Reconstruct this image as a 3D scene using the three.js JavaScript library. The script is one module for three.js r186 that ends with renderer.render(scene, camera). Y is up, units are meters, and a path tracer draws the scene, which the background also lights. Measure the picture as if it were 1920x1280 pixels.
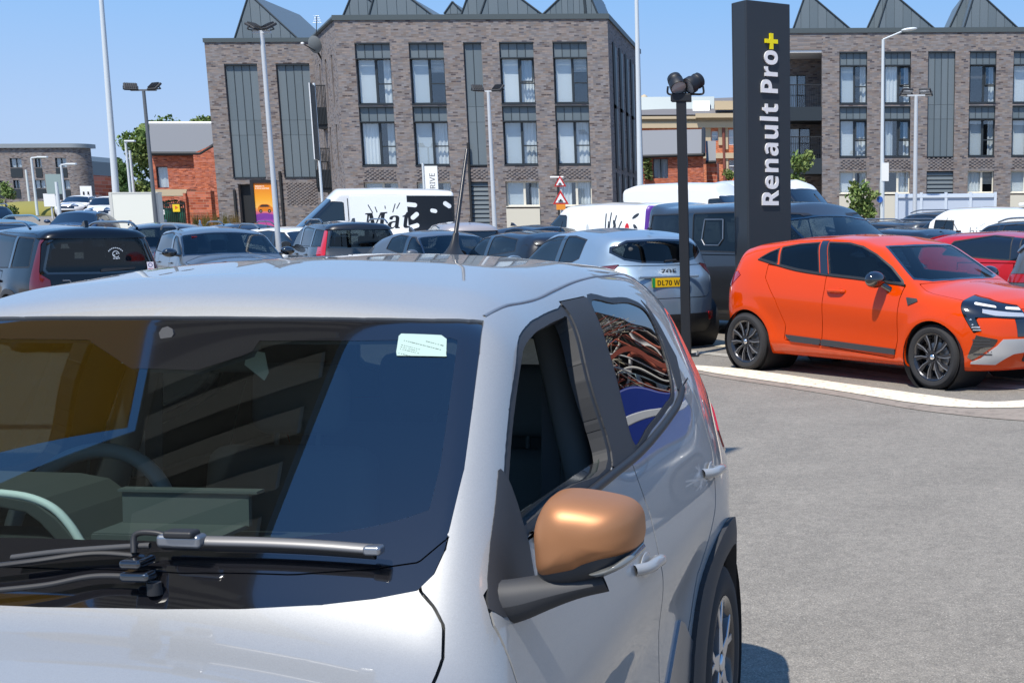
import * as THREE from 'three';
import { mergeGeometries, mergeVertices, toCreasedNormals } from 'three/addons/utils/BufferGeometryUtils.js';
import { RoundedBoxGeometry } from 'three/addons/geometries/RoundedBoxGeometry.js';
import { FontLoader } from 'three/addons/loaders/FontLoader.js';
import { TextGeometry } from 'three/addons/geometries/TextGeometry.js';

// ---------------------------------------------------------------- camera
// the photograph is an off-centre crop of a wider frame: principal point (1490, 897) of a 1920 x 1280 picture, focal length 2480
const CAM = { f: 2480, cx: 1490, cy: 897, tp: 0.195, h: 1.6, roll: -0.0055 };
const scene = new THREE.Scene();
const camera = new THREE.PerspectiveCamera(2 * Math.atan(CAM.cy / CAM.f) * 180 / Math.PI, CAM.cx / CAM.cy, 0.1, 1500);
camera.position.set(0, CAM.h, 0);
camera.rotation.set(-Math.atan(CAM.tp), 0, CAM.roll);
camera.setViewOffset(CAM.cx * 2, CAM.cy * 2, 0, 0, 1920, 1280);
scene.add(camera);

// ---------------------------------------------------------------- sky, sun, exposure
const SUN = new THREE.Vector3(-0.22, 1, 0.5).normalize();
{
  const W = 512, H = 256, data = new Float32Array(W * H * 4);
  const mix = (a, b, t) => a.map((v, i) => v + (b[i] - v) * t);
  const stops = [[-90, [0.16, 0.16, 0.16]], [-3, [0.26, 0.28, 0.31]], [0, [0.43, 0.54, 0.72]], [4, [0.37, 0.52, 0.77]], [9, [0.235, 0.45, 0.79]], [25, [0.14, 0.33, 0.68]], [60, [0.07, 0.23, 0.60]], [90, [0.06, 0.205, 0.55]]];
  for (let j = 0; j < H; j++) for (let i = 0; i < W; i++) {
    const el = ((j + 0.5) / H - 0.5) * 180, az = ((i + 0.5) / W - 0.5) * 2 * Math.PI;
    let k = 0; while (k < stops.length - 2 && el > stops[k + 1][0]) k++;
    const c = mix(stops[k][1], stops[k + 1][1], Math.min(1, Math.max(0, (el - stops[k][0]) / (stops[k + 1][0] - stops[k][0]))));
    const e = el * Math.PI / 180, d = new THREE.Vector3(Math.cos(e) * Math.cos(az), Math.sin(e), Math.cos(e) * Math.sin(az));
    const g = Math.max(0, d.dot(SUN)), glow = 0.5 * Math.pow(g, 60) + 0.035 * Math.pow(g, 8);
    const o = (j * W + i) * 4;
    data[o] = c[0] + glow * 1.0; data[o + 1] = c[1] + glow * 0.97; data[o + 2] = c[2] + glow * 0.9; data[o + 3] = 1;
  }
  const t = new THREE.DataTexture(data, W, H, THREE.RGBAFormat, THREE.FloatType);
  t.mapping = THREE.EquirectangularReflectionMapping; t.magFilter = t.minFilter = THREE.LinearFilter; t.wrapS = THREE.RepeatWrapping; t.needsUpdate = true;
  scene.background = t; scene.environment = t;
}
const sun = new THREE.DirectionalLight(new THREE.Color(1.0, 0.95, 0.86), 4.8);
sun.position.copy(SUN).multiplyScalar(120).add(new THREE.Vector3(0, 0, -35)); sun.target.position.set(0, 0, -35);
sun.castShadow = true; sun.shadow.mapSize.set(4096, 4096);
Object.assign(sun.shadow.camera, { left: -70, right: 70, top: 70, bottom: -70, near: 1, far: 300 });
scene.add(sun, sun.target);
const renderer = new THREE.WebGLRenderer({ antialias: true });
renderer.setSize(1024, 682);
renderer.shadowMap.enabled = true;
renderer.toneMapping = THREE.LinearToneMapping;
renderer.toneMappingExposure = 1.2;
// ---------------------------------------------------------------- small helpers
let seed = 7;
const rnd = () => { seed |= 0; seed = seed + 0x6D2B79F5 | 0; let t = Math.imul(seed ^ seed >>> 15, 1 | seed); t = t + Math.imul(t ^ t >>> 7, 61 | t) ^ t; return ((t ^ t >>> 14) >>> 0) / 4294967296; };
const rr = (a, b) => a + (b - a) * rnd();
const clamp = (v, a, b) => Math.min(b, Math.max(a, v));
const sstep = (a, b, v) => { const t = clamp((v - a) / (b - a), 0, 1); return t * t * (3 - 2 * t); };
const names = {};
function numbered(n) { const k = names[n] = (names[n] ?? -1) + 1; return k ? n + '_' + String(k).padStart(3, '0') : n; }
function shadowed(o) { o.castShadow = o.receiveShadow = true; return o; }
function tag(o, label, category, group) { o.userData.label = label; o.userData.category = category; if (group) o.userData.group = group; return o; }
function thing(name, label, category, [x, y, z] = [0, 0, 0], turn = 0, group) { const o = new THREE.Group(); o.name = numbered(name); o.position.set(x, y, z); o.rotation.y = turn; scene.add(o); return tag(o, label, category, group); }
function part(parent, name, geo, mat) { const m = shadowed(new THREE.Mesh(geo, mat)); m.name = name; parent.add(m); return m; }
function sub(parent, name) { const g = new THREE.Group(); g.name = name; parent.add(g); return g; }
function struct(name, geo, mat) { const m = shadowed(new THREE.Mesh(geo, mat)); m.name = numbered(name); m.userData.kind = 'structure'; scene.add(m); return m; }
function stuff(o) { o.userData.kind = 'stuff'; return o; }
const V3 = (x, y, z) => new THREE.Vector3(x, y, z);
// world point seen at photograph pixel (px, py) in the vertical plane z = -d, and on the ground at height y
const TC = 1 / Math.hypot(1, CAM.tp), TS = CAM.tp * TC;
function ray(px, py) { const u = (px - CAM.cx) / CAM.f, v = -(py - CAM.cy) / CAM.f, cr = Math.cos(CAM.roll), sr = Math.sin(CAM.roll), a = u * cr - v * sr, b = u * sr + v * cr; return [a, b * TC - TS, -TC - b * TS]; }
function at(px, py, d) { const r = ray(px, py), k = -d / r[2]; return [r[0] * k, CAM.h + r[1] * k, -d]; }
function onY(px, py, y) { const r = ray(px, py), k = (y - CAM.h) / r[1]; return [r[0] * k, y, r[2] * k]; }
// gently rising ground
function terrain(x, z) { const d = -z, t = clamp((d - 22) / 88, 0, 1); return 2.4 * t * t * (3 - 2 * t); }

// geometry helpers
function box(w, h, d, x = 0, y = 0, z = 0, rx = 0, ry = 0, rz = 0) { const g = new THREE.BoxGeometry(w, h, d); if (rx) g.rotateX(rx); if (rz) g.rotateZ(rz); if (ry) g.rotateY(ry); g.translate(x, y, z); return g; }
function rbox(w, h, d, r, x = 0, y = 0, z = 0, seg = 2) { const g = new RoundedBoxGeometry(w, h, d, seg, r); g.translate(x, y, z); return g; }
function cyl(r0, r1, h, x = 0, y = 0, z = 0, n = 16) { const g = new THREE.CylinderGeometry(r1, r0, h, n); g.translate(x, y + h / 2, z); return g; }
function tube(pts, r, n = 8, seg) { const c = new THREE.CatmullRomCurve3(pts.map(p => V3(...p))); return new THREE.TubeGeometry(c, seg || Math.max(8, pts.length * 6), r, n); }
function bar(a, b, r, n = 8, r1 = r) { const A = V3(...a), B = V3(...b), g = new THREE.CylinderGeometry(r1, r, A.distanceTo(B), n); g.applyQuaternion(new THREE.Quaternion().setFromUnitVectors(V3(0, 1, 0), B.clone().sub(A).normalize())); g.translate(...A.add(B).multiplyScalar(0.5).toArray()); return g; }
function merge(list) { const l = list.map(g => { g = g.index ? g.toNonIndexed() : g; for (const k of Object.keys(g.attributes)) if (!['position', 'normal', 'uv'].includes(k)) g.deleteAttribute(k); if (!g.attributes.uv) g.setAttribute('uv', new THREE.BufferAttribute(new Float32Array(g.attributes.position.count * 2), 2)); return g; }); return mergeGeometries(l); }
function shapeOf(pts) { const s = new THREE.Shape(); pts.forEach(([x, y], i) => i ? s.lineTo(x, y) : s.moveTo(x, y)); s.closePath(); return s; }
function prism(pts, depth, holes = [], z0 = 0, bevel = 0) { const s = shapeOf(pts); for (const h of holes) s.holes.push(shapeOf(h)); const g = new THREE.ExtrudeGeometry(s, { depth, bevelEnabled: bevel > 0, bevelThickness: bevel, bevelSize: bevel, bevelOffset: -bevel, bevelSegments: 2, curveSegments: 8 }); g.translate(0, 0, z0); return g; }
const rect = (x0, y0, x1, y1) => [[x0, y0], [x1, y0], [x1, y1], [x0, y1]];

// materials
const lin = (r, g, b) => new THREE.Color().setRGB(r, g, b);
function std(c, rough = 0.8, metal = 0, extra = {}) { return new THREE.MeshStandardMaterial({ color: c, roughness: rough, metalness: metal, ...extra }); }
function phys(o) { return new THREE.MeshPhysicalMaterial(o); }
function paint(c, { metal = 0.0, rough = 0.4, cc = 1, spec = 0.4 } = {}) { return phys({ color: c, specularIntensity: spec, metalness: metal, roughness: rough, clearcoat: cc, clearcoatRoughness: 0.02 }); }
function canvasTex(w, h, draw, { srgb = true, rep } = {}) { const c = document.createElement('canvas'); c.width = w; c.height = h; draw(c.getContext('2d'), w, h); const t = new THREE.CanvasTexture(c); if (srgb) t.colorSpace = THREE.SRGBColorSpace; if (rep) { t.wrapS = t.wrapT = THREE.RepeatWrapping; t.repeat.set(...rep); } t.anisotropy = 8; return t; }
// value noise
const hash2 = (x, y, s = 0) => { let h = Math.imul(x | 0, 374761393) + Math.imul(y | 0, 668265263) + Math.imul(s | 0, 1442695041); h = Math.imul(h ^ h >>> 13, 1274126177); return ((h ^ h >>> 16) >>> 0) / 4294967296; };
function vnoise(x, y, s = 0, per = 0) { const xi = Math.floor(x), yi = Math.floor(y), fx = x - xi, fy = y - yi, u = fx * fx * (3 - 2 * fx), v = fy * fy * (3 - 2 * fy), w = per ? k => ((k % per) + per) % per : k => k; const a = hash2(w(xi), w(yi), s), b = hash2(w(xi + 1), w(yi), s), c = hash2(w(xi), w(yi + 1), s), d = hash2(w(xi + 1), w(yi + 1), s); return a + (b - a) * u + (c - a) * v + (a - b - c + d) * u * v; }
function dataTex(N, fn, { srgb = true, rep = [1, 1] } = {}) { const d = new Uint8Array(N * N * 4); for (let j = 0; j < N; j++) for (let i = 0; i < N; i++) { const c = fn(i / N, j / N, i, j), o = (j * N + i) * 4; d[o] = clamp(c[0], 0, 255); d[o + 1] = clamp(c[1], 0, 255); d[o + 2] = clamp(c[2], 0, 255); d[o + 3] = 255; } const t = new THREE.DataTexture(d, N, N); t.wrapS = t.wrapT = THREE.RepeatWrapping; t.magFilter = THREE.LinearFilter; t.minFilter = THREE.LinearMipmapLinearFilter; t.generateMipmaps = true; t.repeat.set(...rep); if (srgb) t.colorSpace = THREE.SRGBColorSpace; t.needsUpdate = true; return t; }

// ---------------------------------------------------------------- vehicle bodies
// a polyline smoothed with a gaussian, read back with a cubic
function tab(pts, sigma = 0.04, step = 0.01) {
  const a = pts[0][0] - 0.5, b = pts[pts.length - 1][0] + 0.5, n = Math.ceil((b - a) / step) + 1, raw = new Float64Array(n), out = new Float64Array(n);
  for (let i = 0, k = 0; i < n; i++) { const x = a + i * step; while (k < pts.length - 2 && x > pts[k + 1][0]) k++; const p = pts[k], q = pts[k + 1]; raw[i] = p[1] + (q[1] - p[1]) * (x - p[0]) / (q[0] - p[0]); }
  const R = Math.ceil(3 * sigma / step), w = []; let ws = 0; for (let j = -R; j <= R; j++) { const v = R ? Math.exp(-0.5 * (j * step / sigma) ** 2) : 1; w.push(v); ws += v; }
  for (let i = 0; i < n; i++) { let s = 0; for (let j = -R; j <= R; j++) s += w[j + R] * raw[clamp(i + j, 0, n - 1)]; out[i] = s / ws; }
  return x => { const t = clamp((x - a) / step, 1, n - 3.001), i = Math.floor(t), f = t - i, p0 = out[i - 1], p1 = out[i], p2 = out[i + 1], p3 = out[i + 2]; return p1 + 0.5 * f * (p2 - p0 + f * (2 * p0 - 5 * p1 + 4 * p2 - p3 + f * (3 * (p1 - p2) + p3 - p0))); };
}
const smax = (a, b, k) => { const h = Math.max(k - Math.abs(a - b), 0); return Math.max(a, b) + h * h / (4 * k); };
// surface nets over F < 0, vertices pulled onto the surface, normals from the gradient
function surfaceNets(F, [x0, y0, z0], [x1, y1, z1], h) {
  const nx = Math.ceil((x1 - x0) / h) + 1, ny = Math.ceil((y1 - y0) / h) + 1, nz = Math.ceil((z1 - z0) / h) + 1, val = new Float32Array(nx * ny * nz), id = (i, j, k) => (i * ny + j) * nz + k;
  const S = 4;   // far from the surface one coarse sample stands for its block
  for (let i = 0; i < nx; i += S) for (let j = 0; j < ny; j += S) for (let k = 0; k < nz; k += S) {
    const c = F(x0 + (i + 1.5) * h, y0 + (j + 1.5) * h, z0 + (k + 1.5) * h), far = Math.abs(c) > h * S * 1.9;
    for (let a = i; a < Math.min(nx, i + S); a++) for (let b = j; b < Math.min(ny, j + S); b++) for (let d = k; d < Math.min(nz, k + S); d++) val[id(a, b, d)] = far ? c : F(x0 + a * h, y0 + b * h, z0 + d * h);
  }
  const vid = new Int32Array(nx * ny * nz).fill(-1), p = [], n = [], idx = [];
  const C = [[0, 0, 0], [1, 0, 0], [0, 1, 0], [1, 1, 0], [0, 0, 1], [1, 0, 1], [0, 1, 1], [1, 1, 1]], E = [[0, 1], [2, 3], [4, 5], [6, 7], [0, 2], [1, 3], [4, 6], [5, 7], [0, 4], [1, 5], [2, 6], [3, 7]];
  const e = 0.004, grad = (x, y, z) => [(F(x + e, y, z) - F(x - e, y, z)) / (2 * e), (F(x, y + e, z) - F(x, y - e, z)) / (2 * e), (F(x, y, z + e) - F(x, y, z - e)) / (2 * e)];
  for (let i = 0; i < nx - 1; i++) for (let j = 0; j < ny - 1; j++) for (let k = 0; k < nz - 1; k++) {
    const b0 = (i * ny + j) * nz + k, s0 = val[b0] < 0;
    if (s0 === val[b0 + 1] < 0 && s0 === val[b0 + nz] < 0 && s0 === val[b0 + nz + 1] < 0 && s0 === val[b0 + ny * nz] < 0 && s0 === val[b0 + ny * nz + 1] < 0 && s0 === val[b0 + ny * nz + nz] < 0 && s0 === val[b0 + ny * nz + nz + 1] < 0) continue;
    const v = C.map(([a, b, c]) => val[id(i + a, j + b, k + c)]);
    let sx = 0, sy = 0, sz = 0, cnt = 0;
    for (const [a, b] of E) if ((v[a] < 0) !== (v[b] < 0)) { const t = v[a] / (v[a] - v[b]); sx += C[a][0] + t * (C[b][0] - C[a][0]); sy += C[a][1] + t * (C[b][1] - C[a][1]); sz += C[a][2] + t * (C[b][2] - C[a][2]); cnt++; }
    let x = x0 + (i + sx / cnt) * h, y = y0 + (j + sy / cnt) * h, z = z0 + (k + sz / cnt) * h, g;
    for (let it = 0; it < 3; it++) { const f = F(x, y, z); g = grad(x, y, z); const l = g[0] * g[0] + g[1] * g[1] + g[2] * g[2] + 1e-9, s = clamp(f / l, -h * 0.5, h * 0.5); x -= g[0] * s; y -= g[1] * s; z -= g[2] * s; }
    g = grad(x, y, z); const l = Math.hypot(...g) + 1e-9;
    vid[id(i, j, k)] = p.length / 3; p.push(x, y, z); n.push(g[0] / l, g[1] / l, g[2] / l);
  }
  const quad = (a, b, c, d, flip) => { if (a < 0 || b < 0 || c < 0 || d < 0) return; flip ? idx.push(a, c, b, a, d, c) : idx.push(a, b, c, a, c, d); };
  for (let i = 1; i < nx - 1; i++) for (let j = 1; j < ny - 1; j++) for (let k = 1; k < nz - 1; k++) {
    const s = val[id(i, j, k)] < 0;
    if (s !== val[id(i + 1, j, k)] < 0) quad(vid[id(i, j - 1, k - 1)], vid[id(i, j, k - 1)], vid[id(i, j, k)], vid[id(i, j - 1, k)], !s);
    if (s !== val[id(i, j + 1, k)] < 0) quad(vid[id(i - 1, j, k - 1)], vid[id(i - 1, j, k)], vid[id(i, j, k)], vid[id(i, j, k - 1)], !s);
    if (s !== val[id(i, j, k + 1)] < 0) quad(vid[id(i - 1, j - 1, k)], vid[id(i, j - 1, k)], vid[id(i, j, k)], vid[id(i - 1, j, k)], !s);
  }
  return { p, n, idx };
}
// keep the part of a mesh where fn <= 0, cutting triangles along fn = 0
function clip(M, fn) {
  const np = M.p.length / 3, v = new Float64Array(np), map = new Int32Array(np).fill(-1), p = [], n = [], idx = [], ed = new Map();
  for (let i = 0; i < np; i++) v[i] = fn(M.p[3 * i], M.p[3 * i + 1], M.p[3 * i + 2], M.n[3 * i], M.n[3 * i + 1], M.n[3 * i + 2]);
  const keep = i => { if (map[i] < 0) { map[i] = p.length / 3; p.push(M.p[3 * i], M.p[3 * i + 1], M.p[3 * i + 2]); n.push(M.n[3 * i], M.n[3 * i + 1], M.n[3 * i + 2]); } return map[i]; };
  const cut = (a, b) => {
    if (a > b) [a, b] = [b, a]; const key = a * np + b; let r = ed.get(key); if (r !== undefined) return r;
    let lo = 0, hi = 1, flo = v[a], t = v[a] / (v[a] - v[b]); const A = M.p, N = M.n, L = (B, k, s) => B[3 * a + k] + (B[3 * b + k] - B[3 * a + k]) * s;
    for (let it = 0; it < 5; it++) { const f = fn(L(A, 0, t), L(A, 1, t), L(A, 2, t), L(N, 0, t), L(N, 1, t), L(N, 2, t)); if ((f <= 0) === (flo <= 0)) lo = t; else hi = t; t = it < 1 ? clamp(t - f * (1 / (v[b] - v[a])), lo + 1e-4, hi - 1e-4) : (lo + hi) / 2; }
    r = p.length / 3; p.push(L(A, 0, t), L(A, 1, t), L(A, 2, t)); n.push(L(N, 0, t), L(N, 1, t), L(N, 2, t)); ed.set(key, r); return r;
  };
  for (let q = 0; q < M.idx.length; q += 3) {
    const t = [M.idx[q], M.idx[q + 1], M.idx[q + 2]], ins = t.map(i => v[i] <= 0), c = ins[0] + ins[1] + ins[2];
    if (c === 3) idx.push(keep(t[0]), keep(t[1]), keep(t[2]));
    else if (c === 1) { const k = ins.indexOf(true), a = t[k], b = t[(k + 1) % 3], d = t[(k + 2) % 3]; idx.push(keep(a), cut(a, b), cut(a, d)); }
    else if (c === 2) { const k = ins.indexOf(false), a = t[k], b = t[(k + 1) % 3], d = t[(k + 2) % 3], e = cut(a, b), f = cut(a, d); idx.push(e, keep(b), keep(d), e, keep(d), f); }
  }
  return { p, n, idx };
}
function meshGeo(M, off = 0, uvf) {
  const c = M.p.length / 3, P = new Float32Array(c * 3), N = new Float32Array(c * 3), U = new Float32Array(c * 2);
  for (let i = 0; i < c; i++) {
    const l = Math.hypot(M.n[3 * i], M.n[3 * i + 1], M.n[3 * i + 2]) || 1;
    for (let k = 0; k < 3; k++) { N[3 * i + k] = M.n[3 * i + k] / l; P[3 * i + k] = M.p[3 * i + k] + off * N[3 * i + k]; }
    const u = uvf ? uvf(P[3 * i], P[3 * i + 1], P[3 * i + 2]) : [P[3 * i], P[3 * i + 1] + P[3 * i + 2]]; U[2 * i] = u[0]; U[2 * i + 1] = u[1];
  }
  const g = new THREE.BufferGeometry(); g.setAttribute('position', new THREE.BufferAttribute(P, 3)); g.setAttribute('normal', new THREE.BufferAttribute(N, 3)); g.setAttribute('uv', new THREE.BufferAttribute(U, 2)); g.setIndex(M.idx); return g;
}
// a patch with thickness: outer face at off, and a skirt down to off - depth along open edges
function slabGeo(M, off, depth, uvf) {
  const g = meshGeo(M, off, uvf), cnt = new Map(), n = M.p.length / 3;
  for (let q = 0; q < M.idx.length; q += 3) for (let k = 0; k < 3; k++) { const a = M.idx[q + k], b = M.idx[q + (k + 1) % 3], key = Math.min(a, b) * n + Math.max(a, b); cnt.set(key, cnt.has(key) ? null : [a, b]); }
  const P = g.attributes.position.array, N = g.attributes.normal.array, sp = [], sn = [];
  for (const e of cnt.values()) if (e) {
    const [a, b] = e, A = V3(P[3 * a], P[3 * a + 1], P[3 * a + 2]), B = V3(P[3 * b], P[3 * b + 1], P[3 * b + 2]), na = V3(N[3 * a], N[3 * a + 1], N[3 * a + 2]), A2 = A.clone().addScaledVector(na, -depth), B2 = B.clone().addScaledVector(V3(N[3 * b], N[3 * b + 1], N[3 * b + 2]), -depth), m = B.clone().sub(A).cross(na).normalize();
    for (const q of [A, A2, B, B, A2, B2]) { sp.push(q.x, q.y, q.z); sn.push(m.x, m.y, m.z); }
  }
  if (!sp.length) return g;
  const s = new THREE.BufferGeometry(); s.setAttribute('position', new THREE.Float32BufferAttribute(sp, 3)); s.setAttribute('normal', new THREE.Float32BufferAttribute(sn, 3)); s.setAttribute('uv', new THREE.BufferAttribute(new Float32Array(sp.length / 3 * 2), 2));
  return mergeGeometries([g.toNonIndexed(), s]);
}
// signed distance to a polygon (negative inside); curve = true rounds the outline through its points
function poly(pts, curve = 0) {
  if (curve) { const c = new THREE.CatmullRomCurve3(pts.map(p => V3(p[0], p[1], 0)), true, 'centripetal'); pts = c.getPoints(pts.length * curve).slice(0, -1).map(v => [v.x, v.y]); }
  const n = pts.length; let bx0 = 1e9, bx1 = -1e9, by0 = 1e9, by1 = -1e9; for (const p of pts) { bx0 = Math.min(bx0, p[0]); bx1 = Math.max(bx1, p[0]); by0 = Math.min(by0, p[1]); by1 = Math.max(by1, p[1]); }
  return (x, y) => { const ox = Math.max(bx0 - x, x - bx1), oy = Math.max(by0 - y, y - by1); if (ox > 0.15 || oy > 0.15) return Math.max(ox, oy); let d = 1e9, s = 1; for (let i = 0, j = n - 1; i < n; j = i++) { const ex = pts[j][0] - pts[i][0], ey = pts[j][1] - pts[i][1], wx = x - pts[i][0], wy = y - pts[i][1], t = clamp((wx * ex + wy * ey) / (ex * ex + ey * ey + 1e-12), 0, 1), bx = wx - ex * t, by = wy - ey * t; d = Math.min(d, bx * bx + by * by); const c1 = y >= pts[i][1], c2 = y < pts[j][1], c3 = ex * wy > ey * wx; if ((c1 && c2 && c3) || (!c1 && !c2 && !c3)) s = -s; } return s * Math.sqrt(d); };
}
// regions on the body: seen from the side (sgn: +1 right, -1 left, 0 both), from above, from behind, from the front
const onSide = (pl, sgn) => (x, y, z) => sgn ? Math.max(pl(x, y), 0.15 - sgn * z) : Math.max(pl(x, y), 0.15 - Math.abs(z));
const onTop = (pl, ymin = 0.6) => (x, y, z) => Math.max(pl(x, z), ymin - y);
const onRear = (pl, xmax) => (x, y, z) => Math.max(pl(z, y), x - xmax);
const onFront = (pl, xmin) => (x, y, z) => Math.max(pl(z, y), xmin - x);
const mirrorZ = pts => pts.concat(pts.slice().reverse().map(([a, b]) => [a, -b]));      // (x, z) outlines given for z >= 0
const mirrorA = pts => pts.concat(pts.slice().reverse().map(([a, b]) => [-a, b]));      // (z, y) outlines given for z >= 0

// body description -> F(x, y, z)
function bodyField(s) {
  const T = tab(s.top, s.topR ?? 0.05), XF = tab(s.front, 0.05), XR = tab(s.rear, 0.05), PW = tab(s.plan, s.planR ?? 0.12), PR = tab(s.section, s.sectionR ?? 0.035), BY = s.beltShift ? tab(s.beltShift, 0.15) : () => 0, CR = s.crown ? tab(s.crown, 0.1) : () => 0.06, R1 = s.edge ? tab(s.edge, 0.1) : () => 0.1;
  const kf = s.noseCurve ?? 0.35, kr = s.tailCurve ?? 0.2, arches = s.axles.map(a => [a, s.wheelY ?? s.wheelR]), fl = s.flare ?? 0.02, fr = s.flareR ?? s.wheelR * 1.1;
  const W = (x, y) => { let w = PW(x) - PR(y - BY(x)); for (const [ax, ay] of arches) { const d = Math.hypot(x - ax, (y - ay)); const t = d - fr; if (t < 0.25) w += fl * (t < 0 ? 1 : Math.exp(-t * t / 0.006)); } if (s.extra) w += s.extra(x, y); return w; };
  const F = (x, y, z) => {
    const az = Math.abs(z), z2 = az * az, sl = (T(x + 0.01) - T(x - 0.01)) / 0.02;
    const t = (y - T(x) + CR(x) * z2 / 0.5) / Math.sqrt(1 + sl * sl), sd = az - W(x, y);
    let f = smax(t, sd, R1(x));
    f = smax(f, (x - XF(y) + kf * z2 + kf * 1.2 * z2 * z2), s.noseR ?? 0.12);
    f = smax(f, (XR(y) - x + kr * z2 + kr * 1.2 * z2 * z2), s.tailR ?? 0.1);
    return smax(f, s.floor - y, 0.05);
  };
  return { F, W, T };
}
// ---------------------------------------------------------------- shared vehicle materials and pieces
const M = {
  tyre: std(lin(0.022, 0.022, 0.024), 0.85), black: std(lin(0.012, 0.012, 0.014), 0.6), liner: std(lin(0.02, 0.021, 0.023), 0.9),
  trim: std(lin(0.035, 0.036, 0.04), 0.62), gloss: phys({ color: lin(0.008, 0.008, 0.01), roughness: 0.06, ior: 1.8, clearcoat: 1, clearcoatRoughness: 0.02 }), rubber: std(lin(0.018, 0.018, 0.02), 0.5),
  chrome: std(lin(0.75, 0.76, 0.78), 0.12, 1), alloy: std(lin(0.62, 0.63, 0.65), 0.3, 0.9), darkAlloy: phys({ color: lin(0.025, 0.025, 0.03), roughness: 0.25, metalness: 0.5, clearcoat: 1 }),
  glass: phys({ color: lin(0.78, 0.86, 0.83), transmission: 1, roughness: 0, thickness: 0, ior: 1.52 }), tint: phys({ color: lin(0.10, 0.12, 0.13), transmission: 1, roughness: 0, thickness: 0, ior: 1.52 }),
  mid: phys({ color: lin(0.5, 0.58, 0.58), transmission: 1, roughness: 0, thickness: 0, ior: 1.52 }),
  dark: phys({ color: lin(0.006, 0.008, 0.011), roughness: 0.02, ior: 1.6, clearcoat: 1, clearcoatRoughness: 0 }),
  redLamp: phys({ color: lin(0.35, 0.008, 0.01), roughness: 0.12, clearcoat: 1 }), lamp: phys({ color: lin(0.55, 0.57, 0.6), roughness: 0.08, metalness: 0.4, clearcoat: 1 }), amber: phys({ color: lin(0.8, 0.28, 0.02), roughness: 0.15, clearcoat: 1 }),
  seat: std(lin(0.065, 0.068, 0.072), 0.85), dash: std(lin(0.022, 0.024, 0.026), 0.7), disc: std(lin(0.3, 0.3, 0.31), 0.4, 0.9), white: std(lin(0.8, 0.8, 0.8), 0.5),
  privacy: phys({ color: lin(0.03, 0.035, 0.04), transmission: 1, roughness: 0, thickness: 0, ior: 2.1 }), copper: phys({ color: lin(0.42, 0.19, 0.085), metalness: 0.5, roughness: 0.47 }),
  satin: std(lin(0.33, 0.34, 0.36), 0.32, 0.85),
};
function lathe(pts, n = 40) { const g = new THREE.LatheGeometry(pts.map(p => new THREE.Vector2(p[0], p[1])), n); g.rotateX(Math.PI / 2); return g; }   // axis along z
const wheelCache = {};
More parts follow.
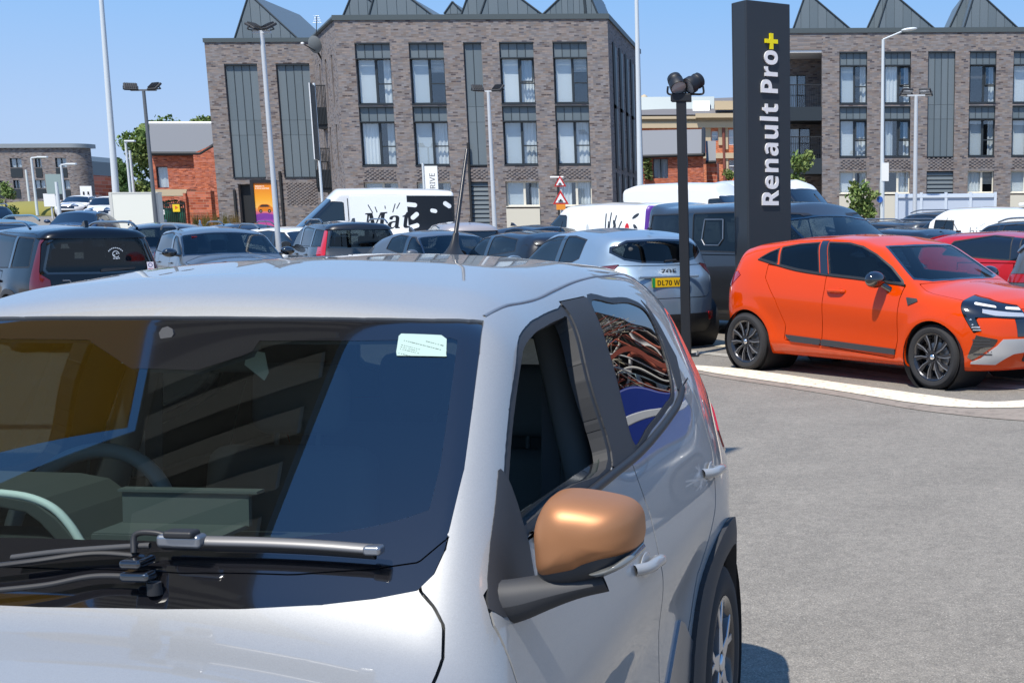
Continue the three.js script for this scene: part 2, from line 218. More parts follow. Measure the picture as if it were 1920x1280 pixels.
function wheelGeo(R, w, rimR, style, fine = true) {
  const key = [R, w, rimR, style, fine].join(), NS = fine ? 44 : 20; if (wheelCache[key]) return wheelCache[key];
  const h = w / 2, sh = 0.018, tp = [[rimR - 0.01, -h + 0.012], [rimR + 0.006, -h + 0.004], [rimR + (R - rimR) * 0.5, -h - 0.004], [R - sh, -h + 0.01], [R - 0.004, -h + 0.03]];
  if (fine) for (let k = -2; k <= 2; k++) { const z = k * w * 0.16; tp.push([R, z - w * 0.065], [R, z + w * 0.05], [R - 0.008, z + w * 0.055], [R - 0.008, z + w * 0.09]); }
  tp.push([R - 0.004, h - 0.03], [R - sh, h - 0.01], [rimR + (R - rimR) * 0.55, h + 0.004], [rimR + (R - rimR) * 0.25, h + 0.003], [rimR + 0.006, h - 0.004], [rimR - 0.01, h - 0.012]);
  const tyre = toCreasedNormals(lathe(tp, NS), 0.6);
  const barrel = lathe([[rimR - 0.012, -h], [rimR - 0.03, -h + 0.05], [rimR - 0.035, h - 0.05], [rimR - 0.018, h - 0.012], [rimR + 0.004, h - 0.006], [rimR - 0.002, h - 0.002], [rimR - 0.018, h - 0.018]], NS);
  const disc = lathe([[0.0, h - 0.09], [rimR * 0.62, h - 0.09], [rimR * 0.62, h - 0.105]], NS >> 1), back = lathe([[0.0, -h + 0.06], [rimR - 0.03, -h + 0.05]], NS >> 1);
  const spokes = [], faces = [], r0 = 0.035, r1 = rimR - 0.012;
  const spoke = (pts, a, z, d, list) => { const g = prism(pts, d, [], z, fine ? 0.003 : 0); g.rotateZ(a); list.push(g); };
  const N = style === 'turbine' ? 10 : style === 'twin' ? 5 : style === 'cover' ? 7 : 5;
  for (let i = 0; i < N; i++) {
    const a = i / N * Math.PI * 2;
    if (style === 'turbine') { spoke([[-0.012, r0], [0.016, r0], [0.05, r1 * 0.62], [0.062, r1], [0.012, r1], [0.018, r1 * 0.6]], a, h - 0.04, 0.02, spokes); spoke([[0.014, r0 + 0.03], [0.02, r0 + 0.03], [0.05, r1 * 0.62], [0.062, r1], [0.052, r1], [0.041, r1 * 0.62]], a, h - 0.018, 0.006, faces); }
    else if (style === 'twin') { for (const s of [-1, 1]) spoke([[s * 0.012 - 0.01, r0], [s * 0.012 + 0.01, r0], [s * 0.045 + 0.012, r1], [s * 0.045 - 0.012, r1]], a, h - 0.035, 0.022, faces); }
    else if (style === 'cover') { spoke([[-0.024, r0], [0.024, r0], [0.036, r1], [-0.036, r1]], a, h - 0.035, 0.02, faces); }
    else { spoke([[-0.028, r0], [0.028, r0], [0.018, r1 * 0.6], [0.05, r1], [0.026, r1], [0, r1 * 0.66], [-0.026, r1], [-0.05, r1], [-0.018, r1 * 0.6]], a, h - 0.035, 0.024, faces); }
  }
  const hub = lathe([[0, h - 0.005], [0.022, h - 0.006], [0.03, h - 0.012], [0.03, h - 0.04], [0.06, h - 0.045]], 24);
  const cap = lathe([[0, h], [0.018, h - 0.001], [0.026, h - 0.006], [0.027, h - 0.012]], 20);
  return wheelCache[key] = { tyre, rim: merge([barrel, back, hub, ...spokes]), faces: faces.length ? merge(faces) : null, disc, cap };
}
function addWheels(root, s) {
  for (const [i, ax] of s.axles.entries()) for (const sg of s.wheelSides ?? [-1, 1]) {
    const g = wheelGeo(s.wheelR, s.wheelW ?? 0.2, s.rimR ?? s.wheelR * 0.68, s.rimStyle ?? 'star', !!s.fineWheels);
    const w = sub(root, 'wheel'); w.position.set(ax, s.wheelY ?? s.wheelR, sg * ((s.track ?? 0.72)));
    if (sg < 0) w.rotation.y = Math.PI; if (i === 1 && s.steer) w.rotation.y += s.steer;
    part(w, 'tyre', g.tyre, M.tyre); part(w, 'rim', g.rim, s.rimMat ?? M.darkAlloy); if (g.faces) part(w, 'spokes', g.faces, s.spokeMat ?? M.alloy); part(w, 'brake_disc', g.disc, M.disc); part(w, 'hub_cap', g.cap, s.capMat ?? M.alloy);
  }
}
// the skin of a vehicle, from which panels are taken one after the other
function makeSkin(s) {
  const { F, W, T } = bodyField(s), xs = s.rear.map(p => p[1]), xf = s.front.map(p => p[1]), hw = Math.max(...s.plan.map(p => p[1])) + 0.12, yt = Math.max(...s.top.map(p => p[1])) + 0.06;
  const mesh = surfaceNets(F, [Math.min(...xs) - 0.15, s.floor - 0.1, -hw + 0.0007], [Math.max(...xf) + 0.15, yt, hw], s.cell);
  const Ra = s.archR ?? s.wheelR + 0.05, wells = (x, y, z) => { let d = 1e9; for (const ax of s.axles) d = Math.min(d, Math.hypot(x - ax, y - (s.archY ?? (s.wheelY ?? s.wheelR))) - Ra); return Math.max(d, 0.3 - Math.abs(z)); };
  const k = { full: mesh, rest: clip(mesh, (x, y, z) => -wells(x, y, z)), F, W, T, holes: [] };
  k.take = (fn, gap = 0) => { const g = gap / 2, piece = clip(k.rest, (...a) => fn(...a) + g); k.rest = clip(k.rest, (...a) => -fn(...a) + g); return piece; };
  k.window = (root, name, fn, mat, { rim = 0.014, rimMat = M.rubber, off = -0.004, rimName = 'window_seal' } = {}) => {
    const all = k.take(fn), inner = clip(all, (...a) => fn(...a) + rim), ring = clip(all, (...a) => -fn(...a) - rim);
    const m = part(root, name, meshGeo(inner, off), mat); if (rim > 0) part(root, rimName, slabGeo(ring, 0.001, 0.02), rimMat); k.holes.push((...a) => fn(...a) + rim * 0.7); return m;
  };
  k.panel = (root, name, fn, mat, { gap = 0.006, off = 0, depth = 0.025, uvf } = {}) => part(root, name, slabGeo(k.take(fn, gap), off, depth, uvf), mat);
  k.patch = (root, name, fn, mat, { off = 0.004, depth = 0.01, uvf, from } = {}) => part(root, name, slabGeo(clip(from ?? k.full, fn), off, depth, uvf), mat);
  k.finish = (root, mat) => {
    const b = part(root, 'body', slabGeo(k.rest, 0, 0.02), mat);
    if (s.noLining) { for (const w of [0]) part(root, 'inner_lining', meshGeo(clip(mesh, (x, y, z) => Math.max(-wells(x, y, z), y - 1.0)), -0.03), M.liner); } else { let L = clip(mesh, (x, y, z) => -wells(x, y, z)); for (const h of k.holes) L = clip(L, (...a) => -h(...a) + 0.004);
    part(root, 'inner_lining', meshGeo(L, s.linerOff ?? -0.022), s.linerMat ?? M.liner); }
    const wl = []; for (const ax of s.axles) for (const sg of [-1, 1]) { const c = new THREE.CylinderGeometry(Ra + 0.004, Ra + 0.004, 0.5, 28, 1, true); c.rotateX(Math.PI / 2); c.translate(ax, s.archY ?? (s.wheelY ?? s.wheelR), sg * (W(ax, s.wheelR * 2 + 0.08) - 0.27)); wl.push([c]); const e = new THREE.CylinderGeometry(Ra, Ra, 0.01, 28); e.rotateX(Math.PI / 2); e.translate(ax, s.archY ?? (s.wheelY ?? s.wheelR), sg * (W(ax, s.wheelR * 2 + 0.08) - 0.5)); wl[wl.length - 1].push(e); }
    for (const w of wl) part(root, 'wheel_well', merge(w), M.black); return b;
  };
  return k;
}
// place a vehicle built along +x (x = 0 at the rear axle, +z its right side)
function vehicle(name, label, category, [X, Z, a], y = null, group) { return thing(name, label, category, [X, y ?? terrain(X, Z), Z], Math.atan2(-Math.cos(a), Math.sin(a)), group); }
function seatGeo(x, z, { w = 0.48, y = 0.3, h = 0.62 } = {}) {
  const back = rbox(0.13, h, w, 0.06, 0, h / 2, 0); back.rotateZ(0.28); back.translate(x - 0.05, y + 0.18, z);
  const head = rbox(0.1, 0.2, 0.27, 0.045, 0, 0, 0); head.rotateZ(0.2); head.translate(x - 0.26, y + 0.18 + h + 0.1, z);
  return [back, head, rbox(0.5, 0.16, w, 0.06, x + 0.2, y + 0.12, z), bar([x - 0.2, y + h + 0.1, z - 0.06], [x - 0.25, y + h + 0.28, z - 0.06], 0.007), bar([x - 0.2, y + h + 0.1, z + 0.06], [x - 0.25, y + h + 0.28, z + 0.06], 0.007)];
}
function plateTex(text, bg, green) { return canvasTex(512, 112, (c, w, h) => { c.fillStyle = bg; c.fillRect(0, 0, w, h); if (green) { c.fillStyle = '#1c8a4a'; c.fillRect(0, 0, 44, h); } c.fillStyle = '#101010'; c.font = 'bold 92px sans-serif'; c.textAlign = 'center'; c.textBaseline = 'middle'; c.fillText(text, w / 2 + (green ? 20 : 0), h / 2 + 4, w - 90); }); }
const SPRING = [-0.99, -3.86, -0.115];
const CLIO = [0.073, -15.07, 0.801];
const ZOE = [-1.88, -17.1, 3.73];
// ---------------------------------------------------------------- ground
{
  const xs = [-400], zs = [400]; for (let x = -160; x <= 160; x += 4) xs.push(x); xs.push(400); for (let z = 60; z >= -200; z -= 4) zs.push(z); zs.push(-600);
  const P = [], U = [], I = []; for (const z of zs) for (const x of xs) { P.push(x, terrain(x, z), z); U.push(x, z); }
  for (let j = 0; j < zs.length - 1; j++) for (let i = 0; i < xs.length - 1; i++) { const a = j * xs.length + i, b = a + 1, c = a + xs.length, d = c + 1; I.push(a, b, c, b, d, c); }
  const g = new THREE.BufferGeometry(); g.setAttribute('position', new THREE.Float32BufferAttribute(P, 3)); g.setAttribute('uv', new THREE.Float32BufferAttribute(U, 2)); g.setIndex(I); g.computeVertexNormals();
  const N = 1024, asph = dataTex(N, (u, v, i, j) => { const f = hash2(i, j, 3), f2 = hash2(i >> 1, j >> 1, 5), m = vnoise(u * 96, v * 96, 1, 96), l = vnoise(u * 8, v * 8, 2, 8), l2 = vnoise(u * 24, v * 24, 9, 24); let c = 106 + (f - 0.5) * 36 + (f2 - 0.5) * 20 + (m - 0.5) * 10 + (l - 0.5) * 7 + (l2 - 0.5) * 4; if (f > 0.994) c += 50; return [c * 1.03, c, c * 0.95]; }, { rep: [1 / 3.1, 1 / 3.1] });
  const bump = dataTex(512, (u, v, i, j) => { const c = 128 + (hash2(i, j, 13) - 0.5) * 150 + (vnoise(u * 128, v * 128, 4, 128) - 0.5) * 100; return [c, c, c]; }, { srgb: false, rep: [1 / 1.3, 1 / 1.3] });
  struct('ground', g, std(0xffffff, 0.88, 0, { map: asph, bumpMap: bump, bumpScale: 0.004, color: lin(1.38, 1.33, 1.265) }));
}
// a strip lying on the ground between two lists of photograph points
function strip(name, top, bot, mat, h = 0.005) {
  const P = [], I = [], U = [], n = 40, path = l => new THREE.CatmullRomCurve3(l.map(([x, y]) => V3(...onY(x, y, h)))), a = path(top), b = path(bot);
  for (let i = 0; i <= n; i++) { const p = a.getPoint(i / n), q = b.getPoint(i / n); P.push(p.x, h, p.z, q.x, h, q.z); U.push(p.x, p.z, q.x, q.z); }
  for (let i = 0; i < n; i++) I.push(2 * i, 2 * i + 1, 2 * i + 2, 2 * i + 1, 2 * i + 3, 2 * i + 2);
  const g = new THREE.BufferGeometry(); g.setAttribute('position', new THREE.Float32BufferAttribute(P, 3)); g.setAttribute('uv', new THREE.Float32BufferAttribute(U, 2)); g.setIndex(I); g.computeVertexNormals(); return struct(name, g, mat);
}
const worn = (r, g, b, amt, s) => dataTex(256, (u, v, i, j) => { const w = vnoise(u * 30, v * 30, s, 30) * 0.6 + hash2(i, j, s) * 0.4; const k = w > 0.78 ? 1 - amt : 1 - (w - 0.4) * 0.16; return [r * k, g * k, b * k]; }, { rep: [0.8, 0.8] });
strip('painted_line', [[1220, 678], [1299, 684], [1385, 690.5], [1480, 703], [1566, 716], [1660, 729], [1756, 742], [1851, 752.5], [1918, 750], [2000, 742]], [[1220, 683], [1299, 692], [1347, 700], [1460, 716], [1566, 731], [1640, 743], [1709, 754], [1804, 763], [1918, 763], [2000, 757]], std(lin(0.95, 0.92, 0.86), 0.8, 0, { map: worn(238, 226, 208, 0.35, 21), side: THREE.DoubleSide }));
strip('joint_strip', [[1220, 685], [1299, 694], [1347, 702], [1460, 718], [1566, 733], [1640, 745], [1709, 756], [1804, 765], [1918, 766], [2000, 760]], [[1220, 689], [1299, 698], [1347, 707], [1460, 724], [1566, 741], [1640, 754], [1709, 766], [1804, 778], [1918, 788], [2000, 790]], std(lin(0.9, 0.85, 0.8), 0.9, 0, { map: worn(150, 142, 134, 0.25, 22), side: THREE.DoubleSide }));
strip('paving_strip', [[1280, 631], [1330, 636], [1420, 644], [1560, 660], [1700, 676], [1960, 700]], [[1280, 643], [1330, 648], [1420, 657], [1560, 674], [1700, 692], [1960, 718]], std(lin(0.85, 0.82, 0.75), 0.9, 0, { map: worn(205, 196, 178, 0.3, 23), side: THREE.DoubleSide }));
strip('paving_strip', [[1280, 655], [1340, 661], [1420, 668], [1560, 685], [1700, 703], [1960, 726]], [[1280, 660], [1340, 666], [1420, 674], [1560, 692], [1700, 711], [1960, 734]], std(lin(0.8, 0.78, 0.74), 0.9, 0, { map: worn(180, 176, 168, 0.3, 24), side: THREE.DoubleSide }));

// ---------------------------------------------------------------- building materials and pieces
function brickTex(base, vary, darkShare, dark, mortar, s) {
  return canvasTex(1024, 1024, (c, w, h) => {
    c.fillStyle = `rgb(${mortar})`; c.fillRect(0, 0, w, h); const nx = 20, ny = 60, bw = w / nx, bh = h / ny; seed = s;
    for (let j = 0; j < ny; j++) for (let i = -1; i < nx; i++) { const key = hash2((i + nx) % nx, j, s), d = key < darkShare, q = d ? dark : base, v = (rnd() - 0.5) * vary, hu = (rnd() - 0.5) * vary * 0.4; c.fillStyle = `rgb(${q.map((a, n) => clamp(a + v + (n === 0 ? hu : n === 2 ? -hu : 0), 0, 255) | 0)})`; const x = i * bw + (j % 2 ? bw / 2 : 0) + rnd() * 3; c.fillRect(x, j * bh + 1.5, bw - 3 + rnd() * 2, bh - 3); }
  }, { rep: [1 / 4.5, 1 / 4.5] });
}
const B = {
  grey: std(lin(1, 1, 1), 0.92, 0, { map: brickTex([127, 119, 117], 28, 0.12, [88, 81, 84], '124,119,117', 11) }),
  red: std(lin(1, 1, 1), 0.92, 0, { map: brickTex([176, 92, 66], 50, 0.1, [138, 66, 50], '176,130,108', 12) }),
  orange: std(lin(1, 1, 1), 0.92, 0, { map: brickTex([196, 112, 76], 46, 0.1, [160, 84, 58], '196,140,110', 13) }),
  zinc: std(lin(0.15, 0.185, 0.205), 0.5, 0.3), zinc2: std(lin(0.17, 0.205, 0.225), 0.5, 0.3), zincSeam: std(lin(0.05, 0.062, 0.07), 0.5, 0.3), frame: std(lin(0.025, 0.033, 0.04), 0.45), cream: std(lin(0.62, 0.58, 0.48), 0.7), creamFrame: std(lin(0.72, 0.68, 0.58), 0.5),
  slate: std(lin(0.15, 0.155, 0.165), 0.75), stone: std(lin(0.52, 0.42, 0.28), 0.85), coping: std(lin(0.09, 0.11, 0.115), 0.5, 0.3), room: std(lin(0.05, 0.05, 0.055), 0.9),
  pane: phys({ color: lin(0.92, 0.95, 0.97), transmission: 1, roughness: 0, thickness: 0, ior: 1.9 }),
  curtain: [0, 1, 2].map(i => std(lin(...[[0.72, 0.73, 0.72], [0.82, 0.82, 0.8], [0.6, 0.63, 0.64]][i]), 0.95)), black: std(lin(0.015, 0.016, 0.018), 0.6), louvre: std(lin(0.13, 0.155, 0.17), 0.5, 0.2),
};
const X = (px, py, d) => at(px, py, d)[0], Y = (py, d, px = 1000) => at(px, py, d)[1];
// a wall of thickness t whose front face lies in z = -d, with openings [[x0, y0, x1, y1], ...] in metres
function wallWith(parent, outline, openings, d, t, mat) { return part(parent, 'wall', prism(outline, t, openings.map(o => rect(...o)), -d - t), mat); }
function curtainGeo(x0, x1, y0, y1, z, folds) { const g = new THREE.PlaneGeometry(x1 - x0, y1 - y0, 24, 1); g.translate((x0 + x1) / 2, (y0 + y1) / 2, z); const p = g.attributes.position; for (let i = 0; i < p.count; i++) p.setZ(i, z + 0.025 * Math.sin((p.getX(i) - x0) * folds)); g.computeVertexNormals(); return g; }
function apartmentWindow(parent, [x0, y0, x1, y1], d, { open = 0, mat = B.frame, kind = 'tall' } = {}) {
  const w = sub(parent, 'window'), z = -d - 0.2, f = 0.055, xm = x0 + (x1 - x0) * 0.54, ym = y0 + (y1 - y0) * 0.44, P = [];
  P.push(box(x1 - x0, f, 0.07, (x0 + x1) / 2, y0 + f / 2, z), box(x1 - x0, f, 0.07, (x0 + x1) / 2, y1 - f / 2, z), box(f, y1 - y0 - 2 * f, 0.07, x0 + f / 2, (y0 + y1) / 2, z), box(f, y1 - y0 - 2 * f, 0.07, x1 - f / 2, (y0 + y1) / 2, z), box(f * 1.9, y1 - y0 - 2 * f, 0.075, xm, (y0 + y1) / 2, z));
  const pane = (a, b, c, e) => part(w, 'pane', box(c - a, e - b, 0.008, (a + c) / 2, (b + e) / 2, z), B.pane);
  pane(x0 + f, y0 + f, xm - f, y1 - f);
  if (kind === 'tall') { P.push(box(x1 - xm - 2 * f, f, 0.07, (xm + x1) / 2, ym, z)); pane(xm + f, y0 + f, x1 - f, ym - f / 2); if (open) { const g = sub(w, 'casement'); g.position.set(0, y1 - f, z + 0.03); g.rotation.x = -open; const H = y1 - ym - 1.5 * f, W = x1 - xm - 2 * f; part(w, 'casement_frame', merge([box(W, f, 0.05, 0, -f / 2, 0), box(W, f, 0.05, 0, -H + f / 2, 0), box(f, H - 2 * f, 0.05, -W / 2 + f / 2, -H / 2, 0), box(f, H - 2 * f, 0.05, W / 2 - f / 2, -H / 2, 0)]).rotateX(-open).translate((xm + x1) / 2, y1 - f, z + 0.03), mat); part(w, 'pane', box(W - 2 * f, H - 2 * f, 0.008, 0, -H / 2, 0).rotateX(-open).translate((xm + x1) / 2, y1 - f, z + 0.03), B.pane); w.remove(g); } else pane(xm + f, ym + f / 2, x1 - f, y1 - f); }
  else pane(xm + f, y0 + f, x1 - f, y1 - f);
  part(w, 'frame', merge(P), mat);
  const cz = z - 0.16; const c1 = rnd();
  if (c1 < 0.92) part(w, 'curtain', curtainGeo(x0 + 0.02, xm - (c1 < 0.15 ? 0.25 : 0.02), y0, y1, cz + 0.08, c1 < 0.3 ? rr(25, 45) : 0.01), B.curtain[(rnd() * 3) | 0]);
  const c2 = rnd(); if (c2 < 0.75) part(w, 'curtain', curtainGeo(xm + (c2 < 0.4 ? 0.28 : 0.02), x1 - 0.02, y0, y1, cz - 0.01, rr(25, 45)), B.curtain[(rnd() * 2) | 0]);
  else part(w, 'blind', merge([...Array(10)].map((_, i) => box(x1 - xm, 0.035, 0.01, (xm + x1) / 2, y1 - 0.05 - i * 0.06, cz, 0.4))), B.curtain[1]);
  part(w, 'sill', box(x1 - x0 + 0.04, 0.04, 0.22, (x0 + x1) / 2, y0 - 0.022, -d - 0.085), mat);
  return w;
}
// standing-seam cladding: separate upright panels with seams between them
function cladding(parent, [x0, y0, x1, y1], d, n, joints = [], recess = 0.14) {
  const c = sub(parent, 'zinc_cladding'), w = (x1 - x0) / n, ys = [y0, ...joints, y1];
  for (let i = 0; i < n; i++) for (let j = 0; j < ys.length - 1; j++) part(c, 'panel', box(w - 0.012, ys[j + 1] - ys[j] - 0.012, 0.02, x0 + (i + 0.5) * w, (ys[j] + ys[j + 1]) / 2, -d - recess + rr(-0.003, 0.003)), rnd() < 0.5 ? B.zinc : B.zinc2);
  for (let i = 1; i < n; i++) part(c, 'seam', box(0.022, y1 - y0, 0.05, x0 + i * w, (y0 + y1) / 2, -d - recess + 0.012), B.zincSeam);
  part(c, 'flashing', box(x1 - x0, 0.05, recess, (x0 + x1) / 2, y1 + 0.028, -d - recess / 2 + 0.01), B.frame); part(c, 'flashing', box(x1 - x0, 0.05, recess + 0.03, (x0 + x1) / 2, y0 - 0.028, -d - recess / 2 + 0.03), B.frame);
  part(c, 'backing', box(x1 - x0, y1 - y0, 0.03, (x0 + x1) / 2, (y0 + y1) / 2, -d - recess - 0.04), B.black); return c;
}
// hit-and-miss brickwork: headers standing proud in a chequer
function reliefBricks(parent, [x0, y0, x1, y1], d) { const l = []; let r = 0; for (let y = y0 + 0.05; y < y1 - 0.04; y += 0.075, r++) for (let x = x0 + 0.06 + (r % 2) * 0.11; x < x1 - 0.08; x += 0.225) l.push(box(0.1, 0.062, 0.07, x + 0.05, y + 0.03, -d - 0.005)); return stuff(part(parent, 'relief_brickwork', merge(l), B.grey)); }
// saw-tooth roof gable with seams; outline in (x, y), extruded back
function roofGable(parent, pts, d, depth, n, hipMat) {
  const g = sub(parent, 'roof'), xs = pts.map(p => p[0]), x0 = Math.min(...xs), x1 = Math.max(...xs), top = x => { let y = -1e9; for (let i = 0; i < pts.length; i++) { const a = pts[i], b = pts[(i + 1) % pts.length]; if ((a[0] - x) * (b[0] - x) <= 0 && a[0] !== b[0]) y = Math.max(y, a[1] + (b[1] - a[1]) * (x - a[0]) / (b[0] - a[0])); } return y; }, yb = Math.min(...pts.map(p => p[1])), ap = pts.reduce((a, b) => b[1] > a[1] ? b : a);
  part(g, 'roof_slope', prism(pts, depth, [], -d - depth), B.zinc);
  for (let i = 0; i < n; i++) { const a = x0 + (x1 - x0) * i / n + 0.012, b = x0 + (x1 - x0) * (i + 1) / n - 0.012, s = [[a, yb], [b, yb], [b, Math.max(yb + 0.01, top(b))]]; if (ap[0] > a && ap[0] < b) s.push([ap[0], ap[1]]); s.push([a, Math.max(yb + 0.01, top(a))]); part(g, 'roof_panel', prism(s, 0.025, [], -d + 0.002), rnd() < 0.5 ? B.zinc : B.zinc2); }
  const l = []; for (let i = 0; i < pts.length; i++) { const a = pts[i], b = pts[(i + 1) % pts.length]; if (Math.abs(a[1] - yb) > 0.02 || Math.abs(b[1] - yb) > 0.02) l.push(bar([a[0], a[1], -d + 0.03], [b[0], b[1], -d + 0.03], 0.045, 6)); } part(g, 'verge', merge(l), B.zincSeam); return g;
}

// ---------------------------------------------------------------- the apartment block in the middle
{
  const D = 62, DL = 69, b = thing('apartment_block', 'three storey grey brick apartment block with sawtooth zinc roofs behind the parked vans', 'building', [0, 0, 0]);
  const gy = 0.4, yTop = Y(36, D), xL = X(633, 150, D), xR = X(1142, 150, D);
  const cols = [[668, 734], [769, 834], [938, 1002], [1038, 1102]].map(c => c.map(p => X(p, 150, D))), pc = [X(871, 150, D), X(905, 150, D)];
  const rows = { p1: [Y(107, D), Y(78, D)], w1: [Y(193, D), Y(106.5, D)], p2: [Y(226.5, D), Y(198, D)], w2: [Y(308, D), Y(227, D)], rb: [Y(338, D), Y(314, D)], gw: [Y(386, D), Y(340, D)] };
  const op = []; cols.forEach(c => { op.push([c[0], rows.w1[0] - 0.05, c[1], rows.p1[1]], [c[0], rows.w2[0] - 0.05, c[1], rows.p2[1]], [c[0], rows.gw[0] - 0.1, c[1], rows.gw[1]]); }); op.push([pc[0], rows.w2[0] - 0.1, pc[1], rows.p1[1]], [pc[0], gy + 0.4, pc[1], rows.gw[1]]);
  wallWith(b, rect(xL, gy, xR, yTop), op, D, 0.4, B.grey);
  cols.forEach((c, i) => {
    cladding(b, [c[0] + 0.02, rows.p1[0], c[1] - 0.02, rows.p1[1] - 0.06], D, 4); cladding(b, [c[0] + 0.02, rows.p2[0] + 0.02, c[1] - 0.02, rows.p2[1] - 0.04], D, 4);
    apartmentWindow(b, [c[0] + 0.01, rows.w1[0], c[1] - 0.01, rows.w1[1]], D, { open: i === 2 ? 0.12 : 0 }); apartmentWindow(b, [c[0] + 0.01, rows.w2[0], c[1] - 0.01, rows.w2[1]], D);
    reliefBricks(b, [c[0], rows.rb[0] + 0.05, c[1], rows.rb[1] - 0.05], D);
    apartmentWindow(b, [c[0] + 0.01, rows.gw[0], c[1] - 0.01, rows.gw[1]], D, { mat: B.creamFrame, kind: 'pair' });
    part(b, 'apron_panel', box(c[1] - c[0], rows.gw[0] - 0.12 - gy, 0.06, (c[0] + c[1]) / 2, (gy + rows.gw[0] - 0.12) / 2, -D + 0.034), B.cream);
  });
  cladding(b, [pc[0] + 0.02, rows.w2[0], pc[1] - 0.02, rows.p1[1] - 0.06], D, 2, [Y(228, D), Y(199, D)]);
  reliefBricks(b, [pc[0], rows.rb[0] + 0.05, pc[1], rows.rb[1] - 0.05], D);
  { const l = sub(b, 'louvre_door'); for (let y = gy + 0.6; y < rows.gw[1] - 0.05; y += 0.2) part(l, 'louvre', box(pc[1] - pc[0] - 0.02, 0.17, 0.02, (pc[0] + pc[1]) / 2, y + 0.1, -D - 0.12, -0.25), B.louvre); }
  part(b, 'downpipe', box(0.09, 4.5, 0.08, X(880, 330, D), gy + 2.5, -D + 0.05), B.black);
  part(b, 'downpipe', box(0.09, 3.0, 0.08, X(1046, 340, D), gy + 3, -D + 0.05), B.black);
  // right flank, straight back, with dark upright panels
  const flank = -74.4; { const g = prism(rect(D + 0.403, gy, 74.4, yTop), 0.4, [], -0.4); g.rotateY(Math.PI / 2); g.translate(xR, 0, 0); part(b, 'wall', g.translate(0, 0, 0), B.grey); }
  for (let i = 0; i < 5; i++) { const z = -D - 1.6 - i * 2.25; for (const [y0, y1] of [[rows.w1[0], rows.p1[1]], [rows.w2[0], rows.p2[1]], [gy + 0.4, rows.w2[0] - 0.5]]) { part(b, 'flank_panel', box(0.06, y1 - y0 + 0.3, 0.55, xR + 0.02, (y0 + y1) / 2, z), B.black); part(b, 'flank_pane', box(0.03, y1 - y0, 0.5, xR + 0.04, (y0 + y1) / 2, z - 0.6), B.zinc); } }
  // splayed left wall, running back to the lower wing
  const xS = X(583, 80, DL), ang = Math.atan2(xS - xL, DL - D), len = Math.hypot(xS - xL, DL - D);
  { const holes = []; for (let i = 0; i < 3; i++) for (const [y0, y1] of [[rows.w1[0], rows.w1[1] + 0.3], [rows.w2[0], rows.w2[1]]]) { const z = 1.3 + i * 2; holes.push([z, y0, z + 0.45, y1]); } const g = prism(rect(0, gy, len, yTop), 0.4, holes.map(h => rect(...h)), 0); g.rotateY(Math.PI / 2 - ang); g.translate(xL, 0, -D); part(b, 'wall', g, B.grey); }
  // lower wing to the left
  const gw = 0.6, yW = Y(79, DL, 480), x0 = X(388, 150, DL), x1 = X(650, 150, DL), c1 = [X(421, 150, DL), X(483, 150, DL)], c2 = [X(518, 150, DL), X(581, 150, DL)], yp = [Y(334, DL, 480), Y(119, DL, 480)];
  wallWith(b, rect(x0, gw, x1, yW), [[c1[0], yp[0], c1[1], yp[1]], [c2[0], yp[0], c2[1], yp[1]], [c1[0] + 0.2, gw + 0.1, c1[1] + 0.1, yp[0] - 0.3]], DL, 0.4, B.grey);
  for (const c of [c1, c2]) cladding(b, [c[0] + 0.03, yp[0] + 0.06, c[1] - 0.03, yp[1] - 0.08], DL, 4, [Y(253, DL, 480), Y(225, DL, 480)]);
  reliefBricks(b, [c2[0], Y(385, DL, 520), c2[1], Y(340, DL, 520)], DL);
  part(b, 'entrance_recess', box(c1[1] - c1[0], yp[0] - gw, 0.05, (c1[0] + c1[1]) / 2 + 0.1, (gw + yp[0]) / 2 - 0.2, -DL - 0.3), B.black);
  part(b, 'downpipe', box(0.1, 2.6, 0.1, X(440, 370, DL), gw + 1.4, -DL + 0.06), B.black); part(b, 'downpipe', box(0.1, 3.6, 0.1, X(528, 370, DL), gw + 1.8, -DL + 0.06), B.black);
  { const g = prism(rect(-14, gw, 0, yW), 0.4, [], -0.4); g.rotateY(-Math.PI / 2); g.translate(x0, 0, -DL - 0.401 - 14); g.translate(0, 0, 14); part(b, 'wall', prism(rect(x0, gw, x0 + 0.4, yW), 12, [], -DL - 12.41), B.grey); }
  // copings and flat roofs
  part(b, 'coping', merge([box(xR - xL + 0.16, 0.22, 0.5, (xL + xR) / 2, yTop + 0.112, -D - 0.2), box(0.5, 0.22, 12.2, xR - 0.17, yTop + 0.112, -D - 6.56)]), B.coping);
  part(b, 'coping', box(x1 - x0 + 0.1, 0.2, 0.5, (x0 + x1) / 2, yW + 0.102, -DL - 0.2), B.coping);
  part(b, 'coping', bar([xL, yTop + 0.11, -D], [xS, yTop + 0.11, -DL], 0.12, 4), B.coping);
  part(b, 'flat_roof', merge([box(xR - xL - 0.9, 0.1, 11.4, (xL + xR) / 2, yTop - 0.1, -D - 6.2), box(x1 - x0 - 0.9, 0.1, 11, (x0 + x1) / 2, yW - 0.1, -DL - 6)]), B.coping);
  part(b, 'back_wall', merge([box(xR - xL, yTop - gy, 0.3, (xL + xR) / 2, (gy + yTop) / 2, -74.7), box(x1 - x0, yW - gw, 0.3, (x0 + x1) / 2, (gw + yW) / 2, -81.6)]), B.grey);
  part(b, 'room_lining', merge([box(xR - xL - 1, yTop - gy - 0.6, 0.1, (xL + xR) / 2, (gy + yTop) / 2, -D - 1.6), ...[Y(196, D), Y(312, D)].map(y => box(xR - xL - 1, 0.2, 1.2, (xL + xR) / 2, y - 0.2, -D - 1))]), B.room);
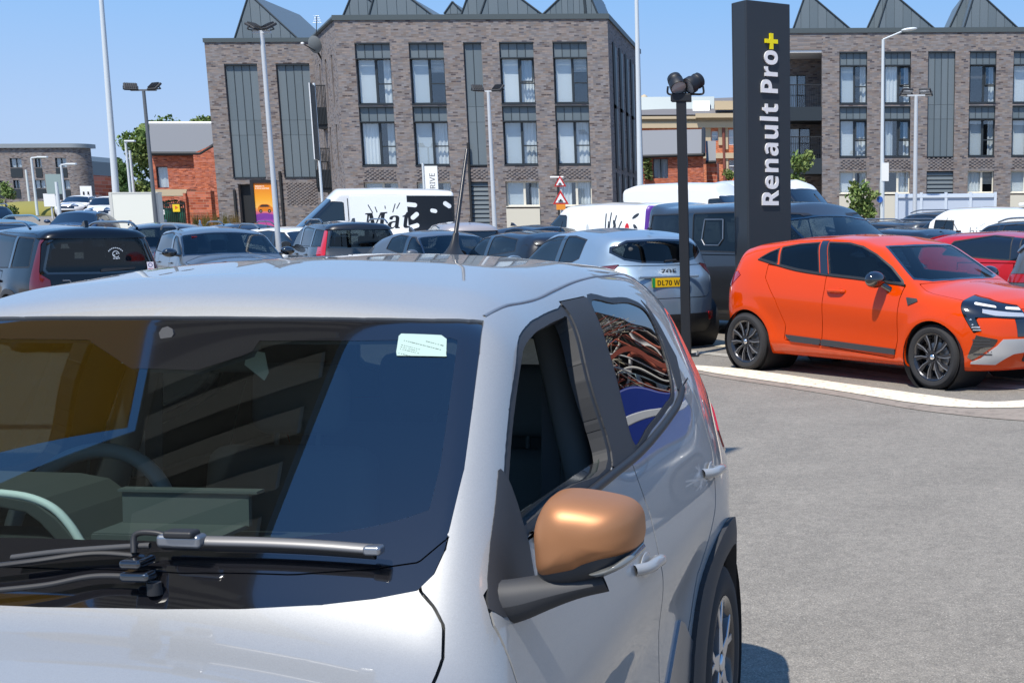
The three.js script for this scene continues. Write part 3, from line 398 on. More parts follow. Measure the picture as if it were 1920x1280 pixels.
  // saw-tooth gables: foot and apex given by photograph points on the plane of each
  const gab = (d, pts, depth, n) => roofGable(b, pts.map(([px, py]) => { const q = at(px, py, d); return [q[0], q[1]]; }), d, depth, n);
  gab(DL + 1.2, [[438, 76], [562, 76], [466, -12]], 7, 7); gab(D + 2, [[690, 34], [818, 34], [758, -12], [706, -26]], 8, 7); gab(D + 5.5, [[640, 36], [740, 36], [664, -22]], 8, 6); gab(D + 8, [[832, 26], [870, 26], [848, 3]], 5, 3); gab(D + 2, [[898, 34], [1026, 34], [924, -42]], 8, 7); gab(D + 5, [[862, 34], [960, 34], [884, -28]], 6, 6); gab(D + 3.2, [[1010, 34], [1098, 34], [1090, -42]], 8, 8); gab(D + 3.2, [[1100, 34], [1124, 34], [1092, -42]], 7, 2);
  // balconies in the corner between the wings
  for (const [ya, yb] of [[201, 233], [318, 352]]) {
    const q = sub(b, 'balcony'), d = DL - 3.2, xa = X(592, ya, d), xb = X(637, ya, d), y0 = Y(yb, d, 610), y1 = Y(ya, d, 610);
    part(q, 'balcony_floor', box(xb - xa, 0.2, 2.6, (xa + xb) / 2, y0 - 0.1, -d - 1.3), B.black);
    part(q, 'fascia', box(xb - xa, (y1 - y0), 0.04, (xa + xb) / 2, (y0 + y1) / 2, -d + 0.03), B.frame);
    const n = 16; for (let i = 0; i <= n; i++) part(q, 'baluster', box(0.025, y1 - y0 + 1.0, 0.03, xa + (xb - xa) * i / n, y0 + (y1 - y0 + 1.0) / 2 + 0.0, -d + 0.07), B.black);
    part(q, 'handrail', box(xb - xa, 0.05, 0.05, (xa + xb) / 2, y1 + 1.0, -d + 0.07), B.black);
  }
  { const d = DL - 3.2, xb = X(632, 270, d); part(b, 'balcony_post', box(0.25, Y(201, d, 610) - gw, 0.25, xb, (Y(201, d, 610) + gw) / 2, -d - 0.2), B.black); }
}
// satellite dish, aerial and balcony chair of that block
{
  const d = 66, c = at(592, 82, d), t = thing('satellite_dish', 'grey satellite dish on the corner of the grey brick apartment block', 'dish', c);
  const g = new THREE.SphereGeometry(0.55, 20, 10, 0, Math.PI * 2, 0, 0.75); g.scale(0.85, 0.5, 1.1); g.rotateX(Math.PI / 2 + 0.3); part(t, 'reflector', g, std(lin(0.18, 0.2, 0.21), 0.6, 0, { side: THREE.DoubleSide })); part(t, 'feed_arm', bar([0, -0.35, 0.2], [-0.35, -0.1, 0.75], 0.025), B.black); part(t, 'feed_horn', rbox(0.14, 0.1, 0.16, 0.03, -0.37, -0.08, 0.78), M.white); part(t, 'bracket', merge([bar([0, -0.3, 0], [0.2, -1.0, -0.6], 0.05), bar([0, 0, 0], [0.05, 1.3, -0.2], 0.02)]), B.black); part(t, 'mast_aerial', merge([0, 1, 2, 3].map(i => bar([-0.15 + 0.03 * i, 1.0 + 0.1 * i, -0.2], [0.25 - 0.03 * i, 1.0 + 0.1 * i, -0.2], 0.012))), M.alloy);
  const k = at(612, 316, DLB()), s = thing('balcony_chair', 'black wire armchair on the lower balcony', 'chair', [k[0] - 0.1, k[1] - 0.1, k[2] + 0.0]);
  part(s, 'seat', box(0.5, 0.03, 0.5, 0, 0.43, 0, 0.1), B.black); for (let i = 0; i < 6; i++) part(s, 'back_slat', bar([-0.22 + i * 0.09, 0.45, -0.2], [-0.25 + i * 0.1, 0.95, -0.32], 0.012), B.black); for (const x of [-0.22, 0.22]) for (const z of [-0.22, 0.22]) part(s, 'leg', bar([x, 0, z * 1.2], [x, 0.43, z], 0.018), B.black); part(s, 'arm', tube([[-0.28, 0.43, 0.2], [-0.3, 0.68, 0.15], [-0.28, 0.75, -0.2], [0.28, 0.75, -0.2], [0.3, 0.68, 0.15], [0.28, 0.43, 0.2]], 0.018), B.black);
}
function DLB() { return 66.3; }

// ---------------------------------------------------------------- the apartment block to the right
{
  const D = 66, b = thing('apartment_block', 'grey brick apartment block with recessed balconies behind the tall dark sign', 'building', [0, 0, 0]);
  const gy = 0.9, yTop = Y(61, D, 1700), xL = X(1541, 150, D), xR = X(2060, 150, D), xB = X(1440, 150, D);
  const cols = [[1574, 1626], [1658, 1708], [1818, 1868], [1900, 1951]].map(c => c.map(p => X(p, 150, D))), pc = [X(1740, 150, D), X(1791, 150, D)], y = p => Y(p, D, 1700);
  const rows = { p1: [y(121), y(96)], w1: [y(193), y(121)], p2: [y(223), y(199)], w2: [y(293), y(224)], rb: [y(318), y(296)], gw: [y(362), y(321)] }, op = [];
  cols.forEach(c => op.push([c[0], rows.w1[0] - 0.05, c[1], rows.p1[1]], [c[0], rows.w2[0] - 0.05, c[1], rows.p2[1]], [c[0], rows.gw[0] - 0.1, c[1], rows.gw[1]])); op.push([pc[0], rows.w2[0] - 0.1, pc[1], rows.p1[1]], [pc[0], gy + 0.3, pc[1], rows.gw[1]]);
  wallWith(b, rect(xL, gy, xR, yTop), op, D, 0.4, B.grey);
  cols.forEach((c, i) => {
    cladding(b, [c[0] + 0.02, rows.p1[0], c[1] - 0.02, rows.p1[1] - 0.06], D, 4); cladding(b, [c[0] + 0.02, rows.p2[0] + 0.02, c[1] - 0.02, rows.p2[1] - 0.04], D, 4);
    apartmentWindow(b, [c[0] + 0.01, rows.w1[0], c[1] - 0.01, rows.w1[1]], D, { open: [0, 0.16, 0.12, 0][i] }); apartmentWindow(b, [c[0] + 0.01, rows.w2[0], c[1] - 0.01, rows.w2[1]], D, { open: [0.15, 0.1, 0, 0][i] });
    reliefBricks(b, [c[0], rows.rb[0] + 0.04, c[1], rows.rb[1] - 0.04], D);
    apartmentWindow(b, [c[0] + 0.01, rows.gw[0], c[1] - 0.01, rows.gw[1]], D, { mat: B.creamFrame, kind: 'pair' });
    part(b, 'apron_panel', box(c[1] - c[0], rows.gw[0] - 0.12 - gy, 0.06, (c[0] + c[1]) / 2, (gy + rows.gw[0] - 0.12) / 2, -D + 0.034), B.cream);
  });
  cladding(b, [pc[0] + 0.02, rows.w2[0], pc[1] - 0.02, rows.p1[1] - 0.06], D, 4, [y(223), y(196)]); reliefBricks(b, [pc[0], rows.rb[0], pc[1], rows.rb[1]], D);
  { const l = sub(b, 'louvre_door'); for (let q = gy + 0.4; q < rows.gw[1] - 0.05; q += 0.2) part(l, 'louvre', box(pc[1] - pc[0] - 0.02, 0.17, 0.02, (pc[0] + pc[1]) / 2, q + 0.1, -D - 0.12, -0.25), B.louvre); }
  // recessed balconies at the left end
  const dz = 3; part(b, 'wall', prism(rect(xB - 0.1, gy, xL, yTop), 0.4, [[X(1478, 150, D), y(196), X(1512, 150, D), y(128)], [X(1478, 150, D), y(290), X(1520, 150, D), y(232)]].map(o => rect(...o)), -D - dz), B.grey);
  part(b, 'wall', box(0.4, yTop - gy, dz - 0.42, xL + 0.2, (gy + yTop) / 2, -D - 0.41 - (dz - 0.42) / 2), B.grey); part(b, 'wall', box(xL - xB + 0.1, yTop - y(92), 0.4, (xL + xB - 0.1) / 2, (yTop + y(92)) / 2, -D - 0.2), B.grey);
  part(b, 'soffit', box(xL - xB + 0.1, 0.12, dz - 0.1, (xL + xB - 0.1) / 2, y(92) - 0.062, -D - dz / 2), M.white);
  for (const [ya, yb] of [[199, 225], [296, 325]]) { const q = sub(b, 'balcony'), y0 = y(yb), y1 = y(ya); part(q, 'balcony_floor', box(xL - xB + 0.1, 0.2, dz, (xL + xB - 0.1) / 2, y0 + 0.1, -D - dz / 2), B.black); part(q, 'fascia', box(xL - xB + 0.1, y1 - y0, 0.05, (xL + xB - 0.1) / 2, (y0 + y1) / 2, -D - 0.02), B.frame); for (let x = xB; x < xL - 0.03; x += 0.11) part(q, 'baluster', box(0.022, 1.0, 0.03, x, y1 + 0.5, -D - 0.02), B.black); part(q, 'handrail', box(xL - xB, 0.05, 0.05, (xL + xB) / 2, y1 + 1.02, -D - 0.02), B.black); }
  for (const [a, e, f, g] of [[1478, 1512, 128, 196], [1478, 1520, 232, 290]]) { const w = sub(b, 'balcony_door'), q = [X(a, 150, D), y(g), X(e, 150, D), y(f)]; for (const s of [0, 1]) part(w, 'pane', box((q[2] - q[0]) / 2 - 0.06, q[3] - q[1] - 0.1, 0.01, q[0] + (q[2] - q[0]) * (0.25 + 0.5 * s), (q[1] + q[3]) / 2, -D - dz + 0.25), B.pane); part(w, 'frame', merge([0, 0.5, 1].map(s => box(0.07, q[3] - q[1], 0.06, q[0] + (q[2] - q[0]) * s, (q[1] + q[3]) / 2, -D - dz + 0.27))), B.frame); part(w, 'curtain', curtainGeo(q[0], q[0] + (q[2] - q[0]) * 0.5, q[1], q[3], -D - dz + 0.08, 30), B.curtain[0]); }
  part(b, 'coping', box(xR - xB + 0.1, 0.22, 0.5, (xB - 0.1 + xR) / 2, yTop + 0.112, -D - 0.2), B.coping);
  part(b, 'flat_roof', box(xR - xB - 0.5, 0.1, 11, (xB + 0.5 + xR) / 2, yTop - 0.1, -D - 6.2), B.coping); part(b, 'back_wall', box(xR - xB + 0.1, yTop - gy, 0.3, (xB - 0.1 + xR) / 2, (gy + yTop) / 2, -D - 12), B.grey);
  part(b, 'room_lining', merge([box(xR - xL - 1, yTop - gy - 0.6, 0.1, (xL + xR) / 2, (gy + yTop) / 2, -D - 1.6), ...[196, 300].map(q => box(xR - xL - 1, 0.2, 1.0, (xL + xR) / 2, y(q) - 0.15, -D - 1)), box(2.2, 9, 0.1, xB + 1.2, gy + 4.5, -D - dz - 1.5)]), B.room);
  const gab = (d, pts, depth, n) => roofGable(b, pts.map(([px, py]) => { const q = at(px, py, d); return [q[0], q[1]]; }), d, depth, n);
  gab(D + 1.5, [[1486, 57], [1598, 57], [1512, -16]], 8, 7); gab(D + 1.5, [[1645, 57], [1757, 57], [1668, -18]], 8, 7); gab(D + 4, [[1624, 57], [1700, 57], [1656, -14]], 6, 5); gab(D + 1.5, [[1806, 57], [1914, 57], [1830, -20]], 8, 7); gab(D + 4, [[1778, 57], [1860, 57], [1812, -16]], 6, 5);
}

// ---------------------------------------------------------------- smaller buildings in the distance
function plainWindow(parent, [x0, y0, x1, y1], z, mat = B.frame, split = 2) { const w = sub(parent, 'window'), f = 0.08; part(w, 'frame', merge([box(x1 - x0, f, 0.1, (x0 + x1) / 2, y0, z), box(x1 - x0, f, 0.1, (x0 + x1) / 2, y1, z), ...[...Array(split + 1)].map((_, i) => box(f, y1 - y0, 0.09, x0 + (x1 - x0) * i / split, (y0 + y1) / 2, z))]), mat); for (let i = 0; i < split; i++) { part(w, 'pane', box((x1 - x0) / split - f, y1 - y0 - f, 0.02, x0 + (x1 - x0) * (i + 0.5) / split, (y0 + y1) / 2, z - 0.02), B.pane); } part(w, 'curtain', curtainGeo(x0, x1, y0, y1, z - 0.15, 20), B.curtain[(rnd() * 3) | 0]); return w; }
{ // red brick house with a slate roof, left of the middle block
  const d = 84, b = thing('brick_house', 'red brick house with grey slate roof left of the apartment block', 'building'), g0 = 2.0, y = p => Y(p, d, 330), x = p => X(p, 320, d);
  const xa = x(279), xb = x(369), xc = x(430);
  wallWith(b, rect(xa, g0, xb, y(288)), [[x(291), y(352), x(313), y(312)]], d, 0.35, B.red); plainWindow(b, [x(291), y(352), x(313), y(312)], -d - 0.15, B.frame, 1);
  part(b, 'wall', prism([[xb, g0], [xc, g0], [xc, y(263)], [xb, y(288)]], 6, [], -d - 5.6), B.red);
  part(b, 'wall', box(0.3, y(288) - g0, 6, xa + 0.15, (g0 + y(288)) / 2, -d - 3.4), B.red);
  { const e = at(279, 288, d - 0.3), f = at(375, 288, d - 0.3), r0 = at(279, 231, d + 4.5), r1 = at(430, 231, d + 4.5), gg = at(430, 255, d - 0.3); const s = new THREE.BufferGeometry(); const q = [e, f, r1, e, r1, r0, f, gg, r1]; s.setAttribute('position', new THREE.Float32BufferAttribute(q.flat(), 3)); s.setAttribute('uv', new THREE.BufferAttribute(new Float32Array(q.length * 2), 2)); s.computeVertexNormals(); part(b, 'roof', s, std(lin(0.16, 0.165, 0.175), 0.8, 0, { side: THREE.DoubleSide })); part(b, 'ridge', bar(r0, r1, 0.12, 6), M.white); part(b, 'gutter', merge([bar(e, f, 0.14, 6), bar(f, gg, 0.14, 6)]), B.black); }
  part(b, 'downpipe', bar([x(368), y(288), -d + 0.1], [x(370), g0, -d + 0.1], 0.07), B.black);
}
{ // brick garden wall, piers and railing gate before the house
  const d = 74, y = p => Y(p, d, 330), x = p => X(p, 390, d), g0 = terrain(0, -d), b = thing('brick_wall', 'low red brick wall and pier beside the railing gate', 'wall');
  part(b, 'pier', box(x(396) - x(351), y(358) - g0, 0.5, (x(351) + x(396)) / 2, (g0 + y(358)) / 2, -d - 0.25), B.red); part(b, 'canopy_slab', box(x(352) - x(287), 0.35, 1.2, (x(287) + x(352)) / 2, y(361), -d - 0.6), B.stone);
  part(b, 'post', box(0.14, y(362) - g0, 0.14, x(349), (g0 + y(362)) / 2, -d + 0.1), B.red);
  const gt = thing('railing_gate', 'black metal railing gate between the cream panel and the brick pier', 'gate'), n = 15; for (let i = 0; i <= n; i++) part(gt, 'bar', box(0.035, y(378) - g0, 0.035, x(295) + (x(348) - x(295)) * i / n, (g0 + y(378)) / 2, -d + 0.2), B.black); part(gt, 'rail', box(x(349) - x(294), 0.06, 0.05, (x(294) + x(349)) / 2, y(382), -d + 0.2), B.black); part(gt, 'rail', box(x(349) - x(294), 0.06, 0.05, (x(294) + x(349)) / 2, y(420), -d + 0.2), B.black);
  const sg = (px0, px1, py0, py1, m, label) => { const t = thing('gate_sign', label, 'sign', [x((px0 + px1) / 2), y((py0 + py1) / 2), -d + 0.26]); part(t, 'board', box(x(px1) - x(px0), y(py0) - y(py1), 0.03), m); return t; };
  const s1 = sg(327, 340, 383, 397, std(lin(0.85, 0.6, 0.02), 0.6), 'yellow warning board on the railing gate'); part(s1, 'symbol', new THREE.CircleGeometry(0.12, 3).translate(0, 0.03, 0.02), std(lin(0.7, 0.15, 0.02), 0.6));
  const s2 = sg(298, 311, 393, 402, M.white, 'small white notice on the railing gate'); part(s2, 'print', box(0.28, 0.04, 0.01, 0, 0.02, 0.018), B.black);
  for (const [px, py, r, l] of [[333, 412, 0.5, 'dark green bin bag heap behind the railing gate'], [305, 415, 0.55, 'pale green planter tub behind the railing gate']]) { const t = thing('garden_tub', l, 'tub', [x(px), g0, -d - 0.9]); part(t, 'body', new THREE.LatheGeometry([[0.01, 0], [r * 0.7, 0], [r, 0.9], [r * 1.05, 0.92], [r * 0.9, 0.95]].map(p => new THREE.Vector2(...p)), 18), std(lin(0.04, 0.28, 0.18), 0.7)); const lf = []; for (let i = 0; i < 30; i++) lf.push(new THREE.PlaneGeometry(0.25, 0.12).rotateX(rr(0, 3)).rotateY(rr(0, 6)).translate(rr(-r, r), 0.95 + rr(0, 0.4), rr(-r, r) * 0.6)); part(t, 'foliage', merge(lf), std(lin(0.05, 0.22, 0.1), 0.8, 0, { side: THREE.DoubleSide })); }
}
{ // curved brick apartments far left, and the red terrace running away behind their corner
  const d = 118, b = thing('curved_apartment_building', 'distant grey brick apartment building with rounded corner at far left', 'building'), g0 = terrain(0, -d) - 0.5, y = p => Y(p, d, 80), x = p => X(p, 330, d), yt = y(277);
  const xc = x(133), R = x(160) - xc;
  const W = [[20, 42, 296, 314], [67, 79, 296, 314], [105, 126, 296, 314], [-10, 3, 338, 352], [22, 34, 337, 353], [61, 82, 337, 353], [106, 128, 337, 355], [30, 47, 377, 395], [73, 85, 376, 394], [111, 131, 376, 394]].map(([a, e, f, g]) => [x(a), y(g), x(e), y(f)]);
  wallWith(b, rect(x(-120), g0, xc, yt), W, d, 0.4, B.grey);
  for (const w of W) { plainWindow(b, w, -d - 0.15); part(b, 'window_apron', box(w[2] - w[0], 0.75, 0.06, (w[0] + w[2]) / 2, w[1] - 0.42, -d + 0.02), B.frame); }
  const cg = new THREE.CylinderGeometry(R, R, yt - g0, 24, 1, true, 0, Math.PI / 2); cg.translate(xc, (yt + g0) / 2, -d - R); { const u = cg.attributes.uv; for (let i = 0; i < u.count; i++) u.setXY(i, u.getX(i) * R * 1.57, u.getY(i) * (yt - g0)); } part(b, 'curved_wall', cg, B.grey);
  
  const cp = new THREE.Shape(); cp.moveTo(x(-120), -0.2); cp.lineTo(xc, -0.2); cp.absarc(xc, R, R + 0.2, -Math.PI / 2, 0, false); cp.lineTo(xc + R + 0.2, R + 0.5); cp.lineTo(x(-120), R + 0.5); const cgeo = new THREE.ExtrudeGeometry(cp, { depth: 0.35, bevelEnabled: false, curveSegments: 24 }); cgeo.rotateX(-Math.PI / 2); cgeo.translate(0, yt, -d); part(b, 'coping', cgeo, std(lin(0.3, 0.33, 0.35), 0.5, 0.3));
  const t = thing('brick_terrace', 'receding row of red brick gabled houses behind the rounded corner', 'building');
  for (let i = 0; i < 5; i++) { const dd = d + 13 + i * 8, px = 166 + i * 9, x0 = X(px - 6, 340, dd), x1 = X(px + 9, 340, dd), top = Y(292 + i * 5, dd, 180), mid = Y(328 + i * 5, dd, 180), gg = terrain(0, -dd) - 1; part(t, 'wall', box(x1 - x0, mid - gg, 6, (x0 + x1) / 2, (mid + gg) / 2, -dd - 3), B.red); part(t, 'dormer', prism([[x0, mid], [x1, mid], [x1, top - 0.5], [x1 - 0.5, top], [x0, top]], 5, [], -dd - 5), B.zinc); part(t, 'doorway', box((x1 - x0) * 0.5, 2.4, 0.1, (x0 + x1) / 2, gg + 2.4, -dd + 0.06), B.black); }
}
{ // Victorian brick building and the slate-roofed house in front of it, between the two blocks
  const d = 128, b = thing('old_brick_building', 'distant orange brick building with stone cornice and slate mansard roof', 'building'), y = p => Y(p, d, 1300), x = p => X(p, 260, d), g0 = 3;
  const W = [[1334, 1346, 246, 264], [1366, 1380, 243, 272], [1366, 1380, 300, 322]].map(([a, e, f, g]) => [x(a), y(g), x(e), y(f)]);
  wallWith(b, rect(x(1150), g0, x(1420), y(228)), W, d, 0.4, B.orange); for (const w of W) { plainWindow(b, w, -d - 0.15, M.white, 1); part(b, 'window_surround', merge([box(0.5, w[3] - w[1] + 0.8, 0.15, w[0] - 0.3, (w[1] + w[3]) / 2, -d + 0.06), box(0.5, w[3] - w[1] + 0.8, 0.15, w[2] + 0.3, (w[1] + w[3]) / 2, -d + 0.06)]), B.stone); part(b, 'sash_bar', box(w[2] - w[0], 0.1, 0.08, (w[0] + w[2]) / 2, (w[1] + w[3]) / 2, -d - 0.1), M.white); }
  part(b, 'cornice', box(x(1420) - x(1150), y(229) - y(240), 0.5, (x(1150) + x(1420)) / 2, (y(229) + y(240)) / 2, -d + 0.2), B.stone); part(b, 'cornice', box(x(1420) - x(1306), y(214) - y(222), 1.2, (x(1306) + x(1420)) / 2, (y(214) + y(222)) / 2, -d + 0.4), B.stone); part(b, 'frieze', box(x(1420) - x(1150), y(222) - y(229), 0.2, (x(1150) + x(1420)) / 2, (y(222) + y(229)) / 2, -d + 0.1), B.stone); part(b, 'parapet', box(x(1306) - x(1150), y(218) - y(223), 0.7, (x(1306) + x(1150)) / 2, y(221), -d + 0.3), B.stone);
  part(b, 'string_course', box(x(1420) - x(1310), 0.5, 0.3, (x(1420) + x(1310)) / 2, y(292), -d + 0.12), B.stone); part(b, 'downpipe', bar([x(1357), y(232), -d + 0.2], [x(1358), g0, -d + 0.2], 0.15), std(lin(0.2, 0.06, 0.04), 0.6));
  { const e = [x(1150), y(214), -d - 0.5], f = [x(1440), y(214), -d - 0.5], r0 = at(1208, 189, d + 6), r1 = at(1440, 180, d + 6), s = new THREE.BufferGeometry(), q = [e, f, r1, e, r1, r0]; s.setAttribute('position', new THREE.Float32BufferAttribute(q.flat(), 3)); s.setAttribute('uv', new THREE.BufferAttribute(new Float32Array(12), 2)); s.computeVertexNormals(); part(b, 'roof', s, std(lin(0.15, 0.145, 0.15), 0.8, 0, { side: THREE.DoubleSide })); const c = at(1211, 200, d + 4); part(b, 'gable_coping', bar([c[0] - 0.6, c[1] - 1, c[2] + 2], [r0[0], r0[1] + 0.3, r0[2]], 0.35, 6), B.stone); const k = at(1315, 202, d + 2); part(b, 'roof_light', box(1.6, 1.3, 0.3, k[0], k[1], k[2], -0.5), M.white); const k2 = at(1270, 200, d + 2.5); part(b, 'roof_light', box(7, 2.2, 0.2, k2[0], k2[1], k2[2], -0.6), B.zinc2); const st = at(1366, 198, d + 1); part(b, 'attic_block', box(2.6, 0.8, 1, st[0], st[1], st[2]), B.stone); }
  const e = 96, h = thing('slate_roofed_house', 'low brick house with plain grey roof in front of the old brick building', 'building'), yy = p => Y(p, e, 1260), xx = p => X(p, 300, e);
  const hw = [[1224, 1252, 297, 334], [1271, 1290, 296, 314]].map(([a, q, f, g]) => [xx(a), yy(g), xx(q), yy(f)]);
  wallWith(h, rect(xx(1190), 2, xx(1318), yy(293)), hw, e, 0.35, B.red); for (const w of hw) plainWindow(h, w, -e - 0.15);
  const quad = (l, m) => { const s = new THREE.BufferGeometry(), q = [l[0], l[1], l[2], l[0], l[2], l[3]]; s.setAttribute('position', new THREE.Float32BufferAttribute(q.flat(), 3)); s.setAttribute('uv', new THREE.BufferAttribute(new Float32Array(12), 2)); s.computeVertexNormals(); return part(h, 'roof', s, m); };
  const rm = std(lin(0.19, 0.195, 0.205), 0.8, 0, { side: THREE.DoubleSide });
  quad([at(1186, 293, e - 0.3), at(1318, 289, e - 0.3), at(1318, 242, e + 4), at(1186, 245, e + 4)], rm); part(h, 'gutter', bar(at(1186, 294, e - 0.3), at(1319, 290, e - 0.3), 0.13, 6), B.black); part(h, 'verge', bar(at(1319, 290, e - 0.3), at(1319, 242, e + 4), 0.16, 6), B.black);
  quad([at(1324, 303, e + 1), at(1342, 302, e + 1), at(1342, 264, e + 3.5), at(1323, 264, e + 3.5)], rm); part(h, 'wall', box(xx(1342) - xx(1322), yy(303) - 2, 3, (xx(1342) + xx(1322)) / 2, (yy(303) + 2) / 2, -e - 2.7), B.red); part(h, 'gutter', bar(at(1323, 304, e + 0.9), at(1343, 303, e + 0.9), 0.12, 6), B.black);
  { const lf = []; for (let i = 0; i < 160; i++) lf.push(new THREE.PlaneGeometry(0.25, 0.18).rotateX(rr(0, 3)).rotateY(rr(0, 6)).translate(xx(rr(1208, 1221)), yy(rr(296, 336)), -e + rr(0.02, 0.3))); part(h, 'climbing_plant', merge(lf), std(lin(0.16, 0.2, 0.06), 0.8, 0, { side: THREE.DoubleSide })); }
}
// ---------------------------------------------------------------- parked vehicles: one builder, a description for each
// heading a: forward is (sin a, cos a) in (x, z), so a = 0 faces the camera
function spot(px, d, a, mid = 1.3) { const x = X(px, 470, d); return [x - Math.sin(a) * mid, -d - Math.cos(a) * mid, a]; }
// side outline numbers -> body description
function carSpec(q) {
  const { wb, fo, ro, H, hw, hood = 0.95, nose = 0.72, hdr, cowl, tailTop, tailY, tailLow = -ro } = q, fx = wb + fo;
  return {
    cell: q.cell ?? 0.062, axles: [0, wb], wheelR: q.wheelR ?? 0.33, wheelW: 0.21, rimR: (q.wheelR ?? 0.33) * 0.7, archR: (q.wheelR ?? 0.33) + 0.04, floor: 0.2, track: hw - 0.1, rimStyle: q.rimStyle ?? 'star',
    top: [[-ro - 0.3, tailY - 0.1], [tailTop, tailY], [tailTop + 0.45, H - 0.03], [(tailTop + hdr[0]) / 2 + 0.2, H], [hdr[0] - 0.25, H - 0.03], [hdr[0], hdr[1]], [cowl[0], cowl[1]], [cowl[0] + 0.12, cowl[1] - 0.02], [wb + 0.1, hood], [fx - 0.2, nose + 0.08], [fx + 0.1, nose - 0.05]], topR: 0.045,
    front: [[0.1, fx - 0.22], [0.3, fx - 0.06], [0.55, fx], [nose, fx - 0.06], [nose + 0.2, fx - 0.24], [1.6, fx - 0.5]], rear: [[0.1, -ro + 0.2], [0.35, -ro + 0.02], [0.65, -ro], [0.92, -ro + 0.03], [1.02, tailLow + 0.05], [tailY - 0.02, tailTop - 0.02], [tailY + 0.3, tailTop + 0.2]],
    plan: [[-ro - 0.1, hw - 0.2], [-ro + 0.22, hw - 0.08], [0, hw], [wb * 0.5, hw - 0.015], [wb, hw], [fx - 0.45, hw - 0.05], [fx, hw - 0.22]],
    section: [[0.1, 0.1], [0.28, 0.03], [0.5, 0.015], [0.66, 0.0], [0.8, 0.004], [0.93, 0.04], [1.02, 0.07], [q.glassTop ?? 1.42, q.lean ?? 0.2], [2.2, (q.lean ?? 0.2) + 0.5]], sectionR: 0.04, beltShift: [[-1, (q.belt ?? 0) + 0.05], [wb, (q.belt ?? 0)], [fx, (q.belt ?? 0) - 0.05]],
    crown: [[-1, 0.07], [cowl[0], 0.09], [fx, 0.12]], edge: [[-1, 0.13], [hdr[0], 0.11], [cowl[0], 0.1], [fx, 0.16]], flare: q.flare ?? 0.02, flareR: (q.wheelR ?? 0.33) * 1.15, noseCurve: q.noseCurve ?? 0.34, tailCurve: q.tailCurve ?? 0.2,
    extra: (x, y) => sstep(1.05, 1.45, y) * -(q.taper ?? 0.06) * sstep(wb * 0.3, -ro, x),
  };
}
const lerp2 = (a, b, t) => [a[0] + (b[0] - a[0]) * t, a[1] + (b[1] - a[1]) * t];
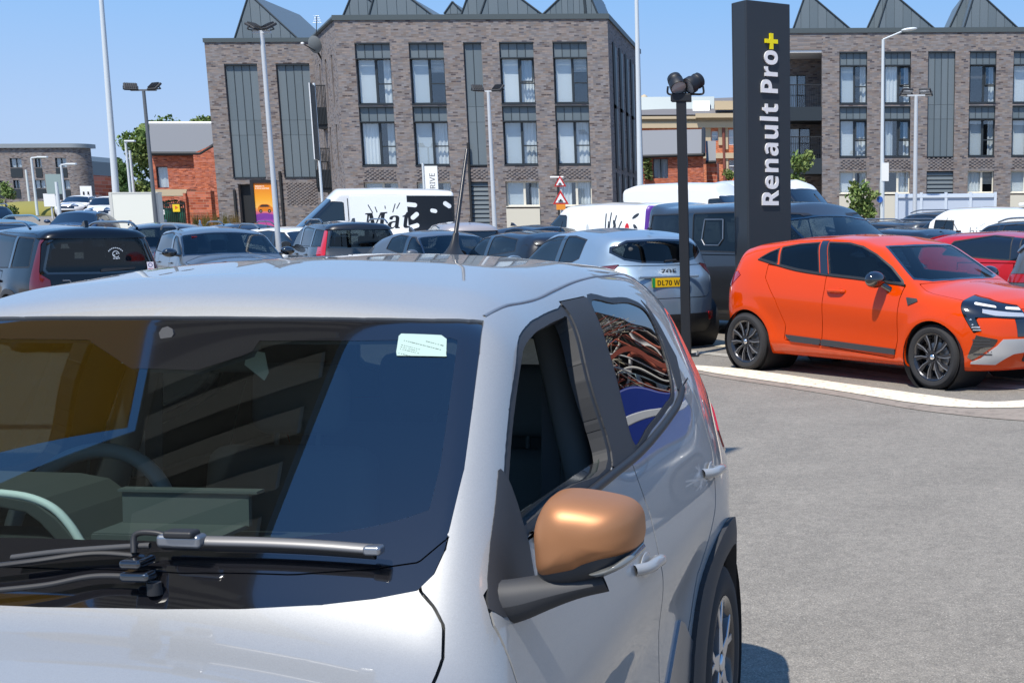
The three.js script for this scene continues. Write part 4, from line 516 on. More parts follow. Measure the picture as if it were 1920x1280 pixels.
function dressCar(o, k, s, q, mats) {
  const body = mats.body, glass = mats.glass ?? M.dark, { hdr, cowl, wb, ro, fo, hw, H } = q, fx = wb + fo;
  // windscreen and rear window
  const sw = z => k.W(hdr[0] - 0.02, H - 0.12), zh = k.W(hdr[0], hdr[1] - 0.03) - 0.03, zc = k.W(cowl[0] - 0.1, cowl[1]) - 0.03;
  k.window(o, 'windscreen', onTop(poly(mirrorZ([[hdr[0] + 0.03, 0], [hdr[0] + 0.01, zh * 0.6], [hdr[0] - 0.05, zh], [(hdr[0] + cowl[0]) / 2 - 0.08, (zh + zc) / 2], [cowl[0] - 0.17, zc], [cowl[0] - 0.06, zc * 0.6], [cowl[0] - 0.01, 0]])), 0.85), mats.screen ?? glass, { rim: 0.03, rimMat: M.gloss, rimName: 'windscreen_border' });
  const rg = q.rearGlass ?? [[0, H - 0.1], [hw * 0.6, H - 0.12], [hw * 0.72, 1.12], [hw * 0.66, 1.04], [0, 1.02]];
  if (!q.noRear) k.window(o, 'rear_window', onRear(poly(mirrorA(rg)), (q.tailTop ?? 0) + 0.45), mats.rear ?? glass, { rim: 0.025, rimMat: M.gloss, rimName: 'rear_window_border' });
  const ya = q.glassY ?? 1.0, D = q.dlo ?? [[q.tailTop + 0.55, ya + 0.12], [q.tailTop + 0.62, H - 0.14], [hdr[0] - 0.75, H - 0.085], [hdr[0] - 0.12, H - 0.13], [cowl[0] - 0.22, ya + 0.08], [cowl[0] - 0.2, ya], [wb * 0.45, ya + 0.02]];
  const dF = poly(D), bx = q.bx ?? wb * 0.47, cx = q.cx ?? null;
  for (const sg of [-1, 1]) {
    const slices = q.slices ?? [[-9, bx - 0.06], [bx + 0.06, 9]];
    for (const [a, b] of slices) k.window(o, 'side_window', (x, y, z) => Math.max(dF(x, y), a - (x + (y - 1) * 0.12), x + (y - 1) * 0.12 - b, 0.15 - sg * z), glass, { rim: 0.018 });
    if (!q.noBand) for (let i = 0; i < slices.length - 1; i++) k.panel(o, 'pillar_trim', (x, y, z) => { const xx = x + (y - 1) * 0.12; return Math.max(dF(x, y) + 0.004, slices[i][1] - 0.02 - xx, xx - slices[i + 1][0] - 0.02, 0.15 - sg * z); }, M.gloss, { gap: 0.002, off: 0.001 });
    const dy = (x, y) => dF(x, y) - 0.035;
    for (const [a, b, hx] of q.doors ?? [[bx, cowl[0] - 0.16, bx + 0.15], [0.34, bx, 0.42]]) {
      const dr = k.panel(o, 'door', (x, y, z) => Math.max(a - x - (y - 1) * 0.1, x - b - (y > 1 ? (y - 1) * -1.0 : 0), 0.32 - y, y - 1.0 - (q.belt ?? 0), 0.42 - Math.hypot(x, y - s.wheelR), 0.3 - sg * z), body, { gap: 0.012 });
      const w = k.W(hx, 0.87 + (q.belt ?? 0)); const g = new THREE.CapsuleGeometry(0.018, 0.16, 4, 10); g.rotateZ(Math.PI / 2); g.translate(hx, 0.87 + (q.belt ?? 0), sg * (w + 0.012)); part(dr, 'handle', g, mats.handle ?? body);
    }
    // mirrors
    const mx = q.mirror ?? cowl[0] - 0.35, my = ya + 0.06, mz = k.W(mx, my), mg = new THREE.SphereGeometry(0.5, 20, 14); mg.scale(0.17, 0.15, 0.24); { const p = mg.attributes.position; for (let i = 0; i < p.count; i++) if (p.getX(i) < -0.02) p.setX(i, -0.02); } mg.computeVertexNormals(); mg.translate(mx, my, sg * (mz + 0.15));
    const mi = sub(o, 'door_mirror'); part(mi, 'mirror_cap', mg, mats.mirror ?? body); part(mi, 'mirror_arm', bar([mx + 0.03, my - 0.05, sg * (mz - 0.03)], [mx, my - 0.03, sg * (mz + 0.1)], 0.025), M.gloss);
    // lamps
    if (q.tailLamp) { const tl = poly(q.tailLamp); k.panel(o, 'tail_lamp', (x, y, z) => Math.max(tl(sg * z, y), x - (q.lampX ?? -ro + 0.5)), mats.tail ?? M.redLamp, { gap: 0.005, off: 0.004 }); }
    const hl = q.headLamp ?? [[fx - 0.62, nz(q) + 0.16], [fx - 0.2, nz(q) + 0.06], [fx + 0.2, nz(q) + 0.02], [fx + 0.2, nz(q) - 0.08], [fx - 0.3, nz(q) - 0.04]], hF = poly(hl);
    const hh = k.panel(o, 'headlamp', (x, y, z) => Math.max(hF(x, y), 0.28 - sg * z), M.dark, { gap: 0.005, off: 0.002 }); part(hh, 'lamp_reflector', slabGeo(clip(k.full, (x, y, z) => Math.max(hF(x, y) + 0.03, 0.32 - sg * z, Math.abs(y - nz(q) - 0.04) - 0.03)), 0.006, 0.004), M.lamp);
    k.patch(o, 'sill_trim', (x, y, z) => Math.max(Math.abs(y - 0.27) - 0.05, x - wb + 0.4, 0.4 - x, 0.3 - sg * z), M.trim, { off: 0.008 });
    if (q.cladding) for (const ax of s.axles) k.patch(o, 'arch_cladding', (x, y, z) => { const d = Math.hypot(x - ax, y - s.wheelR); return Math.max(d - s.archR - 0.06, s.archR - 0.004 - d, 0.3 - sg * z); }, M.trim, { off: 0.012, depth: 0.03 });
  }
  k.panel(o, 'bonnet', onTop(poly(mirrorZ([[cowl[0] + 0.03, 0], [cowl[0] - 0.05, zc * 0.7], [cowl[0] + 0.02, zc + 0.0], [wb + 0.2, hw - 0.14], [fx - 0.3, hw - 0.24], [fx - 0.16, 0]])), 0.6), body, { gap: 0.012 });
  // bumpers, grille, plates
  k.patch(o, 'rear_bumper_trim', (x, y, z) => Math.max(x + ro - 0.5, y - 0.42, 0.1 - y, Math.abs(z) - hw + 0.1), M.trim, { off: 0.006 });
  k.patch(o, 'grille', (x, y, z) => Math.max(fx - 0.45 - x, Math.abs(y - nz(q) + 0.09) - 0.07, Math.abs(z) - hw * 0.55), M.gloss, { off: 0.006 });
  k.patch(o, 'lower_grille', (x, y, z) => Math.max(fx - 0.45 - x, Math.abs(y - 0.38) - 0.1, Math.abs(z) - hw * 0.6), M.black, { off: 0.006 });
  const pl = (x, y, ry, tex) => { const g = rbox(0.52, 0.112, 0.01, 0.004, 0, 0, 0); g.rotateY(ry); g.translate(x, y, 0); return part(o, 'number_plate', g, std(0xffffff, 0.45, 0, { map: tex })); };
  if (q.plate) { let x = -2; while (k.F(x, q.plateY ?? 0.78, 0) > 0) x += 0.004; const p = pl(x - 0.012, q.plateY ?? 0.78, -Math.PI / 2, plateTex(q.plate, '#e8b80a', q.green)); }
  if (q.rails) for (const sg of [-1, 1]) { const z = k.W(hdr[0] - 0.9, H - 0.1) - 0.06; part(o, 'roof_rail', tube([[q.tailTop + 0.42, H - 0.05, sg * z], [q.tailTop + 0.6, H + 0.015, sg * z], [(q.tailTop + hdr[0]) / 2, H + 0.03, sg * z], [hdr[0] - 0.55, H + 0.015, sg * z], [hdr[0] - 0.3, H - 0.05, sg * z]], 0.017, 8, 40), mats.rails ?? M.gloss); }
  if (q.aerial) { const ax = q.aerial; if (q.fin) { const g = prism([[-0.1, 0], [0.12, 0], [-0.02, 0.08], [-0.07, 0.085]], 0.03, [], -0.015, 0.008); g.translate(ax, H - 0.035, 0); part(o, 'aerial', g, mats.fin ?? body); } else part(o, 'aerial', merge([bar([ax, H - 0.03, 0], [ax - 0.12, H + 0.16, 0], 0.007, 6, 0.004), rbox(0.08, 0.03, 0.04, 0.012, ax, H - 0.012, 0)]), M.rubber); }
  if (q.spoiler) k.patch(o, 'spoiler', (x, y, z) => Math.max(x - q.tailTop - 0.2, q.tailTop - 0.1 - x, q.tailY - 0.1 - y, Math.abs(z) - hw + 0.25), mats.spoiler ?? body, { off: 0.03, depth: 0.05 });
  if (mats.glass && mats.glass.transmission) { for (const z of [0.38, -0.38]) part(o, 'front_seat', merge(seatGeo(wb * 0.32, z)), M.seat); part(o, 'rear_bench', merge([...seatGeo(-0.05, 0.3, { w: 0.6 }), ...seatGeo(-0.05, -0.3, { w: 0.6 })]), M.seat); part(o, 'dashboard', box(0.5, 0.3, hw * 1.5, cowl[0] - 0.45, 0.82, 0), M.dash); const sg = new THREE.TorusGeometry(0.18, 0.016, 10, 30); sg.rotateY(Math.PI / 2); sg.rotateZ(0.4); sg.translate(cowl[0] - 0.78, 0.93, 0.37); part(o, 'steering_wheel', sg, M.dash); }
}
const nz = q => q.nose ?? 0.72;
function makeCar(q, mats, meta) {
  const s = { ...carSpec(q), fineWheels: q.fineWheels, noLining: !mats.glass, ...(q.over ?? {}) }, o = vehicle(meta.name, meta.label, meta.category ?? 'car', meta.pose, meta.y ?? null, meta.group), k = makeSkin(s);
  dressCar(o, k, s, q, mats); if (q.also) q.also(o, k, s, mats); k.finish(o, mats.body); addWheels(o, { ...s, rimMat: mats.rim, spokeMat: mats.spoke }); return { o, k, s };
}
const ROW = 3.92, BACK = 0.78;   // the two ways cars face in the rows
const kinds = {
  suv: { wb: 2.66, fo: 0.84, ro: 0.82, H: 1.60, hw: 0.9, hdr: [1.62, 1.53], cowl: [2.24, 1.08], hood: 1.03, nose: 0.82, tailTop: -0.66, tailY: 1.48, glassTop: 1.5, lean: 0.2, belt: 0.07, glassY: 1.06, wheelR: 0.35, cladding: true, rails: true, tailLamp: [[0.55, 0.95], [0.9, 1.0], [0.95, 1.1], [0.6, 1.08]] },
  hatch: { wb: 2.6, fo: 0.83, ro: 0.66, H: 1.46, hw: 0.88, hdr: [1.62, 1.38], cowl: [2.3, 0.98], hood: 0.93, nose: 0.74, tailTop: -0.46, tailY: 1.3, tailLow: -0.6, glassTop: 1.4, lean: 0.22, belt: 0, glassY: 0.97, wheelR: 0.32, tailLamp: [[0.5, 0.84], [0.86, 0.86], [0.95, 0.98], [0.6, 0.94]], aerial: -0.1, spoiler: true },
  saloon: { wb: 2.7, fo: 0.85, ro: 0.95, H: 1.44, hw: 0.9, hdr: [1.55, 1.37], cowl: [2.25, 0.97], hood: 0.93, nose: 0.74, tailTop: -0.1, tailY: 1.34, tailLow: -0.75, glassTop: 1.4, lean: 0.24, belt: 0, glassY: 0.97, wheelR: 0.33, tailLamp: [[0.4, 0.86], [0.86, 0.88], [0.95, 0.96], [0.6, 0.95]], aerial: -0.1, fin: true },
};
// ---------------------------------------------------------------- the other parked cars
const metal = (r, g, b) => phys({ color: lin(r, g, b), metalness: 0.25, roughness: 0.4, clearcoat: 1, clearcoatRoughness: 0.02 });
const C = { black: metal(0.006, 0.006, 0.008), navy: metal(0.012, 0.016, 0.028), grey: metal(0.09, 0.10, 0.115), dkgrey: metal(0.045, 0.05, 0.056), silver: metal(0.38, 0.37, 0.38), white: paint(lin(0.78, 0.78, 0.77), { rough: 0.4 }), red: paint(lin(0.42, 0.012, 0.02), { rough: 0.4 }), teal: metal(0.10, 0.2, 0.27), blue: metal(0.02, 0.04, 0.09) };
{ // dark estate close on the left, seen from behind
  const q = { ...kinds.suv, cell: 0.038, wb: 2.9, fo: 0.84, ro: 0.82, H: 1.60, hw: 0.9, tailTop: -0.72, tailY: 1.52, tailLow: -0.8, hdr: [2.0, 1.5], cowl: [2.55, 1.06], tailCurve: 0.06, taper: 0.02, belt: 0.02, glassY: 1.03, slices: [[-9, 0.05], [0.12, 1.18], [1.3, 9]], bx: 1.24, dlo: [[-0.52, 1.07], [-0.48, 1.44], [1.0, 1.5], [1.9, 1.42], [2.32, 1.13], [2.36, 1.04], [1.2, 1.03]], rearGlass: [[0, 1.47], [0.49, 1.46], [0.56, 1.4], [0.66, 1.04], [0.62, 0.99], [0, 0.98]], tailLamp: [[0.565, 1.44], [0.63, 1.36], [0.70, 1.0], [0.6, 0.92], [0.6, 0.76], [0.98, 0.72], [0.98, 1.44]], lampX: -0.6, aerial: -0.3, fin: true, spoiler: true,
    also: (o, k, s) => {
      let x = -1.2; while (k.F(x, 1.15, 0.3) > 0) x += 0.003; const onR = (name, tex, w, h, y, z) => { let xx = -1.2; while (k.F(xx, y, z) > 0) xx += 0.002; let x2 = -1.2; while (k.F(x2, y + 0.05, z) > 0) x2 += 0.002; const g = new THREE.PlaneGeometry(w, h); g.rotateY(-Math.PI / 2); g.rotateZ(-Math.atan2(x2 - xx, 0.05)); g.translate(xx - 0.006, y, z); return part(o, name, g, std(0xffffff, 0.6, 0, { map: tex, alphaMap: null, transparent: true, alphaTest: 0.4, side: THREE.DoubleSide })); };
      onR('rear_sticker', canvasTex(256, 192, (c, w, h) => { c.clearRect(0, 0, w, h); c.strokeStyle = '#cfd6de'; c.fillStyle = '#cfd6de'; c.lineWidth = 12; c.setLineDash([16, 7]); c.beginPath(); c.arc(128, 140, 105, Math.PI * 1.2, Math.PI * 1.8); c.stroke(); c.setLineDash([]); c.lineWidth = 9; c.beginPath(); c.arc(128, 112, 38, 0.6, Math.PI * 2); c.stroke(); c.fillRect(92, 118, 26, 14); c.fillRect(130, 96, 18, 16); c.fillRect(90, 158, 20, 12); c.fillRect(118, 160, 28, 12); c.fillRect(152, 154, 16, 14); }), 0.26, 0.2, 1.24, 0.2);
      onR('square_sticker', canvasTex(64, 80, (c, w, h) => { c.fillStyle = '#e6dfe8'; c.fillRect(0, 0, w, h); c.strokeStyle = '#3b3f78'; c.lineWidth = 6; c.beginPath(); c.arc(32, 30, 18, 0, 7); c.stroke(); c.fillStyle = '#c03848'; c.fillRect(8, 62, 48, 8); }), 0.085, 0.11, 1.06, 0.62);
      const f = []; for (const [i, ch] of [...'DACIA'].entries()) { const z = -0.42 + i * 0.21; let xx = -1.2; while (k.F(xx, 0.875, z) > 0) xx += 0.002; const y = 0.875, X = xx - 0.006, bar2 = (z0, y0, z1, y1) => f.push(bar([X, y + y0, z + z0], [X, y + y1, z + z1], 0.008, 6)); if (ch === 'D') { bar2(-0.05, 0.035, 0.03, 0.035); bar2(0.03, 0.035, 0.05, 0); bar2(0.05, 0, 0.03, -0.035); bar2(-0.05, -0.035, 0.03, -0.035); } else if (ch === 'A') { bar2(-0.045, -0.035, 0, 0.035); bar2(0, 0.035, 0.045, -0.035); } else if (ch === 'C') { bar2(0.05, 0.035, -0.03, 0.035); bar2(-0.03, 0.035, -0.05, 0); bar2(-0.05, 0, -0.03, -0.035); bar2(-0.03, -0.035, 0.05, -0.035); } else bar2(0, 0.035, 0, -0.035); }
      part(o, 'lettering', merge(f), M.satin); k.patch(o, 'rear_wiper', (x, y, z) => Math.max(poly([[-0.02, 1.0], [0.42, 1.03], [0.42, 1.055], [0.0, 1.045]])(z, y), x), M.rubber, { off: 0.018 });
    } };
  makeCar(q, { body: phys({ color: lin(0.003, 0.0033, 0.0045), roughness: 0.3, specularIntensity: 0.2, clearcoat: 1, clearcoatRoughness: 0.02 }), glass: phys({ color: lin(0.05, 0.06, 0.07), transmission: 1, roughness: 0, thickness: 0, ior: 1.35 }), screen: M.mid, rear: phys({ color: lin(0.13, 0.15, 0.17), transmission: 1, roughness: 0, thickness: 0, ior: 1.5 }), rails: M.gloss, tail: phys({ color: lin(0.10, 0.008, 0.012), roughness: 0.1, clearcoat: 1 }) }, { name: 'black_estate', label: 'black estate car with roof rails and round rear window sticker at far left', pose: spot(172, 17.3, ROW, -0.5) });
}
makeCar({ ...kinds.suv, cell: 0.046, aerial: -0.2, fin: true, plate: null, dlo: [[-0.35, 1.18], [-0.2, 1.44], [0.9, 1.5], [1.52, 1.42], [2.0, 1.14], [2.04, 1.07], [1.0, 1.09]] }, { body: C.dkgrey, glass: M.tint, screen: M.mid, spoke: M.alloy }, { name: 'dark_suv', label: 'dark charcoal sport utility car facing the camera behind the black estate', pose: spot(312, 27, 0.42, 1.6) });
makeCar({ ...kinds.suv, cell: 0.038, H: 1.55, hdr: [1.55, 1.47], aerial: -0.2, fin: true, cladding: false, dlo: [[-0.35, 1.14], [-0.2, 1.4], [0.85, 1.46], [1.48, 1.37], [1.98, 1.12], [2.02, 1.05], [1.0, 1.07]], also: (o, k) => { part(o, 'tax_disc', box(0.07, 0.002, 0.09, 1.62, 1.36, 0.5, 0, 0, 0.6), std(lin(0.6, 0.02, 0.02), 0.6)); } }, { body: metal(0.10, 0.12, 0.145), glass: M.tint, screen: M.mid, mirror: M.gloss, spoke: M.alloy, rails: M.satin }, { name: 'grey_suv', label: 'blue grey sport utility car facing right beside the single lamp post', pose: spot(420, 23.5, 0.62, 1.5) });
makeCar({ ...kinds.hatch, H: 1.5, rails: true }, { body: C.navy }, { name: 'dark_car', label: 'dark blue car roof behind the blue grey sport utility car in front of the poster', pose: spot(470, 33, 0.7) });
makeCar({ ...kinds.hatch, cell: 0.05, H: 1.45 }, { body: C.white, mirror: M.gloss }, { name: 'white_hatchback', label: 'white hatchback half hidden between the white van and the grey estate with red lamps', pose: spot(572, 31, 0.95) });
makeCar({ ...kinds.suv, cell: 0.038, H: 1.62, hw: 0.9, ro: 0.82, tailTop: -0.68, tailY: 1.53, tailLow: -0.78, tailCurve: 0.08, taper: 0.03, rearGlass: [[0, 1.47], [0.55, 1.46], [0.6, 1.4], [0.68, 1.08], [0, 1.06]], tailLamp: [[0.63, 1.42], [0.74, 0.92], [0.98, 0.92], [0.98, 1.42]], lampX: -0.35, slices: [[-9, 0.1], [0.2, 1.15], [1.27, 9]], bx: 1.2, dlo: [[-0.5, 1.1], [-0.45, 1.43], [0.9, 1.5], [1.52, 1.42], [2.0, 1.14], [2.04, 1.07], [1.0, 1.09]], spoiler: true, aerial: -0.1, fin: true }, { body: C.dkgrey, glass: M.tint, rear: M.tint, screen: M.mid, spoiler: C.black, tail: phys({ color: lin(0.55, 0.01, 0.02), roughness: 0.12, clearcoat: 1 }) }, { name: 'grey_estate', label: 'grey estate with upright red tail lamps and roof rails in front of the lettered van', pose: spot(672, 27.5, ROW - 0.22, -0.4) });
makeCar({ ...kinds.saloon, cell: 0.042, H: 1.45 }, { body: C.grey, glass: M.tint, screen: M.mid }, { name: 'grey_saloon', label: 'dark grey saloon facing right in front of the black end of the lettered van', pose: spot(835, 25.5, 0.72, 1.3) });
makeCar({ ...kinds.hatch, cell: 0.046, H: 1.52, tailTop: -0.42, tailY: 1.38, rearGlass: [[0, 1.4], [0.48, 1.39], [0.64, 1.26], [0.6, 1.14], [0.3, 1.09], [0, 1.08]], plate: '▪▪▪▪ ▪▪▪', plateY: 0.86, dlo: [[0.2, 1.12], [0.2, 1.36], [0.7, 1.42], [1.2, 1.41], [1.6, 1.32], [2.0, 1.1], [2.04, 1.0], [1.0, 1.04]], tailLamp: [[0.5, 0.98], [0.62, 1.04], [0.9, 1.06], [0.95, 0.94], [0.7, 0.9]], lampX: 0 }, { body: metal(0.36, 0.33, 0.33), spoke: M.alloy }, { name: 'silver_hatchback', label: 'warm silver hatchback with yellow rear plate behind the aerial', pose: spot(886, 33, 3.62, -0.3) });
makeCar({ ...kinds.hatch, cell: 0.046, H: 1.45, spoiler: true }, { body: C.black, glass: M.tint, screen: M.mid, rear: M.tint }, { name: 'black_hatchback', label: 'black hatchback between the warm silver and the silver blue hatchbacks', pose: spot(1000, 24.5, ROW - 0.1, 0.9) });
makeCar({ ...kinds.saloon, H: 1.42 }, { body: C.navy, glass: M.tint, screen: M.mid }, { name: 'dark_saloon', label: 'dark navy saloon in front of the white van with leaf graphics', pose: spot(1030, 33, 0.85, 1.3) });
// right-hand rows
makeCar({ ...kinds.hatch, cell: 0.045, H: 1.47, spoiler: true }, { body: C.black }, { name: 'black_hatchback', label: 'black hatchback with rear spoiler above the orange roof, left of the small white van', pose: spot(1712, 24, ROW - 0.05, 0.6) });
makeCar({ ...kinds.suv, H: 1.5 }, { body: C.dkgrey, rails: M.satin }, { name: 'dark_suv', label: 'charcoal car with roof rails just right of the dark minibus', pose: spot(1668, 33, ROW, 0.8) });
makeCar({ ...kinds.suv, H: 1.66 }, { body: C.dkgrey, rails: M.satin }, { name: 'dark_estate', label: 'dark car with silver roof rails in front of the pale hoarding', pose: spot(1762, 37, ROW, 0.8) });
makeCar({ ...kinds.hatch, cell: 0.038, H: 1.44, hdr: [1.5, 1.36], cladding: false, dlo: [[0.05, 1.1], [0.2, 1.3], [0.8, 1.385], [1.35, 1.34], [1.95, 1.08], [2.02, 1.0], [1.0, 1.04]] }, { body: C.red, handle: C.red }, { name: 'red_hatchback', label: 'crimson hatchback behind the orange hatchback at the right edge', pose: spot(1965, 19.2, 0.95, 1.35) });
makeCar({ ...kinds.hatch, cell: 0.038, H: 1.45 }, { body: C.grey }, { name: 'grey_hatchback', label: 'blue grey car cut off by the right edge in front of the crimson hatchback', pose: spot(2200, 15.6, 0.9, 1.3) });
makeCar({ ...kinds.suv, cell: 0.046, H: 1.58 }, { body: C.black, rails: M.satin }, { name: 'black_suv', label: 'black car with silver roof rails in front of the chevron tailgate at right', pose: spot(1940, 27, ROW, 0.9) });
// far left
makeCar({ ...kinds.suv, H: 1.72 }, { body: C.teal, rails: C.teal }, { name: 'teal_car', label: 'pale teal car cut off by the left edge beyond the black estate', pose: spot(-45, 22, ROW + 0.1, 0.8) });
makeCar({ ...kinds.suv, H: 1.85 }, { body: C.black, rails: M.satin }, { name: 'black_suv', label: 'black off-road car high at the left edge in front of the distant grey apartments', pose: spot(-22, 46, ROW, 0.6) });
makeCar({ ...kinds.saloon, cell: 0.05 }, { body: C.blue }, { name: 'blue_saloon', label: 'dark blue car on the road just above the black estate roof', pose: spot(155, 52, 0.15, 1.3) });
makeCar({ ...kinds.saloon, cell: 0.05 }, { body: C.white }, { name: 'white_saloon', label: 'white car facing the camera below the road sign in the distance', pose: spot(158, 86, 0.1, 1.3) });
makeCar({ ...kinds.suv, cell: 0.05 }, { body: C.white }, { name: 'white_suv', label: 'white car partly hidden by the left side of the cream container', pose: spot(212, 72, 0.2, 1.3) });

// ---------------------------------------------------------------- vans
const vanBase = { wb: 3.2, fo: 0.95, ro: 0.98, H: 2.35, hw: 0.99, hdr: [2.42, 2.08], cowl: [3.3, 1.28], hood: 1.2, nose: 0.95, tailTop: -0.92, tailY: 2.28, tailLow: -0.96, glassTop: 2.1, lean: 0.17, belt: 0.22, glassY: 1.28, wheelR: 0.345, tailCurve: 0.03, noseCurve: 0.22, taper: 0.02, flare: 0.01, cell: 0.05, noBand: true, slices: [[-9, 9]], doors: [[2.02, 3.2, 2.12], [1.0, 1.98, 1.85]], bx: 2, mirror: 2.95, tailLamp: [[0.84, 0.95], [0.84, 1.35], [1.1, 1.35], [1.1, 0.95]], lampX: -0.6, rearGlass: [[0.08, 1.95], [0.72, 1.93], [0.78, 1.4], [0.08, 1.4]], dlo: [[2.05, 1.3], [2.05, 1.95], [2.5, 1.98], [2.95, 1.6], [3.1, 1.36], [3.0, 1.29]] };
{ // lettered van
  const q = { ...vanBase, cell: 0.05, also: (o, k, s) => {
    const tex = sg => canvasTex(1024, 512, (c, w, h) => {   // u: 0 at the tail, 1 at the cab; drawn as read from outside
      c.fillStyle = '#f4f6f5'; c.fillRect(0, 0, w, h); const fl = sg < 0; c.save(); if (fl) { } c.fillStyle = '#15161a'; c.fillRect(w * 0.53, 0, w * 0.47, h);
      c.fillStyle = '#f4f6f5'; const blob = (x, y, a, l, t) => { c.save(); c.translate(x, y); c.rotate(a); c.beginPath(); c.roundRect(-l / 2, -t / 2, l, t, t / 2); c.fill(); c.restore(); };
      blob(585, 90, 0.1, 110, 44); blob(610, 200, -0.7, 95, 44); blob(590, 305, -0.3, 120, 44); blob(600, 390, 0.15, 110, 48); blob(625, 470, -0.9, 100, 50); blob(940, 90, 0.6, 90, 46); blob(960, 430, -0.9, 100, 46); blob(800, 150, 0.2, 70, 40); blob(880, 300, -0.5, 80, 42);
      c.fillStyle = '#16171b'; c.strokeStyle = '#16171b'; c.lineWidth = 9; c.font = 'bold italic 235px serif'; c.textAlign = 'center'; c.save(); c.translate(330, 330); c.rotate(-0.06); c.fillText('Mat', 0, 0); c.restore();
      for (const [x0, y0, x1, y1] of [[170, 90, 210, 170], [235, 110, 252, 165], [430, 80, 400, 165], [475, 70, 440, 130], [330, 100, 332, 130]]) { c.beginPath(); c.moveTo(x0, y0); c.lineTo(x1, y1); c.stroke(); } c.restore();
    });
    for (const sg of [-1, 1]) { const reg = (x, y, z) => Math.max(x - 1.9, -0.93 - x, y - 2.12, 0.72 - y, 0.4 - sg * z, 0.47 - Math.hypot(x, y - 0.345)); k.patch(o, 'side_graphics', reg, std(0xffffff, 0.4, 0, { map: tex(sg) }), { off: 0.004, depth: 0.006, uvf: (x, y) => [sg < 0 ? (1.9 - x) / 2.83 : (x + 0.93) / 2.83, (y - 0.72) / 1.4] }); k.patch(o, 'door_joint', (x, y, z) => Math.max(Math.abs(x - 1.95) - 0.012, y - 2.05, 0.45 - y, 0.4 - sg * z), M.rubber, { off: 0.002 }); }
  } };
  makeCar(q, { body: C.white, mirror: M.black, handle: M.black }, { name: 'white_van', label: 'white high-roof van with bold black lettering and a black rear end', category: 'van', pose: spot(694, 37.5, -1.16, 1.35) });
}
{ // white van with leaf graphics and purple rear doors
  const q = { ...vanBase, wb: 3.1, H: 1.97, hdr: [2.35, 1.78], cowl: [3.2, 1.18], tailY: 1.92, glassTop: 1.75, dlo: [[1.95, 1.22], [1.95, 1.66], [2.35, 1.68], [2.8, 1.44], [3.0, 1.24], [2.95, 1.2]], belt: 0.15, glassY: 1.2, noRear: true, doors: [[1.9, 3.1, 2.05], [0.9, 1.86, 1.75]], mirror: 2.85, also: (o, k, s) => {
    const tex = canvasTex(1024, 512, (c, w, h) => { c.fillStyle = '#f3f5f4'; c.fillRect(0, 0, w, h); c.strokeStyle = '#2a2c33'; c.lineWidth = 16; for (const [a, b, x, y] of [[560, 520, 520, 40], [580, 520, 590, 30], [600, 520, 660, 60], [610, 520, 730, 120], [600, 520, 560, 120]]) { c.beginPath(); c.moveTo(a, b); c.quadraticCurveTo((a + x) / 2 - 30, (b + y) / 2, x, y); c.stroke(); } const leaf = (x, y, a, l, col) => { c.save(); c.translate(x, y); c.rotate(a); c.fillStyle = col; c.beginPath(); c.ellipse(0, 0, l, l * 0.38, 0, 0, 7); c.fill(); c.restore(); }; leaf(800, 215, 1.5, 74, '#c8202a'); for (const [x, y, a] of [[890, 70, -0.6], [900, 190, 0.9], [740, 330, -0.5], [830, 400, 0.6], [640, 150, 1.2], [520, 320, -1.2]]) leaf(x, y, a, 46, '#30343c'); c.fillStyle = '#b9bfc2'; c.font = 'bold 54px serif'; for (let i = 0; i < 7; i++) c.fillRect(170 + i * 30, 296, 18, 34); leaf(270, 200, 1.4, 50, '#c2c7ca'); });
    for (const sg of [-1, 1]) k.patch(o, 'side_graphics', (x, y, z) => Math.max(x - 1.85, -0.9 - x, y - 1.78, 0.62 - y, 0.4 - sg * z, 0.47 - Math.hypot(x, y - 0.345)), std(0xffffff, 0.4, 0, { map: tex }), { off: 0.004, depth: 0.006, uvf: (x, y) => [sg < 0 ? (1.85 - x) / 2.75 : (x + 0.9) / 2.75, (y - 0.62) / 1.16] });
    const rt = canvasTex(512, 512, (c, w, h) => { c.fillStyle = '#5a2f8e'; c.fillRect(0, 0, w, h); c.strokeStyle = '#f2eef6'; c.lineWidth = 16; c.beginPath(); c.arc(256, 190, 76, 0, 7); c.stroke(); c.fillStyle = '#f2eef6'; c.beginPath(); c.moveTo(200, 235); c.lineTo(250, 130); c.lineTo(320, 165); c.lineTo(285, 185); c.lineTo(310, 235); c.fill(); c.font = 'bold 66px sans-serif'; c.textAlign = 'center'; c.fillText('VAUXHALL', 256, 350, 400); c.fillRect(120, 384, 270, 10); });
    k.patch(o, 'rear_graphics', (x, y, z) => Math.max(x + 0.82, Math.abs(z) - 0.82, y - 1.86, 0.7 - y), std(0xffffff, 0.4, 0, { map: rt }), { off: 0.005, depth: 0.006, uvf: (x, y, z) => [(z + 0.82) / 1.64, (y - 0.7) / 1.16] }); part(o, 'brake_light', box(0.03, 0.03, 0.3, -1.0, 1.87, 0), M.redLamp);
  } };
  makeCar(q, { body: C.white, mirror: M.black, handle: M.black }, { name: 'white_van', label: 'white van with black leaf graphics and purple rear doors', category: 'van', pose: spot(1166, 33.5, -2.3, 0.9) });
}
